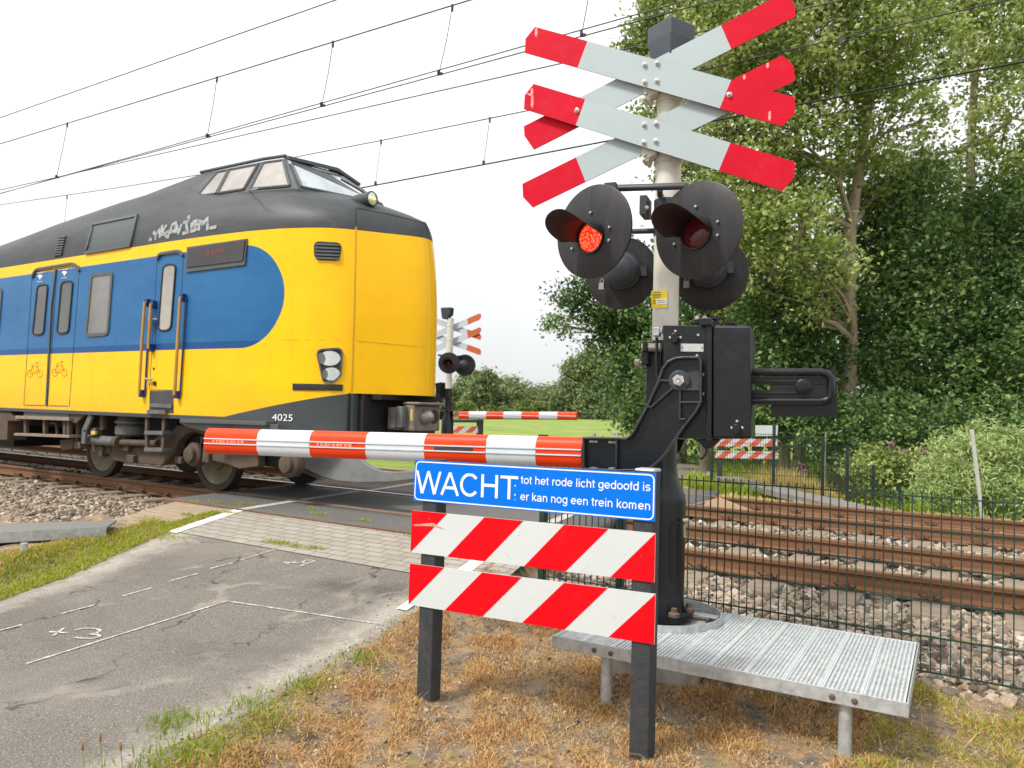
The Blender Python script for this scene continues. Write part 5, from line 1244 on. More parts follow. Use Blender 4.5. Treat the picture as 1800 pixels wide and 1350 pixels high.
# small field posts beside the far road
for px, yt, yb, D, lab in ((1079, 716, 752, 48, 'thin grey post standing in the field below the dark overhanging tree'), (955, 764, 771, 20, 'short black stub post just above the near boom')):
    a, b = AD(px, yt, D), AD(px, yb, D); mb = MB(); w = .06 if D > 30 else .11; mb.box((a + b) / 2, (w, w * .6, (a - b).length / 2)); o = build('field_post', mb, M_grey_dark); tag(o, lab, 'post')
# seed heads at the lower left
for px, py, hb, lab in ((145, 1312, 1349, 'leftmost brown seed head on a thin stalk at the lower left'), (176, 1296, 1345, 'tallest brown seed head on a thin stalk at the lower left'), (212, 1312, 1352, 'third brown seed head on a thin stalk at the lower left')):
    D = 3.0; t_ = AD(px, py, D); b0 = AD(px + 6, 1365, D); b0.z = float(z_ground(b0.x, b0.y)) if b0.z > -.5 else b0.z
    r = thing('plantain_plant', lab, 'plant', (b0.x, b0.y, b0.z)); mb = MB(); mb.tube([b0, (b0 + t_) / 2 + Vector((.004, 0, 0)), t_], .0016, 6); build('stalk', mb, mat('green_stalk', (.2, .22, .05), .7), r)
    mb = MB(); d = (t_ - b0).normalized(); mb.lathe([(.001, -.018), (.0055, -.012), (.006, 0), (.0045, .012), (.001, .018)], t_, d, 10); build('seed_head', mb, mat('brown_seed_head', (.3, .15, .06), .8, 0, .3, 200), r, smooth=60)

# ------------------------------------------------------------------ the train
TX_, TY_ = -5.9, 7.55
train = thing('passenger_train', 'yellow and blue electric train with raised dark cab running over the crossing', 'train', (TX_, TY_, 0))
NO = .11
PB = [NO, .125, .165, .225, .31, .405, .51, .625, .69, .77, .9, 1.15, 1.5, 2.0, 2.7, 3.5, 60]
PD = [0.001, .08, .16, .25, .36, .48, .62, .77, .85, .93, 1.03, 1.14, 1.25, 1.33, 1.38, 1.40, 1.40]
def pd(b): return float(np.interp(b, PB, PD))
HB = [0, .15, .4, .7, 1.0, 1.6, 2.5, 3.3, 3.8, 4.3, 5.5, 7.4, 9.7, 12, 60]
HZ = [3.53, 3.58, 3.70, 3.82, 3.92, 4.13, 4.22, 4.28, 4.48, 4.58, 4.53, 4.34, 4.02, 3.93, 3.92]
def hz_(b): return float(np.interp(b, HB, HZ))
def hp(b): return float(np.interp(b, [0, 1.5, 3.3, 4.3, 9, 12], [2.3, 2.2, 2.1, 2.0, 2.05, 2.3]))
def lean(z, b): return -(.16 * max(0, (z - 2.2) / 1.4) ** 2) * max(0, 1 - b / 3.0)
ZE = 3.36
def zbot(b): return 1.36 if b < .64 else (.76 if b < 2.6 else .98)
def section(b, zb):
    d = pd(b); pts = []
    for f in np.linspace(0, 1, 9):
        z = zb + (ZE - .25 - zb) * f; pts.append((d - .02 * max(0, (1.3 - z)) , z))
    for f in (.4, .75): pts.append((d * (1 - .004 * f), ZE - .25 + .25 * f))
    hz0, p = hz_(b), hp(b)
    for k in range(0, 19):
        a = k / 18 * math.pi / 2
        yy = d * .996 * (math.cos(a) ** (2 / p)); zz = ZE + (hz0 - ZE) * (math.sin(a) ** (2 / p)); pts.append((max(yy, 0), zz))
    return pts
stations = [NO, .114, .12, .125, .135, .15, .165, .19, .225, .265, .31, .36, .405, .455, .51, .57, .625, .639, .641, .69, .72, .85, 1.0, 1.15, 1.3, 1.5, 1.75, 2.0, 2.3, 2.599, 2.601, 3, 3.5, 3.9, 4.3, 5, 5.8, 6.6, 7.4, 8.4, 9.7, 11, 14, 20, 26]
mb = MB(); npt = None; V = []; 
for b in stations:
    sec = section(b, zbot(b)); npt = len(sec)
    row = [(TX_ - b + lean(z, b), TY_ - y, z) for y, z in sec] + [(TX_ - b + lean(z, b), TY_ + y, z) for y, z in reversed(sec[:-1])]
    V += row
nr = 2 * npt - 1
F = [(i * nr + j, i * nr + j + 1, (i + 1) * nr + j + 1, (i + 1) * nr + j) for i in range(len(stations) - 1) for j in range(nr - 1)]
F += [(i * nr, (i + 1) * nr, (i + 1) * nr + nr - 1, i * nr + nr - 1) for i in range(len(stations) - 1)]     # floor
F += [tuple((len(stations) - 1) * nr + j for j in range(nr))]
mb.add(V, F)
# livery by position on the body: yellow, blue band with a round end, dark roof and skirt
t = NT('train_livery'); x, y, z = t.xyz()
dirt = t.noise(1.3, 6, .65, t.mapping((.5, 1, 1.6)))
yel = t.mix(t.rng(dirt, .35, .7), (.93, .535, .0), (.88, .47, .002))
yel = t.mix(t.math('MULTIPLY', t.rng(t.noise(9, 6, .75, t.mapping((.25, 1, 2.2))), .60, .74), .45), yel, (.48, .26, .01))
yel = t.mix(t.math('MULTIPLY', t.rng(t.noise(3.2, 7, .7, t.mapping((2.2, 1, .22))), .52, .72), .30), yel, (.60, .33, .01))
yel = t.mix(t.math('MULTIPLY', t.rng(t.math('ADD', z, t.rng(t.noise(2.5, 6), .3, .7, -.12, .12)), 1.0, 1.5, 1, 0), .35), yel, (.50, .30, .03))
yel = t.mix(t.rng(x, -1.3, -.4, 0, .4), yel, (.95, .53, .0))
zc, rr_ = 2.53, .645
xc = -2.06
dx = t.math('SUBTRACT', x, xc); dz = t.math('SUBTRACT', z, zc)
rad = t.math('SQRT', t.math('ADD', t.math('MULTIPLY', dx, dx), t.math('MULTIPLY', dz, dz)))
inr = t.rng(rad, rr_ - .004, rr_ + .004, 1, 0)
band = t.math('MULTIPLY', t.rng(t.math('ABSOLUTE', dz), rr_ - .004, rr_ + .004, 1, 0), t.rng(x, xc - .002, xc + .002, 1, 0))
blue_m = t.math('MAXIMUM', inr, band)
ogap = t.rng(rad, rr_ + .012, rr_ + .02, 1, 0)
blue = t.mix(t.rng(dirt, .35, .7), (.012, .105, .27), (.024, .14, .325))
blue = t.mix(t.rng(z, 1.975, 1.98, .85, 0), blue, (.002, .055, .2))
col_ = t.mix(blue_m, yel, blue)
roof = t.mix(t.rng(t.noise(1.7, 7, .7, t.mapping((.35, 1, 1.2))), .36, .68), (.034, .039, .044), (.066, .072, .077))
roof = t.mix(t.rng(t.noise(3, 6, .7, t.mapping((.3, 1, 2))), .58, .75, 0, .6), roof, (.11, .115, .112))
col_ = t.mix(t.rng(z, 3.345, 3.35, 0, 1), col_, roof)
skl = t.math('MINIMUM', t.math('MAXIMUM', t.math('MULTIPLY_ADD', t.math('ADD', x, .64), .2, 1.36), 1.03), 1.357)
sk = t.rng(t.math('SUBTRACT', z, skl), -.003, .003, 1, 0)
col_ = t.mix(sk, col_, t.mix(t.rng(dirt, .35, .7), (.045, .055, .062), (.07, .08, .085)))
mgr = t.math('MAXIMUM', t.rng(z, 3.345, 3.35), sk)
rgh = t.math('MULTIPLY_ADD', mgr, .18, .32)
t.b.inputs['Specular IOR Level'].default_value = .3
t.bump(t.noise(1.6, 3, .5), .25, .05)
M_livery = t.done(col_, rgh)
body = build('body', mb, M_livery, train, smooth=32)
dg = bpy.context.evaluated_depsgraph_get()
bv = BVHTree.FromPolygons([Vector(p) for p in V], [f for f in F])
def hull(px, py):
    loc, nrm, i, d = bv.ray_cast(CAMP, ray(px, py).normalized())
    if loc is None:
        loc = AY(px, py, TY_ - 1.4); nrm = Vector((0, -1, 0))
    if nrm.dot(ray(px, py)) > 0: nrm = -nrm
    return loc, nrm
def patch(mb, pxs, o0, o1, mi=0, k=1):
    """a panel that follows the body, from offset o0 to o1 outwards"""
    n_ = len(pxs); cx = sum(p[0] for p in pxs) / n_; cy = sum(p[1] for p in pxs) / n_; K_ = 5
    rings = [[hull(cx + (p[0] - cx) * (1 - j / K_), cy + (p[1] - cy) * (1 - j / K_)) for p in pxs] for j in range(K_)]
    vs = [p + n * o0 for p, n in rings[0]]
    for r_ in rings: vs += [p + n * o1 for p, n in r_]
    pc, nc = hull(cx, cy); vs.append(pc + nc * o1)
    fs = [(j * n_ + i, j * n_ + (i + 1) % n_, (j + 1) * n_ + (i + 1) % n_, (j + 1) * n_ + i) for j in range(K_) for i in range(n_)] + [(K_ * n_ + i, K_ * n_ + (i + 1) % n_, (K_ + 1) * n_) for i in range(n_)]
    mb.add(vs, fs, mi)
def subdiv(pts, k=3, closed=True):
    out = []; n_ = len(pts)
    for i in range(n_ if closed else n_ - 1):
        a, b = pts[i], pts[(i + 1) % n_]
        for j in range(k): out.append((a[0] + (b[0] - a[0]) * j / k, a[1] + (b[1] - a[1]) * j / k))
    if not closed: out.append(pts[-1])
    return out
def ribbon(mb, pxs, w, o0, o1, mi=0, closed=False):
    h = [hull(*p) for p in pxs]; n_ = len(h); L = []
    for i, (p, n) in enumerate(h):
        a = h[(i - 1) % n_ if closed else max(i - 1, 0)][0]; b = h[(i + 1) % n_ if closed else min(i + 1, n_ - 1)][0]
        d = (b - a).normalized(); q_ = d.cross(n).normalized() * w / 2
        L += [p + q_ + n * o0, p - q_ + n * o0, p - q_ + n * o1, p + q_ + n * o1]
    fs = []
    for i in range(n_ if closed else n_ - 1):
        a, b = 4 * i, 4 * ((i + 1) % n_)
        for j in range(4): fs.append((a + j, a + (j + 1) % 4, b + (j + 1) % 4, b + j))
    if not closed: fs += [(0, 1, 2, 3), (4 * n_ - 1, 4 * n_ - 2, 4 * n_ - 3, 4 * n_ - 4)]
    mb.add(L, fs, mi)
def glassm(name, c, r=.06, s=.7):
    m = mat(name, c, r, 0, .35, .9, spec=s, stain=tuple(k * .5 for k in c), stain_amt=.5, stain_scale=1.6); return m  # two-tone blotches in the colour stand in for reflections and interior
M_glass = glassm('train_window_glass', (.16, .16, .155))
M_glass_dark = glassm('dark_door_glass', (.09, .095, .10))
M_cabglass = glassm('cab_side_glass', (.36, .335, .31), .12)
M_screen = glassm('windshield_glass', (.36, .41, .44), .08, .8)
M_rubber = mat('grey_window_frame', (.075, .085, .09), .55, 0, .15, 8)
M_blackrub = mat('black_rubber', (.012, .013, .015), .6)
M_seam = mat('panel_joint', (.55, .31, .002), .6)
M_orange = mat('orange_handrail', (.46, .25, .05), .4, 0, .15, 10)
M_navy = mat('navy_bracket', (.01, .03, .14), .5)
M_dirty = mat('bogie_dirt_brown', (.085, .06, .042), .85, 0, .3, 6, .3, 50, stain=(.06, .045, .035), stain_amt=.7, stain_scale=4)
M_underdark = mat('underframe_dark', (.008, .0075, .007), .85, 0, .3, 6)
M_greyeq = mat('grey_equipment', (.11, .115, .118), .6, 0, .25, 6, stain=(.09, .06, .04), stain_amt=.7, stain_scale=5)
M_tyre = mat('wheel_steel_brown', (.045, .036, .03), .6, .3, .2, 8)
M_wheelface = mat('worn_wheel_face', (.12, .11, .06), .5, .2, .3, 3, stain=(.25, .25, .23), stain_amt=.8, stain_scale=2)
z1 = lambda L: zp(0, 240, 4.5, L); z2 = lambda L: zp(400, 240, 4.5, L); z3 = lambda L: zp(0, 540, 4.5, L); z4 = lambda L: zp(400, 540, 4.5, L); zb5 = lambda L: zp(0, 700, 4.5, L)
def window(name, quad, r, fw, parent, gm, fm_=M_rubber, lab=None):
    q_ = rquad(quad, r, 5)
    mb = MB(); patch(mb, q_, -.01, .006); w = build(name, mb, gm, parent, recalc=False)
    mb = MB(); ribbon(mb, q_, fw, -.005, .016, 0, True); build('window_frame', mb, fm_, w)
    if lab: w['label'] = lab
    return w
# passenger doors
for k, (top, bot, wq, ic, bc) in enumerate((
        ([(57, 479), (98, 473)], [(81, 713), (42, 712)], [(67, 502), (85, 500), (77, 588), (58, 589)], (70.5, 487), (61, 650)),
        ([(100.5, 473), (140, 467)], [(122, 714), (84, 713)], [(109, 496), (129, 494), (121, 585), (101, 587)], (113.5, 480.5), (104.5, 648)))):
    mb = MB(); q_ = subdiv(top + bot, 6); ribbon(mb, q_, .012, -.004, .004, 0, True)
    d_ = build('passenger_door', mb, M_rubber if k == 2 else mat('door_gap_shadow_strip', (.03, .05, .09), .6), train)
    window('door_window', wq, .4, .028, d_, M_glass_dark, M_blackrub)
    mb = MB()
    for s_ in range(3):                                    # wireless network symbol
        r_ = 2.2 + s_ * 1.9; ribbon(mb, [(ic[0] + r_ * math.sin(a) , ic[1] + 3 - r_ * math.cos(a)) for a in np.linspace(-.8, .8, 5)], .016, .001, .004)
    patch(mb, [(ic[0] - 1, ic[1] + 2), (ic[0] + 1, ic[1] + 2), (ic[0] + 1, ic[1] + 4), (ic[0] - 1, ic[1] + 4)], .001, .004)
    for yy in (-6.5, 8.5): ribbon(mb, [(ic[0] - 5 - yy * .1, ic[1] + yy), (ic[0] + 5 - yy * .1, ic[1] + yy - 1)], .006, .001, .004)
    build('door_symbol', mb, M_letter, d_, recalc=False)
    mb = MB()                                              # bicycle symbol
    bx, by = bc
    for cx in (-8, 9): ribbon(mb, [(bx + cx + 4.6 * math.cos(a), by + 7 + 6.5 * math.sin(a)) for a in np.linspace(0, 2 * math.pi, 14)[:-1]], .007, .001, .004, 0, True)
    for L in ([(-8, 7), (-4, -6), (5, -6), (1, 7), (-4, -6)], [(1, 7), (-8, 7)], [(9, 7), (5, -6), (4, -12)], [(1, -12), (7, -13)], [(-6, -9), (-1, -9)]): ribbon(mb, [(bx + a, by + b) for a, b in L], .008, .001, .004)
    build('door_symbol', mb, mat('brown_line', (.25, .13, .01), .6), d_, recalc=False)
mb = MB(); ribbon(mb, subdiv([(99.3, 473), (91, 540), (82.5, 713)], 5, False), .035, -.002, .02); build('door_seal', mb, M_rubber, train)
mb = MB(); ribbon(mb, rquad([(56, 492), (64, 474), (132, 463), (143, 479)], .3, 4)[3:-3], .035, -.002, .03); build('door_gutter', mb, M_rubber, train)
window('side_window', [(162, 484), (198, 480), (190, 587), (152, 590)], .18, .05, train, M_glass)
window('side_window', [(-32, 514), (4, 509), (-3, 591), (-40, 594)], .18, .05, train, M_glass)
# cab door
mb = MB(); ribbon(mb, subdiv([(281, 447), (318, 442), (322, 460), (310, 686), (263, 685), (276, 460)], 5), .010, -.004, .003, 0, True); cd = build('cab_door', mb, mat('door_joint', (.02, .05, .13), .6), train)
mb = MB(); ribbon(mb, rquad([(276, 463), (281, 447), (318, 441), (326, 455)], .35, 4)[4:-4], .035, -.002, .03); build('door_gutter', mb, M_rubber, cd)
window('door_window', [(288, 466), (310, 464), (301, 580), (279, 582)], .45, .02, cd, glassm('cab_door_glass', (.34, .33, .30)), M_blackrub)
mb = MB()
h1, n1 = hull(266, 666); mb.tube([h1 + n1 * .05 + Vector((-.06, 0, 0)), h1 + n1 * .05 + Vector((.09, 0, 0))], .012, 8); mb.tube([h1 + n1 * .05, h1 + n1 * .05 - ZUP * .12], .01, 8); mb.tube([h1, h1 + n1 * .06], .012, 8)
h1, n1 = hull(272, 562); mb.tube([h1 + n1 * .05 + Vector((-.06, 0, 0)), h1 + n1 * .05 + Vector((.12, 0, 0))], .012, 8); mb.box(h1 + n1 * .04 - ZUP * .07, (.02, .012, .07)); build('door_handle', mb, M_steel, cd, smooth=40)
mb = MB(); h1, n1 = hull(273, 674); mb.lathe([(.03, 0), (.03, .02)], h1, n1, 14); h1, n1 = hull(271, 648); mb.lathe([(.015, 0), (.015, .012)], h1, n1, 12); build('lock', mb, M_blackrub, cd)
# handrails
for pts, mi in (([(263.5, 533), (258, 610), (253.5, 692)], 0), ([(325.5, 524), (321, 600), (315, 694)], 0), ([(274, 536), (272, 575), (269.5, 612)], 0)):
    mb = MB(); hs_ = [hull(*p) for p in subdiv(pts, 4, False)]
    P_ = [p + n * .075 for p, n in hs_]
    mb.tube([hs_[0][0]] + P_ + [hs_[-1][0]], .019, 8); r_ = build('handrail', mb, M_orange, train, smooth=40)
    mb = MB()
    for p, n in (hs_[0], hs_[-1]): mb.box(p + n * .03, (.03, .035, .05))
    build('rail_bracket', mb, M_navy, r_)
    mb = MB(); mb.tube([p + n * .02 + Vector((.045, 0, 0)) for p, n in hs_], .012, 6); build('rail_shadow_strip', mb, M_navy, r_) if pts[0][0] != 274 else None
# destination display
mb = MB(); patch(mb, subdiv([(331, 435), (436, 420), (432, 466), (329, 479)], 6), -.01, .022); dsp = build('destination_display', mb, M_rubber, train, recalc=False)
mb = MB(); patch(mb, subdiv([(333.5, 438), (433.5, 423), (430, 459), (331.5, 471)], 6), .0, .034); build('display_glass', mb, glassm('display_glass', (.035, .028, .03)), dsp, recalc=False)
mb = MB()
gl = [[(0, 0), (-5, 1), (-5, 5), (0, 5), (0, 9), (-5, 10)], [(7, 4), (4, 5), (4, 9), (8, 8), (7, 3)], [(14, 2), (11, 2), (11, 7), (15, 7)], [(18, -1), (18, 7)], [(16, 2), (20, 2)], [(25, 0), (22, 1), (22, 6), (26, 6)], [(22, 3), (25, 3)]]
for L in gl: ribbon(mb, [(372 + a, 440 + b - a * .12) for a, b in L], .012, .0345, .037)
me_ = NT('dim_red_display_text'); me_.b.inputs['Emission Color'].default_value = (.5, .05, .03, 1); me_.b.inputs['Emission Strength'].default_value = .22; build('display_text', mb, me_.done((.2, .02, .015), .5), dsp, recalc=False)
# vent on the nose, headlamp, slot
mb = MB(); patch(mb, rquad([(552, 424), (601, 427), (597, 459), (553, 457)], .33), -.01, .012); vn = build('nose_vent', mb, M_blackrub, train, recalc=False)
mb = MB()
for k in range(5): ribbon(mb, [(556, 430 + k * 6), (570, 430.7 + k * 6), (584, 431.3 + k * 6), (597, 432 + k * 6)], .022, .01, .03)
build('vent_slat', mb, M_rubber, vn)
hq = rquad([(557, 615), (602, 612), (599, 660), (586, 672), (569, 671)], .25)
mb = MB(); patch(mb, hq, -.01, .010); hl_ = build('headlight', mb, M_blackrub, train, recalc=False)
mb = MB(); ribbon(mb, hq, .02, 0, .022, 0, True); build('headlight_rim', mb, M_rubber, hl_)
M_refl = mat('lamp_reflector', (.62, .66, .64), .18, .55, .1, 6)
for (cx, cy, rx, ry) in ((580, 630, 18.5, 13), (583, 657.5, 15, 11.5)):
    mb = MB(); patch(mb, [(cx + rx * math.cos(a), cy + ry * math.sin(a)) for a in np.linspace(0, 2 * math.pi, 24)[:-1]], .0, .016); build('headlight_lens', mb, M_refl, hl_, recalc=False)
mb = MB(); patch(mb, [(565.5 + 7 * math.cos(a), 630 + 10 * math.sin(a)) for a in np.linspace(0, 2 * math.pi, 18)[:-1]], .0, .022); patch(mb, [(572 + 5 * math.cos(a), 658 + 8 * math.sin(a)) for a in np.linspace(0, 2 * math.pi, 18)[:-1]], .0, .019); build('headlight_bulb', mb, M_greyeq, hl_, recalc=False)
mb = MB(); patch(mb, subdiv([(515, 674), (603, 676), (602, 687), (515, 686)], 4), -.005, .012); build('bumper_slot', mb, M_blackrub, train, recalc=False)
# panel joints
mb = MB(); ribbon(mb, subdiv([(626, 399), (623, 540), (618.5, 690)], 8, False), .018, -.004, .003); 
ribbon(mb, subdiv([(480, 597), (540, 597), (620, 598)], 3, False), .007, -.003, .002); ribbon(mb, subdiv([(628, 599), (700, 606), (764, 612)], 4, False), .007, -.003, .002); build('panel_joint', mb, M_seam, train)
mb = MB(); ribbon(mb, subdiv([(625, 394), (626, 367)], 3, False), .02, -.004, .003); ribbon(mb, subdiv([(626, 365), (690, 378), (744, 392)], 4, False), .02, -.004, .004); build('hood_joint', mb, M_blackrub, train)
mb = MB(); ribbon(mb, subdiv([(0, 591), (150, 586), (440, 573), (485, 570)], 6, False), .006, -.003, .001); build('panel_joint', mb, mat('blue_joint', (.02, .1, .33), .5), train)
# roof openings
mb = MB(); gq = z1([(745, 700), (1090, 630), (1035, 862), (685, 922)]); patch(mb, subdiv(gq, 4), -.01, .012); gr = build('roof_grille', mb, mat('grille_mesh', (.085, .10, .10), .5, .3, .35, 60, stretch=(8, 8, .4)), train, recalc=False)
mb = MB(); ribbon(mb, subdiv(gq, 4), .05, -.005, .03, 0, True); build('grille_frame', mb, M_rubber, gr)
mb = MB(); lq = z1([(472, 792), (528, 786), (492, 945), (432, 952)]); patch(mb, lq, -.01, .008); lv = build('roof_louvre', mb, M_blackrub, train, recalc=False)
mb = MB()
for k in range(8):
    f = (k + .6) / 8.2; a = (lq[0][0] + (lq[3][0] - lq[0][0]) * f, lq[0][1] + (lq[3][1] - lq[0][1]) * f); b = (lq[1][0] + (lq[2][0] - lq[1][0]) * f, lq[1][1] + (lq[2][1] - lq[1][1]) * f); ribbon(mb, [a, b], .02, .006, .025)
build('louvre_slat', mb, M_rubber, lv)
# graffiti scrawl
gf = [[(1180, 815), (1205, 812)], [(1215, 755), (1235, 780), (1230, 820)], [(1235, 780), (1262, 735), (1268, 800)], [(1285, 700), (1280, 790)], [(1320, 700), (1285, 755), (1330, 800)], [(1330, 805), (1365, 700), (1392, 680), (1388, 770)], [(1345, 760), (1390, 745)], [(1398, 700), (1412, 770), (1440, 690)], [(1445, 770), (1500, 750)], [(1450, 680), (1500, 665)], [(1478, 672), (1482, 755)], [(1495, 625), (1495, 660)], [(1520, 680), (1515, 750), (1560, 735)], [(1520, 680), (1565, 665)], [(1518, 715), (1555, 705)], [(1575, 745), (1578, 660), (1602, 700), (1640, 640), (1645, 740)], [(1660, 725), (1715, 715)], [(1610, 700), (1615, 660)], [(1300, 775), (1340, 745)], [(1530, 700), (1575, 690)]]
mb = MB()
for L in gf: ribbon(mb, subdiv(z1(L), 3, False), .05, .002, .005)
M_spray = NT('grey_spray_paint'); q = M_spray; M_spray = q.done(q.mix(q.rng(q.noise(14, 4), .4, .62), (.34, .36, .36), (.15, .16, .16)), .7); gfo = build('graffiti', mb, M_spray, train, recalc=False)
gfo['label'] = 'pale sprayed scrawl on the dark roof flank'
mb = MB(); ribbon(mb, subdiv(z2([(0, 475), (120, 435), (240, 410)]), 3, False), .018, .001, .003); build('scratch', mb, M_spray, train, recalc=False)
# fleet number
hA, nA = hull(479, 739); hB, nB = hull(515, 738)
class TF(Frame):
    def __init__(self, O, a): self.O = O; self.a = a; self.n = Vector((-a.y, a.x, 0)).normalized()
av = (hB - hA); av.z = 0; av.normalize()
tf = TF(Vector((hA.x, hA.y, 0)), av); mb = MB()
vs_, fs_ = text_mesh('4025'); x0 = min(v.x for v in vs_); x1 = max(v.x for v in vs_); L_ = (hB - hA).length
mb.add([tf.P((v.x - x0) / (x1 - x0) * L_, hA.z + v.y / .729 * .085, -.012) for v in vs_], fs_); build('fleet_number', mb, M_letter, train, recalc=False)
# raised cab
def cp(b, y, z): return Vector((TX_ - b, TY_ + y, z))
F0, C0, R0 = (.98, 0, 3.86), (1.63, .90, 3.95), (3.72, 1.0, 4.02)
F1, C1, R1, T1 = (1.95, 0, 4.47), (2.12, .68, 4.48), (3.9, .70, 4.52), (3.9, 0, 4.56)
D0, D1 = (2.55, .965, 4.0), (2.55, .69, 4.50)
base_drop = .12
def hull_z(b, y): return ZE + (hz_(b) - ZE) * max(0, 1 - (y / pd(b)) ** hp(b)) ** (1 / hp(b))
Q1 = (7.0, .62, hull_z(7.0, .62) - .02); T2 = (7.0, 0, hull_z(7.0, 0) - .02); Q0 = (5.2, .98, hull_z(5.2, .98) - .05)
mb = MB()
for sg in (-1, 1):
    P_ = lambda q: cp(q[0], sg * q[1], q[2])
    low = lambda q: cp(q[0], sg * q[1], q[2] - base_drop)
    vs = [P_(F0), P_(C0), P_(D0), P_(R0), P_(F1), P_(C1), P_(D1), P_(R1), low(F0), low(C0), low(D0), low(R0), P_(T1), cp(2.6, 0, 4.54), P_(Q0), P_(Q1), P_(T2)]
    mb.add(vs, [(0, 1, 5, 4), (1, 2, 6, 5), (2, 3, 7, 6), (8, 9, 1, 0), (9, 10, 2, 1), (10, 11, 3, 2), (4, 5, 6, 13), (13, 6, 7, 12), (3, 14, 15, 7), (7, 15, 16, 12), (11, 14, 3)])
    mb.v[-1].z -= 0
cabm = mat('dark_cab_paint', (.042, .048, .054), .5, 0, .2, 2.5, .05, 30, stain=(.12, .125, .125), stain_amt=.5, stain_scale=2)
cab = build('cab', mb, cabm, train, bevel=.02)
def inset(qd, l, r, tq, b): # qd: BL, BR, TR, TL
    L = lambda a, c, t_: a.lerp(c, t_)
    def pt(u, v): return L(L(qd[0], qd[1], u), L(qd[3], qd[2], u), v)
    return [pt(l, b), pt(1 - r, b), pt(1 - r, 1 - tq), pt(l, 1 - tq)]
def pane(name, qd, gm, par, fw=.02):
    n_ = (qd[1] - qd[0]).cross(qd[3] - qd[0]).normalized()
    c_ = sum(qd, Vector()) / 4
    if (c_ - cp(2.5, 0, 3.9)).dot(n_) < 0: n_ = -n_
    mb = MB(); mb.add([p + n_ * .008 for p in qd] + [p - n_ * .012 for p in qd], [(0, 1, 2, 3), (0, 4, 5, 1), (1, 5, 6, 2), (2, 6, 7, 3), (3, 7, 4, 0)]); w = build(name, mb, gm, par)
    mb = MB()
    for i in range(4): mb.tube([qd[i] + n_ * .008, qd[(i + 1) % 4] + n_ * .008], fw, 6)
    build('window_frame', mb, M_rubber, w)
    return w
for sg in (-1, 1):
    P_ = lambda q: cp(q[0], sg * q[1], q[2])
    ws = pane('windshield', inset([P_(F0), P_(C0), P_(C1), P_(F1)], .03, .06, .2, .06), M_screen, cab)
    mb = MB(); q_ = inset([P_(F0), P_(C0), P_(C1), P_(F1)], .0, .02, .07, .8); n_ = (q_[1] - q_[0]).cross(q_[3] - q_[0]).normalized(); n_ = -n_ if n_.x < 0 else n_
    mb.add([p + n_ * .006 for p in q_] + [p - n_ * .02 for p in q_], [(0, 1, 2, 3), (0, 4, 5, 1), (1, 5, 6, 2), (2, 6, 7, 3), (3, 7, 4, 0)]); build('sun_blind', mb, glassm('tinted_strip', (.4, .45, .48), .1, 1.0), cab)
    pane('cab_window', inset([P_(C0), P_(D0), P_(D1), P_(C1)], .12, .09, .08, .08), M_cabglass, cab)
    f_ = .5
    m0 = [D0[i] + (R0[i] - D0[i]) * f_ for i in range(3)]; m1 = [D1[i] + (R1[i] - D1[i]) * f_ for i in range(3)]
    pane('cab_window', inset([P_(D0), P_(m0), P_(m1), P_(D1)], .1, .03, .1, .1), M_cabglass, cab)
    e0 = [m0[i] + (R0[i] - m0[i]) * .8 for i in range(3)]; e1 = [m1[i] + (R1[i] - m1[i]) * .35 for i in range(3)]
    pane('cab_window', inset([P_(m0), P_(e0), P_(e1), P_(m1)], .05, .05, .1, .1), M_cabglass, cab)
# visor over the windshield
mb = MB(); vis = []
for sg in (-1, 1):
    P_ = lambda q, dz=0, db=0: cp(q[0] + db, sg * q[1], q[2] + dz)
    a = [P_(F1, .03, -.12), P_(C1, .02, -.06), P_(C1, .06, .06), P_(F1, .09, .1)]
    mb.add(a + [p - ZUP * .05 for p in a], [(0, 1, 2, 3), (7, 6, 5, 4), (0, 4, 5, 1), (1, 5, 6, 2), (2, 6, 7, 3), (3, 7, 4, 0)])
    mb.tube([P_(C1, .03, 0), P_(D1, .03), P_(R1, .02)], .025, 8)
build('visor', mb, M_rubber, cab, bevel=.008)
mb = MB(); mb.tube([cp(1.0, -.1, 3.9), cp(1.2, -.25, 4.05), cp(1.22, -.55, 4.1)], .012, 6); build('wiper', mb, M_blackrub, cab)
hp_ = AD(655, 349, 9.62)
mb = MB(); ax_ = Vector((1, -.05, .02)).normalized(); mb.lathe([(.05, -.55), (.085, -.3), (.095, -.05), (.095, 0), (.082, 0)], hp_, ax_, 24); tl = build('top_headlight', mb, cabm, train, smooth=40)
mb = MB(); mb.lathe([(.082, -.002), (.05, .012), (.002, .018)], hp_, ax_, 24, closed=False); build('headlight_lens', mb, M_refl, tl, smooth=60)
mb = MB(); mb.box(hp_ + ax_ * .02 + Vector((0, -.02, 0)), (.006, .05, .012)); me_ = NT('warm_lamp_glow'); me_.b.inputs['Emission Color'].default_value = (1, .55, .1, 1); me_.b.inputs['Emission Strength'].default_value = 1.5; build('headlight_bulb', mb, me_.done((.9, .5, .1), .4), tl)
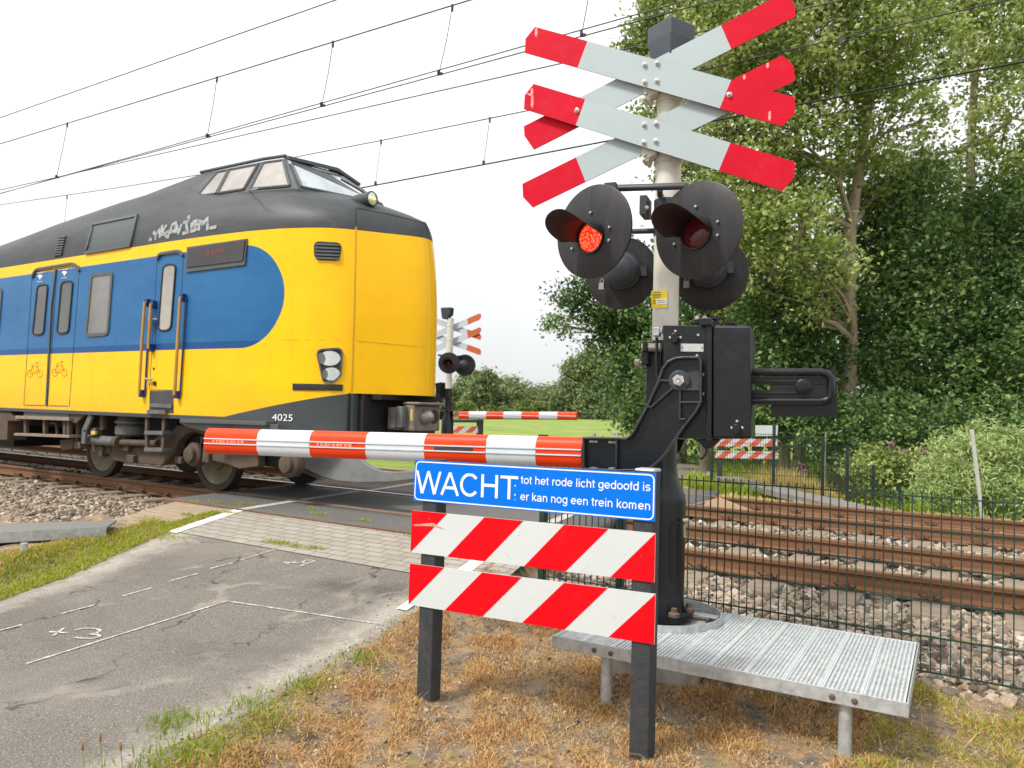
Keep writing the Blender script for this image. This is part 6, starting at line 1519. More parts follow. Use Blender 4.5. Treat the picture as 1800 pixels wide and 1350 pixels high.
# underframe, front cavity, coupler
mb = MB()
mb.box((TX_ - 1.4, TY_, 1.12), (.85, .7, .24)); mb.box((TX_ - 14, TY_, .86), (12, .85, .13)); mb.box((TX_ - 2.1, TY_, .8), (.5, .9, .1)); mb.box((TX_ - 13.2, TY_ + .1, .55), (4.6, .95, .2))
build('underframe', mb, M_underdark, train)
mb = MB(); mb.box((TX_ - .86, TY_, 1.06), (.2, .84, .30)); mb.box((TX_ - .66, TY_, 1.325), (.3, .6, .03)); build('front_cavity', mb, M_underdark, train)
mb = MB(); K = lambda x_, y_, z_: Vector((TX_ + x_, TY_ + y_, z_))
K = lambda x_, y_, z_: Vector((TX_ + x_ * .85 - .27, TY_ + y_ * .85, z_))
mb.box(K(-.35, 0, 1.08), (.35, .13, .1)); mb.box(K(.06, 0, 1.08), (.09, .26, .16)); mb.box(K(.1, 0, 1.26), (.13, .27, .018)); mb.box(K(-.16, -.05, 1.07), (.09, .29, .14)); cpl = build('coupler', mb, mat('coupler_brown', (.19, .15, .125), .6, .2, .3, 10, stain=(.08, .07, .065), stain_amt=.7, stain_scale=7), train, bevel=.025)
mb = MB(); mb.lathe([(.10, 0), (.095, .05), (.06, .12), (.02, .15), (.002, .155)], K(.15, -.06, 1.1), (1, -.1, 0), 20, closed=False); build('coupler_cone', mb, mat('coupler_grey', (.3, .28, .27), .4, .6, .2, 10), cpl, smooth=50)
mb = MB(); mb.lathe([(.09, 0), (.09, .01), (.002, .011)], K(.16, .16, 1.1), (1, 0, 0), 20); build('coupler_cup', mb, M_blackrub, cpl)
mb = MB(); mb.box(K(-.02, -.36, 1.09), (.05, .05, .13)); mb.box(K(-.12, -.4, 1.07), (.04, .04, .12)); build('contact_box', mb, M_greyeq, cpl, bevel=.01)
mb = MB()
for dx in (-.02, .12): mb.box(K(dx, -.412 if dx < 0 else -.31, 1.12), (.018, .002, .07))
build('yellow_mark', mb, mat('yellow_marks', (.5, .4, .1), .7), cpl)
mb = MB(); mb.tube([K(-.2, -.3, .98), K(-.25, -.36, .88), K(-.5, -.3, .84), K(-.7, -.1, .95)], .03, 8); build('hose', mb, M_underdark, cpl, smooth=60)
# snow plough
FPl = Frame((TX_, TY_ - .82, 0), 0)
z7 = lambda L: zp(340, 760, 4.286, L)
mb = MB(); mb.prism(FPl, FPl.pxs(z7([(520, 100), (640, 185), (720, 225), (820, 270), (950, 332), (1080, 367), (1240, 382), (1480, 377), (1750, 345), (1750, 285), (1500, 296), (1400, 285), (1320, 250), (1240, 185), (1100, 100)])), 0, .05); pg = build('snow_plough', mb, mat('plough_grey', (.17, .18, .185), .45, .1, .15, 4, stain=(.13, .11, .09), stain_amt=.7, stain_scale=3), train, bevel=.012)
mb = MB(); mb.prism(FPl, FPl.pxs(z7([(560, 140), (720, 222), (950, 332), (1080, 367), (1240, 382), (1480, 377), (1740, 347), (1740, 362), (1480, 393), (1240, 397), (1080, 382), (940, 345), (700, 238), (540, 150)])), -.03, .02); build('plough_edge', mb, M_dirty, pg)
# bogie
FBg = Frame((TX_, TY_ - 1.12, 0), 0)
bogie_X = (AY(185, 800, 6.8).x, AY(385, 830, 6.8).x)
bg = build('bogie_frame', (lambda m_: (m_.prism(FBg, FBg.pxs(zb5([(700, 330), (830, 372), (1150, 392), (1285, 400), (1325, 300), (1400, 212), (1480, 215), (1720, 240), (2000, 300), (2060, 420), (1960, 440), (1900, 350), (1700, 335), (1640, 305), (1540, 265), (1460, 288), (1405, 345), (1385, 425), (1335, 475), (1275, 532), (1000, 510), (890, 492), (850, 420), (700, 390)])), 0, .14), m_)[1])(MB()), M_dirty, train, bevel=.015)
mb = MB()
mb.prism(FBg, FBg.pxs(zb5([(1060, 400), (1200, 330), (1330, 240), (1330, 300), (1290, 395), (1200, 415)])), .01, .13); mb.prism(FBg, FBg.pxs(zb5([(1590, 300), (1660, 310), (1650, 480), (1600, 480)])), -.02, .12); build('bogie_beam', mb, M_dirty, bg, bevel=.015)
def bcyl(a, b, r, o=0, n=16, m_=M_dirty, nm='cylinder', par=bg):
    s0, t0 = FBg.px(*zb5([a])[0], o); s1, t1 = FBg.px(*zb5([b])[0], o); mb = MB(); mb.tube([FBg.P(s0, t0, o), FBg.P(s1, t1, o)], r, n); return build(nm, mb, m_, par, smooth=40)
bcyl((700, 325), (930, 345), .072, -.1, m_=M_greyeq, nm='damper'); bcyl((920, 345), (950, 347), .088, -.1, nm='damper_joint'); bcyl((930, 350), (1250, 358), .045, -.08, nm='damper_rod')
mb = MB(); c_ = FBg.P(*FBg.px(*zb5([(1050, 300)])[0], .1), .1)
k_ = 12 / 1350 / 4.5
mb.lathe([(.20, 0), (.235, .03), (.24, .14), (.20, .17), (.245, .19), (.245, .215), (.21, .24), (.19, .34), (.15, .36)], c_, ZUP, 28); build('air_spring', mb, M_greyeq, bg, smooth=45)
for x_, r_ in ((1518, .15), (1640 + 640, .15)):
    c_ = FBg.P(*FBg.px(*zb5([(x_, 445 if x_ < 1600 else 520)])[0], -.05), -.05); mb = MB(); mb.lathe([(.16, .12), (.165, .02), (.15, 0), (.11, -.01), (.10, -.06), (.06, -.07)], c_, FBg.n, 28); build('axle_box', mb, M_dirty, bg, smooth=40)
for q_ in ((990, 375, 60, 40), (1420, 490, 40, 25), (1040, 480, 45, 30), (800, 420, 40, 40), (970, 340, 45, 45), (1640, 440, 35, 60)):
    s_, t_ = FBg.px(*zb5([(q_[0], q_[1])])[0], -.04); mb = MB(); mb.fbox(FBg, s_ - q_[2] * .0019, s_ + q_[2] * .0019, t_ - q_[3] * .0019, t_ + q_[3] * .0019, -.07, .05); build('bogie_fitting', mb, M_dirty, bg, bevel=.015)
for bx in bogie_X:
    for yo in (-.75, .75):
        wt = MB(); ax2 = Vector((0, -1 if yo < 0 else 1, 0)); O_ = (bx, TY_ + yo, .46)
        wt.lathe([(.46, -.07), (.46, .055), (.38, .06), (.375, .045), (.375, -.06)], O_, ax2, 48); wh = build('wheel', wt, M_tyre, train, smooth=35)
        wf = MB(); wf.lathe([(.376, .02), (.37, .048), (.30, .03), (.18, .045), (.17, .07), (.10, .07), (.002, .072)], O_, ax2, 48, closed=False); build('wheel_disc', wf, M_wheelface, wh, smooth=35)
    mb = MB(); mb.tube([(bx, TY_ - .75, .46), (bx, TY_ + .75, .46)], .08, 12); build('axle', mb, M_dirty, train, smooth=40)
mb = MB(); mb.box((sum(bogie_X) / 2, TY_, .55), (.95, .62, .14)); mb.prism(FBg, FBg.pxs(zb5([(690, 385), (870, 405), (1290, 400), (1330, 140), (690, 140)])), .16, .5); mb.prism(FBg, FBg.pxs(zb5([(1400, 470), (1600, 480), (2150, 560), (2150, 180), (1330, 180)])), .16, .5); build('bogie_bolster_dark_fill', mb, M_underdark, train)  # bolster, plus near-black plates added as the shade behind the bogie frame
for q_ in ([(1560, 470), (1620, 300), (1760, 290), (2050, 330), (2050, 540), (1900, 560), (1800, 520)], [(690, 392), (720, 330), (860, 340), (890, 430), (800, 455)]): mb = MB(); mb.prism(FBg, FBg.pxs(zb5(q_)), -.02, .10); build('bogie_fitting', mb, M_dirty, bg, bevel=.015)
# ladder under the cab door, brackets and steps
FL = Frame((TX_, TY_ - 1.36, 0), 0)
def bar(mb, a, b, w, o0=0, o1=.04, zf_=zb5, fr=FL):
    p, q_ = fr.pxs(zf_([a, b]), o0); d = Vector((q_[0] - p[0], q_[1] - p[1], 0)).normalized(); k = Vector((-d.y, d.x, 0)) * w / 2
    mb.prism(fr, [(p[0] + k.x, p[1] + k.y), (q_[0] + k.x, q_[1] + k.y), (q_[0] - k.x, q_[1] - k.y), (p[0] - k.x, p[1] - k.y)], o0, o1)
mb = MB(); bar(mb, (1155, 130), (1155, 415), .055); bar(mb, (1292, 130), (1280, 420), .055)
mb2 = MB(); bar(mb2, (1140, 272), (1285, 275), .05, -.03, .12); bar(mb2, (1140, 405), (1282, 408), .05, -.03, .12); bar(mb2, (1170, 108), (1300, 110), .05, -.05, .2)
ld = build('cab_ladder', mb, M_dirty, train, bevel=.004); build('ladder_rung', mb2, M_greyeq, ld)
mb = MB(); patch(mb, [(264, 687), (305, 687), (305, 726), (263, 724)], -.02, .008); rc = build('step_recess', mb, mat('recess_dark_grey', (.045, .05, .055), .6), train, recalc=False)
mb = MB(); ribbon(mb, [(266, 712), (304, 714)], .05, .0, .03); ribbon(mb, [(264, 724), (296, 724)], .05, .0, .05); build('step_plate', mb, M_greyeq, rc)
mb = MB(); bar(mb, (715, 130), (660, 260), .10); bar(mb, (662, 245), (655, 360), .10); build('grey_bracket', mb, M_greyeq, train, bevel=.006)
for q_ in (((800, 130), (800, 250), .09, .1, .16), ((610, 190), (600, 380), .08, .1, .2), ((735, 235), (735, 300), .14, .05, .16)): mb = MB(); bar(mb, *q_); build('hanger', mb, M_dirty, train, bevel=.006)
mb = MB(); bar(mb, (720, 272), (752, 274), .05, .02, .05); build('yellow_tag', mb, mat('small_yellow_tag', (.6, .45, .08), .6), train)
mb = MB(); bar(mb, (120, 150), (545, 165), .05, -.06, .15); bar(mb, (110, 285), (545, 303), .04, -.06, .15)
stp = build('door_step', mb, mat('worn_step_edge', (.26, .21, .16), .6, .2, .25, 8), train, bevel=.004)
for x_ in (195, 345, 505, 535): mb = MB(); bar(mb, (x_, 165), (x_ + 2, 290), .07, .0, .05); build('step_hanger', mb, M_dirty, stp)
mb = MB()
bar(mb, (370, 195), (440, 200), .025, .06, .09); bar(mb, (440, 200), (445, 290), .025, .06, .09); build('step_hanger', mb, M_dirty, stp)
mb = MB(); bar(mb, (190, 95), (548, 105), .22, .0, .1); bar(mb, (188, 68), (550, 72), .05, -.02, .1); build('door_sill', mb, mat('sill_grey', (.075, .085, .09), .55), train)
for q_, o0, o1 in (([(-60, 100), (80, 108), (130, 180), (60, 180), (55, 330), (-60, 330)], 0, .3), ([(470, 330), (580, 320), (570, 400), (480, 415)], .1, .4), ([(580, 350), (630, 345), (630, 400), (585, 400)], .05, .2), ([(550, 110), (680, 118), (600, 200), (560, 190)], 0, .05)): mb = MB(); mb.prism(FL, FL.pxs(zb5(q_), o0), o0, o1); build('equipment_box', mb, M_dirty, train, bevel=.01)
mb = MB(); bar(mb, (1420, 178), (2100, 200), .05, -.03, .3); mb.prism(FL, FL.pxs(zb5([(1410, 190), (2200, 205), (2200, 300), (1680, 275), (1480, 230)]), .03), .03, .06); build('side_fairing', mb, mat('fairing_grey', (.07, .08, .085), .5), train, bevel=.006)
mb = MB()
for x_ in (1005, 1070, 1130): bar(mb, (x_, 128), (x_ + 40, 130), .05, -.012, -.008)
build('small_markings', mb, M_letter, train)

# ------------------------------------------------------------------ trees and shrubs
M_leaf_light = tint_mat('poplar_leaves', [(0, (.035, .065, .02)), (.28, (.14, .205, .045)), (.55, (.32, .40, .10)), (.77, (.54, .60, .23)), (.95, (.86, .89, .62))], .42, .4)
M_leaf_dark = tint_mat('alder_leaves', [(0, (.016, .042, .018)), (.35, (.07, .145, .045)), (.7, (.19, .30, .085)), (.92, (.38, .49, .19)), (1, (.6, .68, .36))], .4, .35)
M_leaf_far = tint_mat('hazy_distant_leaves', [(0, (.075, .115, .06)), (.5, (.18, .235, .10)), (1, (.40, .44, .19))], .7, .2)  # paler, bluish leaves: the distance haze is put into their colour
M_leaf_willow = tint_mat('willow_leaves', [(0, (.16, .24, .08)), (.5, (.38, .48, .17)), (1, (.70, .78, .42))], .6, .3)
def leaf_cloud(blobs, n_, size, sub, sig, up=.55, seed=0, shape=1.6):
    """leaves in small sprays spread through the crown blobs; returns verts, tris, tint"""
    rg = np.random.default_rng(seed)
    B = np.array([(b[0].x, b[0].y, b[0].z) for b in blobs]); R = np.array([b[1] if isinstance(b[1], tuple) else (b[1],) * 3 for b in blobs])
    wgt = R[:, 0] * R[:, 1] * R[:, 2]; wgt = wgt ** .75; wgt /= wgt.sum()
    ns = max(4, n_ // sub)
    bi = rg.choice(len(B), ns, p=wgt)
    d = rg.normal(0, 1, (ns, 3)); d /= np.linalg.norm(d, axis=1)[:, None]
    rad = rg.uniform(.25, 1, ns) ** .45
    S = B[bi] + d * R[bi] * rad[:, None]
    stint = rg.uniform(0, 1, ns)
    k = np.repeat(np.arange(ns), sub)
    s3 = sig * rg.uniform(.6, 1.4, (ns, 1)) 
    C = S[k] + rg.normal(0, 1, (len(k), 3)) * s3[k] * np.array([1, 1, .62])
    m = len(C)
    nrm = rg.normal(0, 1, (m, 3)) + np.array([0, 0, up * 2]); nrm /= np.linalg.norm(nrm, axis=1)[:, None]
    t = np.cross(nrm, rg.normal(0, 1, (m, 3))); t /= np.linalg.norm(t, axis=1)[:, None]; b = np.cross(nrm, t)
    L = size * rg.uniform(.6, 1.35, m)[:, None]; W = L / shape
    fold = nrm * L * .14
    V = np.stack([C - t * L / 2, C + b * W / 2 + fold, C + t * L / 2, C - b * W / 2 + fold], 1).reshape(-1, 3)
    i = 4 * np.arange(m)[:, None]
    F = np.concatenate([i + [0, 1, 2], i + [0, 2, 3]], 0)
    T = np.clip(.55 * stint[k] + .27 * rg.uniform(0, 1, m) + .18 * rg.uniform(0, 1, len(B))[bi][k], 0, 1)
    return V, F, np.repeat(T, 4)
def limb(mb, a, b, r0, r1, bend, rg, n=6, k=6):
    a, b = Vector(a), Vector(b); off = Vector((rg.uniform(-1, 1), rg.uniform(-1, 1), rg.uniform(-.3, .6))) * bend * (b - a).length
    pts = [a.lerp(b, i / k) + off * math.sin(math.pi * i / k) + Vector((rg.uniform(-1, 1), rg.uniform(-1, 1), 0)) * .012 * (b - a).length for i in range(k + 1)]
    mb.tube(pts, [r0 + (r1 - r0) * i / k for i in range(k + 1)], n)
    return pts
def tree(name, label, cat, trunk, blobs, n_, size, m, r0, sub=26, sig=.28, seed=1, group=None, limbs=True, up=.55, shape=1.6, r1=.06, twigs=0):
    """trunk: points from the base up"""
    rg = random.Random(seed)
    base = Vector(trunk[0]); root = thing(name, label, cat, base, group)
    mb = MB(); k = len(trunk); mb.tube([Vector(p) for p in trunk], [r0 * (1.3 if i == 0 else 1) + (r1 - r0) * i / (k - 1) for i in range(k)], 12)
    if limbs:
        for c, r in blobs:
            rr2 = r[0] if isinstance(r, tuple) else r
            zc = c.z - .6 * rr2
            best = min(range(k), key=lambda i: abs(trunk[i][2] - (zc - .25 * abs(Vector(trunk[i]).xy.length - c.xy.length))) + .25 * (Vector(trunk[i]) - c).length)
            rl = r0 * .42 * (1 - .6 * best / k) + .025
            pts = limb(mb, trunk[best], c, rl, .026, .12, rg)
            for j in range(3 + twigs):
                q_ = pts[rg.randint(2, 5)]; e = c + Vector((rg.uniform(-1, 1), rg.uniform(-1, 1), rg.uniform(-.6, 1))).normalized() * rr2 * rg.uniform(.6, .95); limb(mb, q_, e, rl * .45, .012, .1, rg, 5, 4)
    build('trunk', mb, M_bark, root, smooth=60)
    V, F, T = leaf_cloud(blobs, n_, size, sub, sig, up, seed, shape)
    raw_mesh('crown', V, F.tolist(), m, T, root, base)
    return root
def bl(px, py, D, r, sq=1.0): return (AD(px, py, D), (r, r, r * sq))
def tr(*p): return [tuple(AD(*q)) for q in p]
def gnd(px, D, dz=0):
    p = AD(px, 780, D); return (p.x, p.y, float(z_ground(p.x, p.y)) - .1 + dz)
# the tall pale poplars right behind the crossbuck
tree('poplar_tree', 'tallest pale green poplar, its grey trunk bare above the counterweight lever', 'tree', [gnd(1488, 21)] + tr((1489, 700, 21), (1494, 600, 21), (1492, 480, 21), (1495, 400, 21), (1510, 300, 21.2), (1528, 180, 21.3), (1540, 60, 21.5), (1545, -120, 21.5)),
     [bl(1290, 60, 20.5, 1.7), bl(1370, 130, 20.5, 1.6), bl(1450, 60, 20, 1.7), bl(1540, 60, 20.5, 1.7), bl(1420, 260, 20.3, 1.4), bl(1340, 250, 20.5, 1.4), bl(1560, 200, 20.6, 1.5), bl(1390, 400, 19.6, 1.25, .8), bl(1440, 475, 19.4, .9, .8), bl(1340, 470, 19.8, 1.0, .8), bl(1530, 340, 21.8, 1.0), bl(1320, 380, 20, 1.0), bl(1600, 90, 21, 1.4), bl(1420, -60, 21, 2.0), bl(1240, 120, 21, 1.3), bl(1240, 230, 21, 1.0), bl(1280, 330, 20.5, 1.0), bl(1430, 560, 19.2, .6, .7)],
     42000, .15, M_leaf_light, .25, seed=3, sig=.26, group='poplars behind the crossbuck', twigs=3)
tree('poplar_tree', 'slender pale poplar whose leaves edge the sky behind the bell housing', 'tree', [gnd(1405, 23)] + tr((1408, 640, 23), (1412, 480, 23), (1408, 330, 23), (1400, 180, 23), (1385, 40, 23), (1380, -150, 23)),
     [bl(1180, 40, 23, 1.1), bl(1150, 70, 23, .8), bl(1110, 95, 23, .45), bl(1210, 100, 23, 1.0), bl(1200, 10, 23, 1.3), bl(1290, 10, 23.5, 2.0), bl(1180, 190, 23, .8), bl(1130, 215, 23, .5), bl(1230, 310, 23, 1.0), bl(1180, 300, 23, .6), bl(1260, 420, 23, 1.2), bl(1160, 260, 23, .45), bl(1300, 500, 23, 1.2)],
     26000, .15, M_leaf_light, .16, seed=5, sig=.24, group='poplars behind the crossbuck')
tree('poplar_tree', 'pale poplar with a dark forked trunk at the upper right edge', 'tree', [gnd(1700, 24)] + tr((1700, 640, 24), (1705, 450, 24), (1706, 260, 24), (1715, 120, 24), (1700, 0, 24), (1700, -150, 24)),
     [bl(1740, 60, 23.5, 1.5), bl(1790, 200, 23.5, 1.6), bl(1720, 330, 23.5, 1.4), bl(1790, 20, 24, 1.8), bl(1650, 20, 24, .9), bl(1590, 290, 23.5, 1.0), bl(1830, 330, 24, 1.6), bl(1690, -60, 24, 1.6)],
     23000, .15, M_leaf_light, .2, seed=8, sig=.27, group='poplars behind the crossbuck')
# dark alders
GA = 'dark alders filling the right of the view'
for i, (lab, trk, bls, n_) in enumerate((
    ('dark alder right of the poplar trunk with its top at mid height', [gnd(1590, 22.5)] + tr((1585, 620, 22.5), (1580, 480, 22.5), (1575, 380, 22.5)), [bl(1560, 380, 22, 1.1), bl(1620, 330, 22.3, 1.1), bl(1600, 440, 21.6, 1.3), bl(1560, 520, 21.5, 1.2), bl(1640, 540, 21.4, 1.3), bl(1570, 620, 21.2, 1.2), bl(1650, 650, 21, 1.2), bl(1600, 720, 20.8, 1.1)], 9500),
    ('dark alder filling the far right edge', [gnd(1760, 22)] + tr((1760, 620, 22), (1765, 420, 22)), [bl(1720, 430, 22, 1.2), bl(1790, 380, 22, 1.4), bl(1740, 530, 21.5, 1.3), bl(1810, 520, 21.4, 1.4), bl(1720, 630, 21, 1.2), bl(1790, 650, 21, 1.4), bl(1740, 740, 20.5, 1.2)], 9000),
    ('dark alder between the counterweight lever and the lamps', [gnd(1380, 21.5)] + tr((1380, 680, 21.5), (1385, 560, 21.5)), [bl(1360, 560, 21.5, 1.1), bl(1420, 620, 21, 1.0), bl(1340, 640, 21, 1.1), bl(1430, 700, 20.6, .9), bl(1360, 720, 20.5, 1.0), bl(1440, 520, 22, 1.0)], 6500),
    ('dark alder behind the black barrier machine', [gnd(1240, 25)] + tr((1240, 650, 25), (1240, 480, 25)), [bl(1230, 480, 25, 1.3), bl(1290, 560, 25, 1.4), bl(1200, 580, 25, 1.2), bl(1260, 660, 24.5, 1.4), bl(1180, 670, 24.5, 1.2), bl(1320, 420, 25, 1.1)], 6000))):
    tree('alder_tree', lab, 'tree', trk, bls, int(n_ * 2.4), .145, M_leaf_dark, .14, seed=20 + i, sig=.25, group=GA)
# the deep wood behind them
for i, (px, D, h) in enumerate(((1200, 31, 420), (1330, 32, 330), (1460, 33, 300), (1590, 31, 330), (1720, 32, 360), (1840, 31, 320))):
    bls = [bl(px + dx, y_, D + dd, 2.2) for dx, y_, dd in ((-40, h + 80, 0), (40, h + 40, 1), (0, h + 160, -1), (-60, h + 250, 0), (60, h + 220, 0), (0, h + 330, -1), (50, h + 390, 0), (-50, h + 400, 0))]
    tree('woodland_tree', ('leftmost', 'second', 'third', 'fourth', 'fifth', 'rightmost')[i] + ' shaded tree of the deep wood behind the alders, counted from the left', 'tree', [gnd(px, D)] + tr((px, 640, D), (px + 8, h + 80, D)), bls, 7000, .24, M_leaf_dark, .16, seed=40 + i, sig=.45, group='deep wood behind the alders')
# overhanging tree left of the pole
tree('oak_tree', 'dark oak whose airy branch hangs into the white sky left of the pole', 'tree', [gnd(1150, 34)] + tr((1150, 700, 34), (1140, 600, 34), (1120, 540, 34)),
     [bl(1000, 520, 32, .75, .8), bl(1050, 540, 32, 1.0), bl(985, 570, 32, .6, .7), bl(1100, 560, 32.5, 1.2), bl(1060, 600, 32.5, .8), bl(1125, 660, 33, 1.3), bl(1120, 725, 33, .9), bl(1150, 620, 34, 1.8), bl(1130, 500, 33, 1.1), bl(1150, 720, 33, 1.4), bl(1040, 495, 32, .7, .7), bl(1085, 500, 32, .8, .8)],
     26000, .17, M_leaf_dark, .28, seed=61, sig=.26, twigs=3)
# low shrubs on the bank
tree('shrub', 'broad dark bramble bush under the counterweight lever', 'shrub', [gnd(1450, 18.5)] + tr((1450, 800, 18.5), (1452, 760, 18.5)), [bl(1400, 735, 19.2, .7), bl(1480, 745, 19, .8), bl(1540, 775, 18.6, .8), bl(1450, 780, 19, .6), bl(1520, 820, 18.4, .6), bl(1570, 740, 19, 1.0), bl(1640, 770, 19, 1.0), bl(1720, 760, 19.5, 1.2), bl(1800, 740, 20, 1.3)], 13000, .12, M_leaf_dark, .05, seed=70, sig=.2, r1=.02, limbs=False, group='shrubs on the far bank')
tree('shrub', 'mid green low bush around the ends of the far mesh fence', 'shrub', [gnd(1560, 17)] + tr((1560, 860, 17), (1562, 830, 17)), [bl(1560, 840, 16.8, .55, .7), bl(1610, 830, 17, .6, .8), bl(1640, 860, 16.6, .5, .7), bl(1580, 880, 16.4, .4, .6), bl(1500, 830, 17.3, .45, .8), bl(1540, 810, 17.3, .45)], 5000, .10, M_leaf_light, .03, seed=71, sig=.15, r1=.01, limbs=False, group='shrubs on the far bank')
tree('willow_bush', 'pale silvery willow bush at the right edge behind the fence', 'shrub', [gnd(1740, 15.5)] + tr((1740, 860, 15.5), (1742, 820, 15.5)), [bl(1680, 800, 15.8, .5), bl(1730, 790, 15.6, .55), bl(1780, 810, 15.4, .6), bl(1650, 850, 15.6, .45), bl(1710, 850, 15.3, .55), bl(1770, 870, 15.2, .6), bl(1820, 800, 15.4, .6), bl(1670, 890, 15.2, .4), bl(1830, 880, 15, .6), bl(1620, 880, 15.5, .3)], 13000, .13, M_leaf_willow, .04, seed=72, sig=.15, up=.2, shape=4.5, r1=.015, limbs=False)
# pink fireweed
for i, (px, py) in enumerate(((1566, 775), (1590, 790), (1618, 778), (1640, 796), (1655, 800), (1408, 815))):
    D = 17.2; top = AD(px, py, D); b0 = AD(px + 12, py + 70, D)
    r = thing('fireweed_plant', ('leftmost tall', 'second tall', 'third tall', 'fourth tall', 'rightmost tall', 'lone low')[i] + ' pink fireweed spike among the shrubs beyond the tracks', 'wildflower', tuple(b0), 'pink fireweed spikes')
    mb = MB(); mb.tube([b0, b0.lerp(top, .5) + Vector((.03, 0, 0)), top], .012, 5); build('stem', mb, mat('fireweed_stem', (.2, .14, .07), .7), r)
    V, F, T = leaf_cloud([(b0.lerp(top, t_), (.05, .05, .08)) for t_ in (.7, .82, .93)], 130, .05, 10, .03, .3, 90 + i)
    raw_mesh('blossom', V, F.tolist(), mat('pink_petals', (.36, .15, .25), .6, 0, .25, 20), T, r, tuple(b0))
# far trees: the big round one and the tree line beyond the field
def far_tree(name, lab, px, D, tops, n_, size, seed, group=None, m=M_leaf_far, base_py=738, tw=.35, sig=None):
    D2 = 190 if D < 80 else D * 2.1; f_ = D2 / D; D = D2; size *= f_ * .75; n_ = int(n_ * 1.3); tw *= f_ * .7
    tops = [(a, b + 8, r_ * f_ * (.56 if px < 1000 else .85), dd * f_) for a, b, r_, dd in tops]
    p = AD(px, base_py, D); p.z = float(z_ground(p.x, p.y)) - .3
    tree(name, lab, 'tree', [tuple(p), tuple(AD(px, base_py - (base_py - tops[0][1]) * .5, D)), tuple(AD(px, tops[0][1], D))], [(AD(a, b, D + dd), r_) for a, b, r_, dd in tops], n_, size, m, tw, seed=seed, sig=sig or size * 1.1, group=group, sub=18, r1=tw * .3)
far_tree('chestnut_tree', 'big round dense tree standing in the field left of the black barrier machine', 1030, 70, [(1030, 660, 2.6, 0), (1000, 690, 2.1, -1), (1060, 680, 2.4, 0), (1020, 640, 1.8, 0), (1040, 625, 1.5, 0), (990, 715, 1.7, -1), (1030, 715, 2.4, -2), (1075, 715, 2.2, 0), (1060, 650, 2.0, 0)], 16000, .38, 101, m=M_leaf_far, tw=.5)
GT = 'tree line beyond the field'
for i, (px, D, tops, lab) in enumerate((
    (857, 95, [(857, 680, 3.6, 0), (840, 700, 2.6, 0), (875, 695, 3.0, 0), (860, 662, 2.2, 0), (830, 690, 1.8, 0), (885, 710, 2.2, 0)], 'spreading tree with a bare trunk, the nearest of the far tree line'),
    (800, 120, [(800, 690, 4.0, 0), (815, 670, 3.5, 0), (785, 700, 4.5, 0), (800, 715, 4, 0)], 'leftmost tree of the far tree line beside the train nose'),
    (830, 130, [(832, 672, 4.0, 0), (845, 665, 3.5, 0), (835, 700, 5.0, 0)], 'rounded tree behind the spreading one in the far tree line'),
    (890, 125, [(892, 678, 4.6, 0), (902, 690, 4, 0), (885, 705, 5, 0)], 'mid green tree right of the spreading one in the far tree line'),
    (920, 135, [(922, 690, 4.6, 0), (915, 710, 5, 0), (935, 705, 4.5, 0)], 'pale green tree in the middle of the far tree line'),
    (950, 140, [(950, 690, 4.4, 0), (960, 705, 4.6, 0), (945, 712, 4.6, 0)], 'dark tree in the dip of the far tree line'),
    (972, 120, [(972, 695, 3.6, 0), (965, 712, 3.8, 0), (980, 715, 4, 0)], 'olive tree left of the big round tree in the far tree line'))):
    far_tree('far_tree', lab, px, D, tops + [(px - 15, 722, 3.6, 0), (px + 15, 722, 3.6, 0)], 6000, .6, 110 + i, GT)
for i, (px, D, py, r_, lab) in enumerate(((815, 90, 715, 1.9, 'bright green bush at the left of the far tree line'), (858, 92, 722, 1.3, 'small bright bush below the spreading tree'), (889, 92, 725, 1.0, 'smallest bright bush of the far field edge'), (927, 90, 715, 2.0, 'tallest bright bush in the middle of the far field edge'), (946, 88, 718, 1.9, 'bright bush left of the big round tree'))):
    far_tree('field_bush', lab, px, D, [(px, py, r_, 0), (px - 6, py + 8, r_ * .8, 0), (px + 7, py + 8, r_ * .8, 0), (px, py - 8, r_ * .6, 0)], 1500, .45, 130 + i, 'bright bushes at the edge of the field', m=tint_mat('bush_leaves', [(0, (.08, .13, .03)), (1, (.2, .25, .07))], .6, .2), tw=.12)
# wooded skyline behind, reaching beyond both sides
V_, F_, T_ = [], [], []; off = 0; rg = np.random.default_rng(5); bls = []
for k in range(70):
    px = -900 + k * 50; D = 360 + 30 * rg.uniform(); p = AD(px, 716, D)
    bls.append((p + Vector((0, 0, rg.uniform(-2, 2.5))), (9, 9, 5.5)))
V_, F_, T_ = leaf_cloud(bls, 30000, 2.0, 16, 2.0, .5, 77)
o = raw_mesh('distant_woods', V_, F_.tolist(), M_leaf_far, T_); tag(o, 'distant wood closing the field below the white sky', 'woods', kind='stuff')

# ------------------------------------------------------------------ overhead wires
def span(a, b, sag=0.0, ext=0.0, n=24):
    d = b - a; a2, b2 = a - d * ext, b + d * ext
    return [a2.lerp(b2, i / n) - ZUP * (sag * 4 * (i / n) * (1 - i / n)) for i in range(n + 1)]
def wire_thing(name, lab, cat, pts, r, parent=None):
    mb = MB(); mb.tube(pts, r, 6); o = build(name, mb, M_wire, parent, smooth=60)
    if parent is None: tag(o, lab, cat, 'wires above the tracks')
    return o
def yz(px, py, Y): return AY(px, py, Y)
def line_pts(p, q, ext0, ext1, n=20): d = q - p; return [(p - d * ext0).lerp(q + d * ext1, i / n) for i in range(n + 1)]
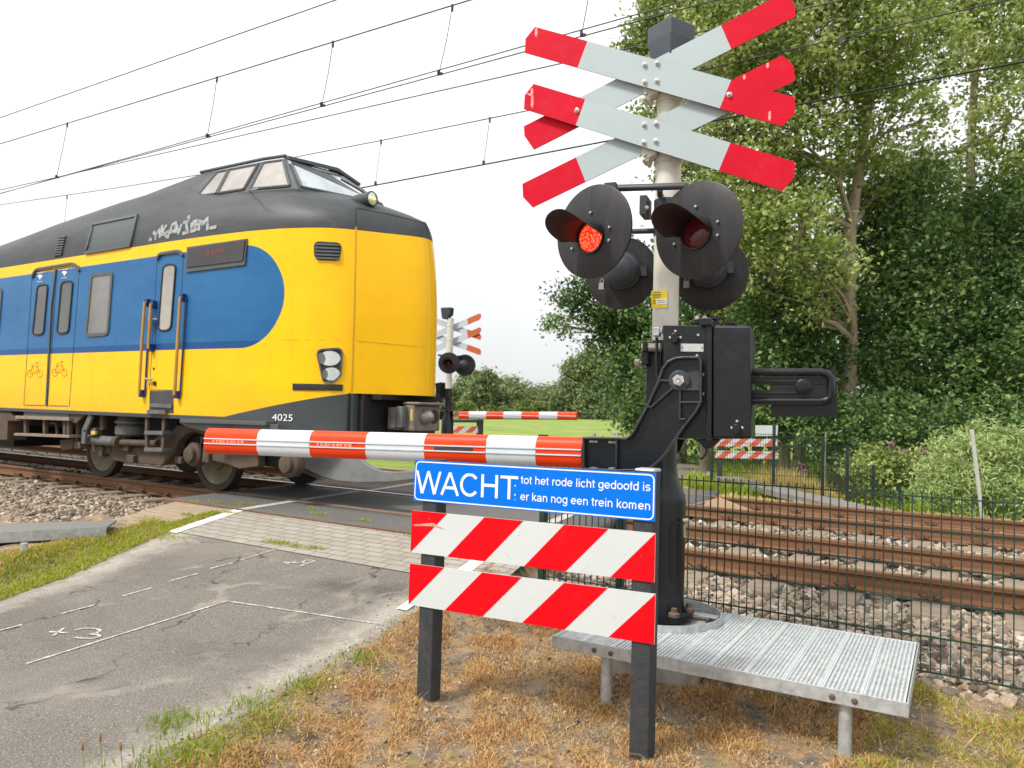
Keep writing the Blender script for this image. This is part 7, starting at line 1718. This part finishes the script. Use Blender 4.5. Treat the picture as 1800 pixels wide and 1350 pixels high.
# near track: contact pair and carrier with droppers
NYw = 7.55
oc = thing('overhead_line', 'nearest overhead line above the train with a pair of contact wires and thin droppers', 'overhead line', tuple(AY(600, 175, NYw)), 'overhead lines of the two tracks')
c0, c1 = AY(0, 340, NYw), AY(1000, 70, NYw)
wire_thing('contact_wire', '', '', line_pts(c0, c1, 3, .8), .0075, oc); wire_thing('contact_wire', '', '', [p + Vector((0, .03, .012 + .006 * (p.x - c0.x))) for p in line_pts(c0, c1, 3, .8)], .0075, oc)
m0, m1 = AY(0, 253, NYw), AY(820, 2, NYw)
def along(p, q, x): k = (x - p.x) / (q.x - p.x); return p.lerp(q, k)
def carrier(x): return along(m0, m1, x) 
wire_thing('carrier_wire', '', '', line_pts(m0, m1, 3, 1.2), .0095, oc)
for pt, pb in (((118, 224), (99, 313)), ((381, 148), (364, 241)), ((585, 83), (565, 186)), ((795, 15), (771, 130)), ((1040, -60), (1022, 61))):
    a, b = AY(*pt, NYw), AY(*pb, NYw); a = carrier(a.x); b = along(c0, c1, b.x)
    mb = MB(); mid = (a + b) / 2 + Vector((.02, 0, 0)); mb.tube([a, mid, b], .0055, 5); d = build('dropper', mb, M_wire, oc, smooth=60)
    mb = MB(); mb.box(a - ZUP * .03, (.012, .012, .045)); mb.box(b + ZUP * .03, (.010, .02, .03)); mb.box(b + Vector((.02, .02, .02)), (.022, .02, .012)); build('dropper_clip', mb, M_wire, d)
FYw = 11.55
of_ = thing('overhead_line', 'farther overhead line above the far track, passing behind the train cab and the crossbuck', 'overhead line', tuple(AY(800, 300, FYw)), 'overhead lines of the two tracks')
fc0, fc1 = AY(640, 329, FYw), AY(1800, 108, FYw); fm0, fm1 = AY(540, 274, FYw), AY(1757, 3, FYw)
wire_thing('contact_wire', '', '', line_pts(fc0, fc1, 6, .4), .010, of_); wire_thing('contact_wire', '', '', [p + Vector((0, .05, .012)) for p in line_pts(fc0, fc1, 6, .4)], .010, of_)
f_m = [AY(*q_, FYw) for q_ in ((-200, 396), (0, 360), (200, 331), (420, 296), (540, 272), (670, 247), (861, 208), (1000, 180), (1100, 152), (1240, 122), (1500, 62), (1757, 3), (1900, -30))]
wire_thing('carrier_wire', '', '', f_m, .010, of_)
for pt, pb in (((670, 247), (660, 325)), ((861, 208), (850, 289)), ((118, 345), (113, 395)), ((1480, 67), (1470, 170))):
    a, b = AY(*pt, FYw), AY(*pb, FYw); mb = MB(); mb.tube([a, b], .006, 5); d = build('dropper', mb, M_wire, of_, smooth=60); mb = MB(); mb.box(a - ZUP * .03, (.015, .012, .05)); mb.box(b + ZUP * .03, (.018, .02, .04)); build('dropper_clip', mb, M_wire, d)
wire_thing('feeder_wire', 'topmost single black wire crossing the upper left sky', 'wire', line_pts(AY(0, 207, 8.6), AY(590, 0, 8.6), 4, 1.5), .010)
wire_thing('feeder_wire', 'thin lone wire running just below the pair of contact wires', 'wire', line_pts(AY(0, 334, 9.6), AY(900, 131, 9.6), 3, 1.4), .0095)
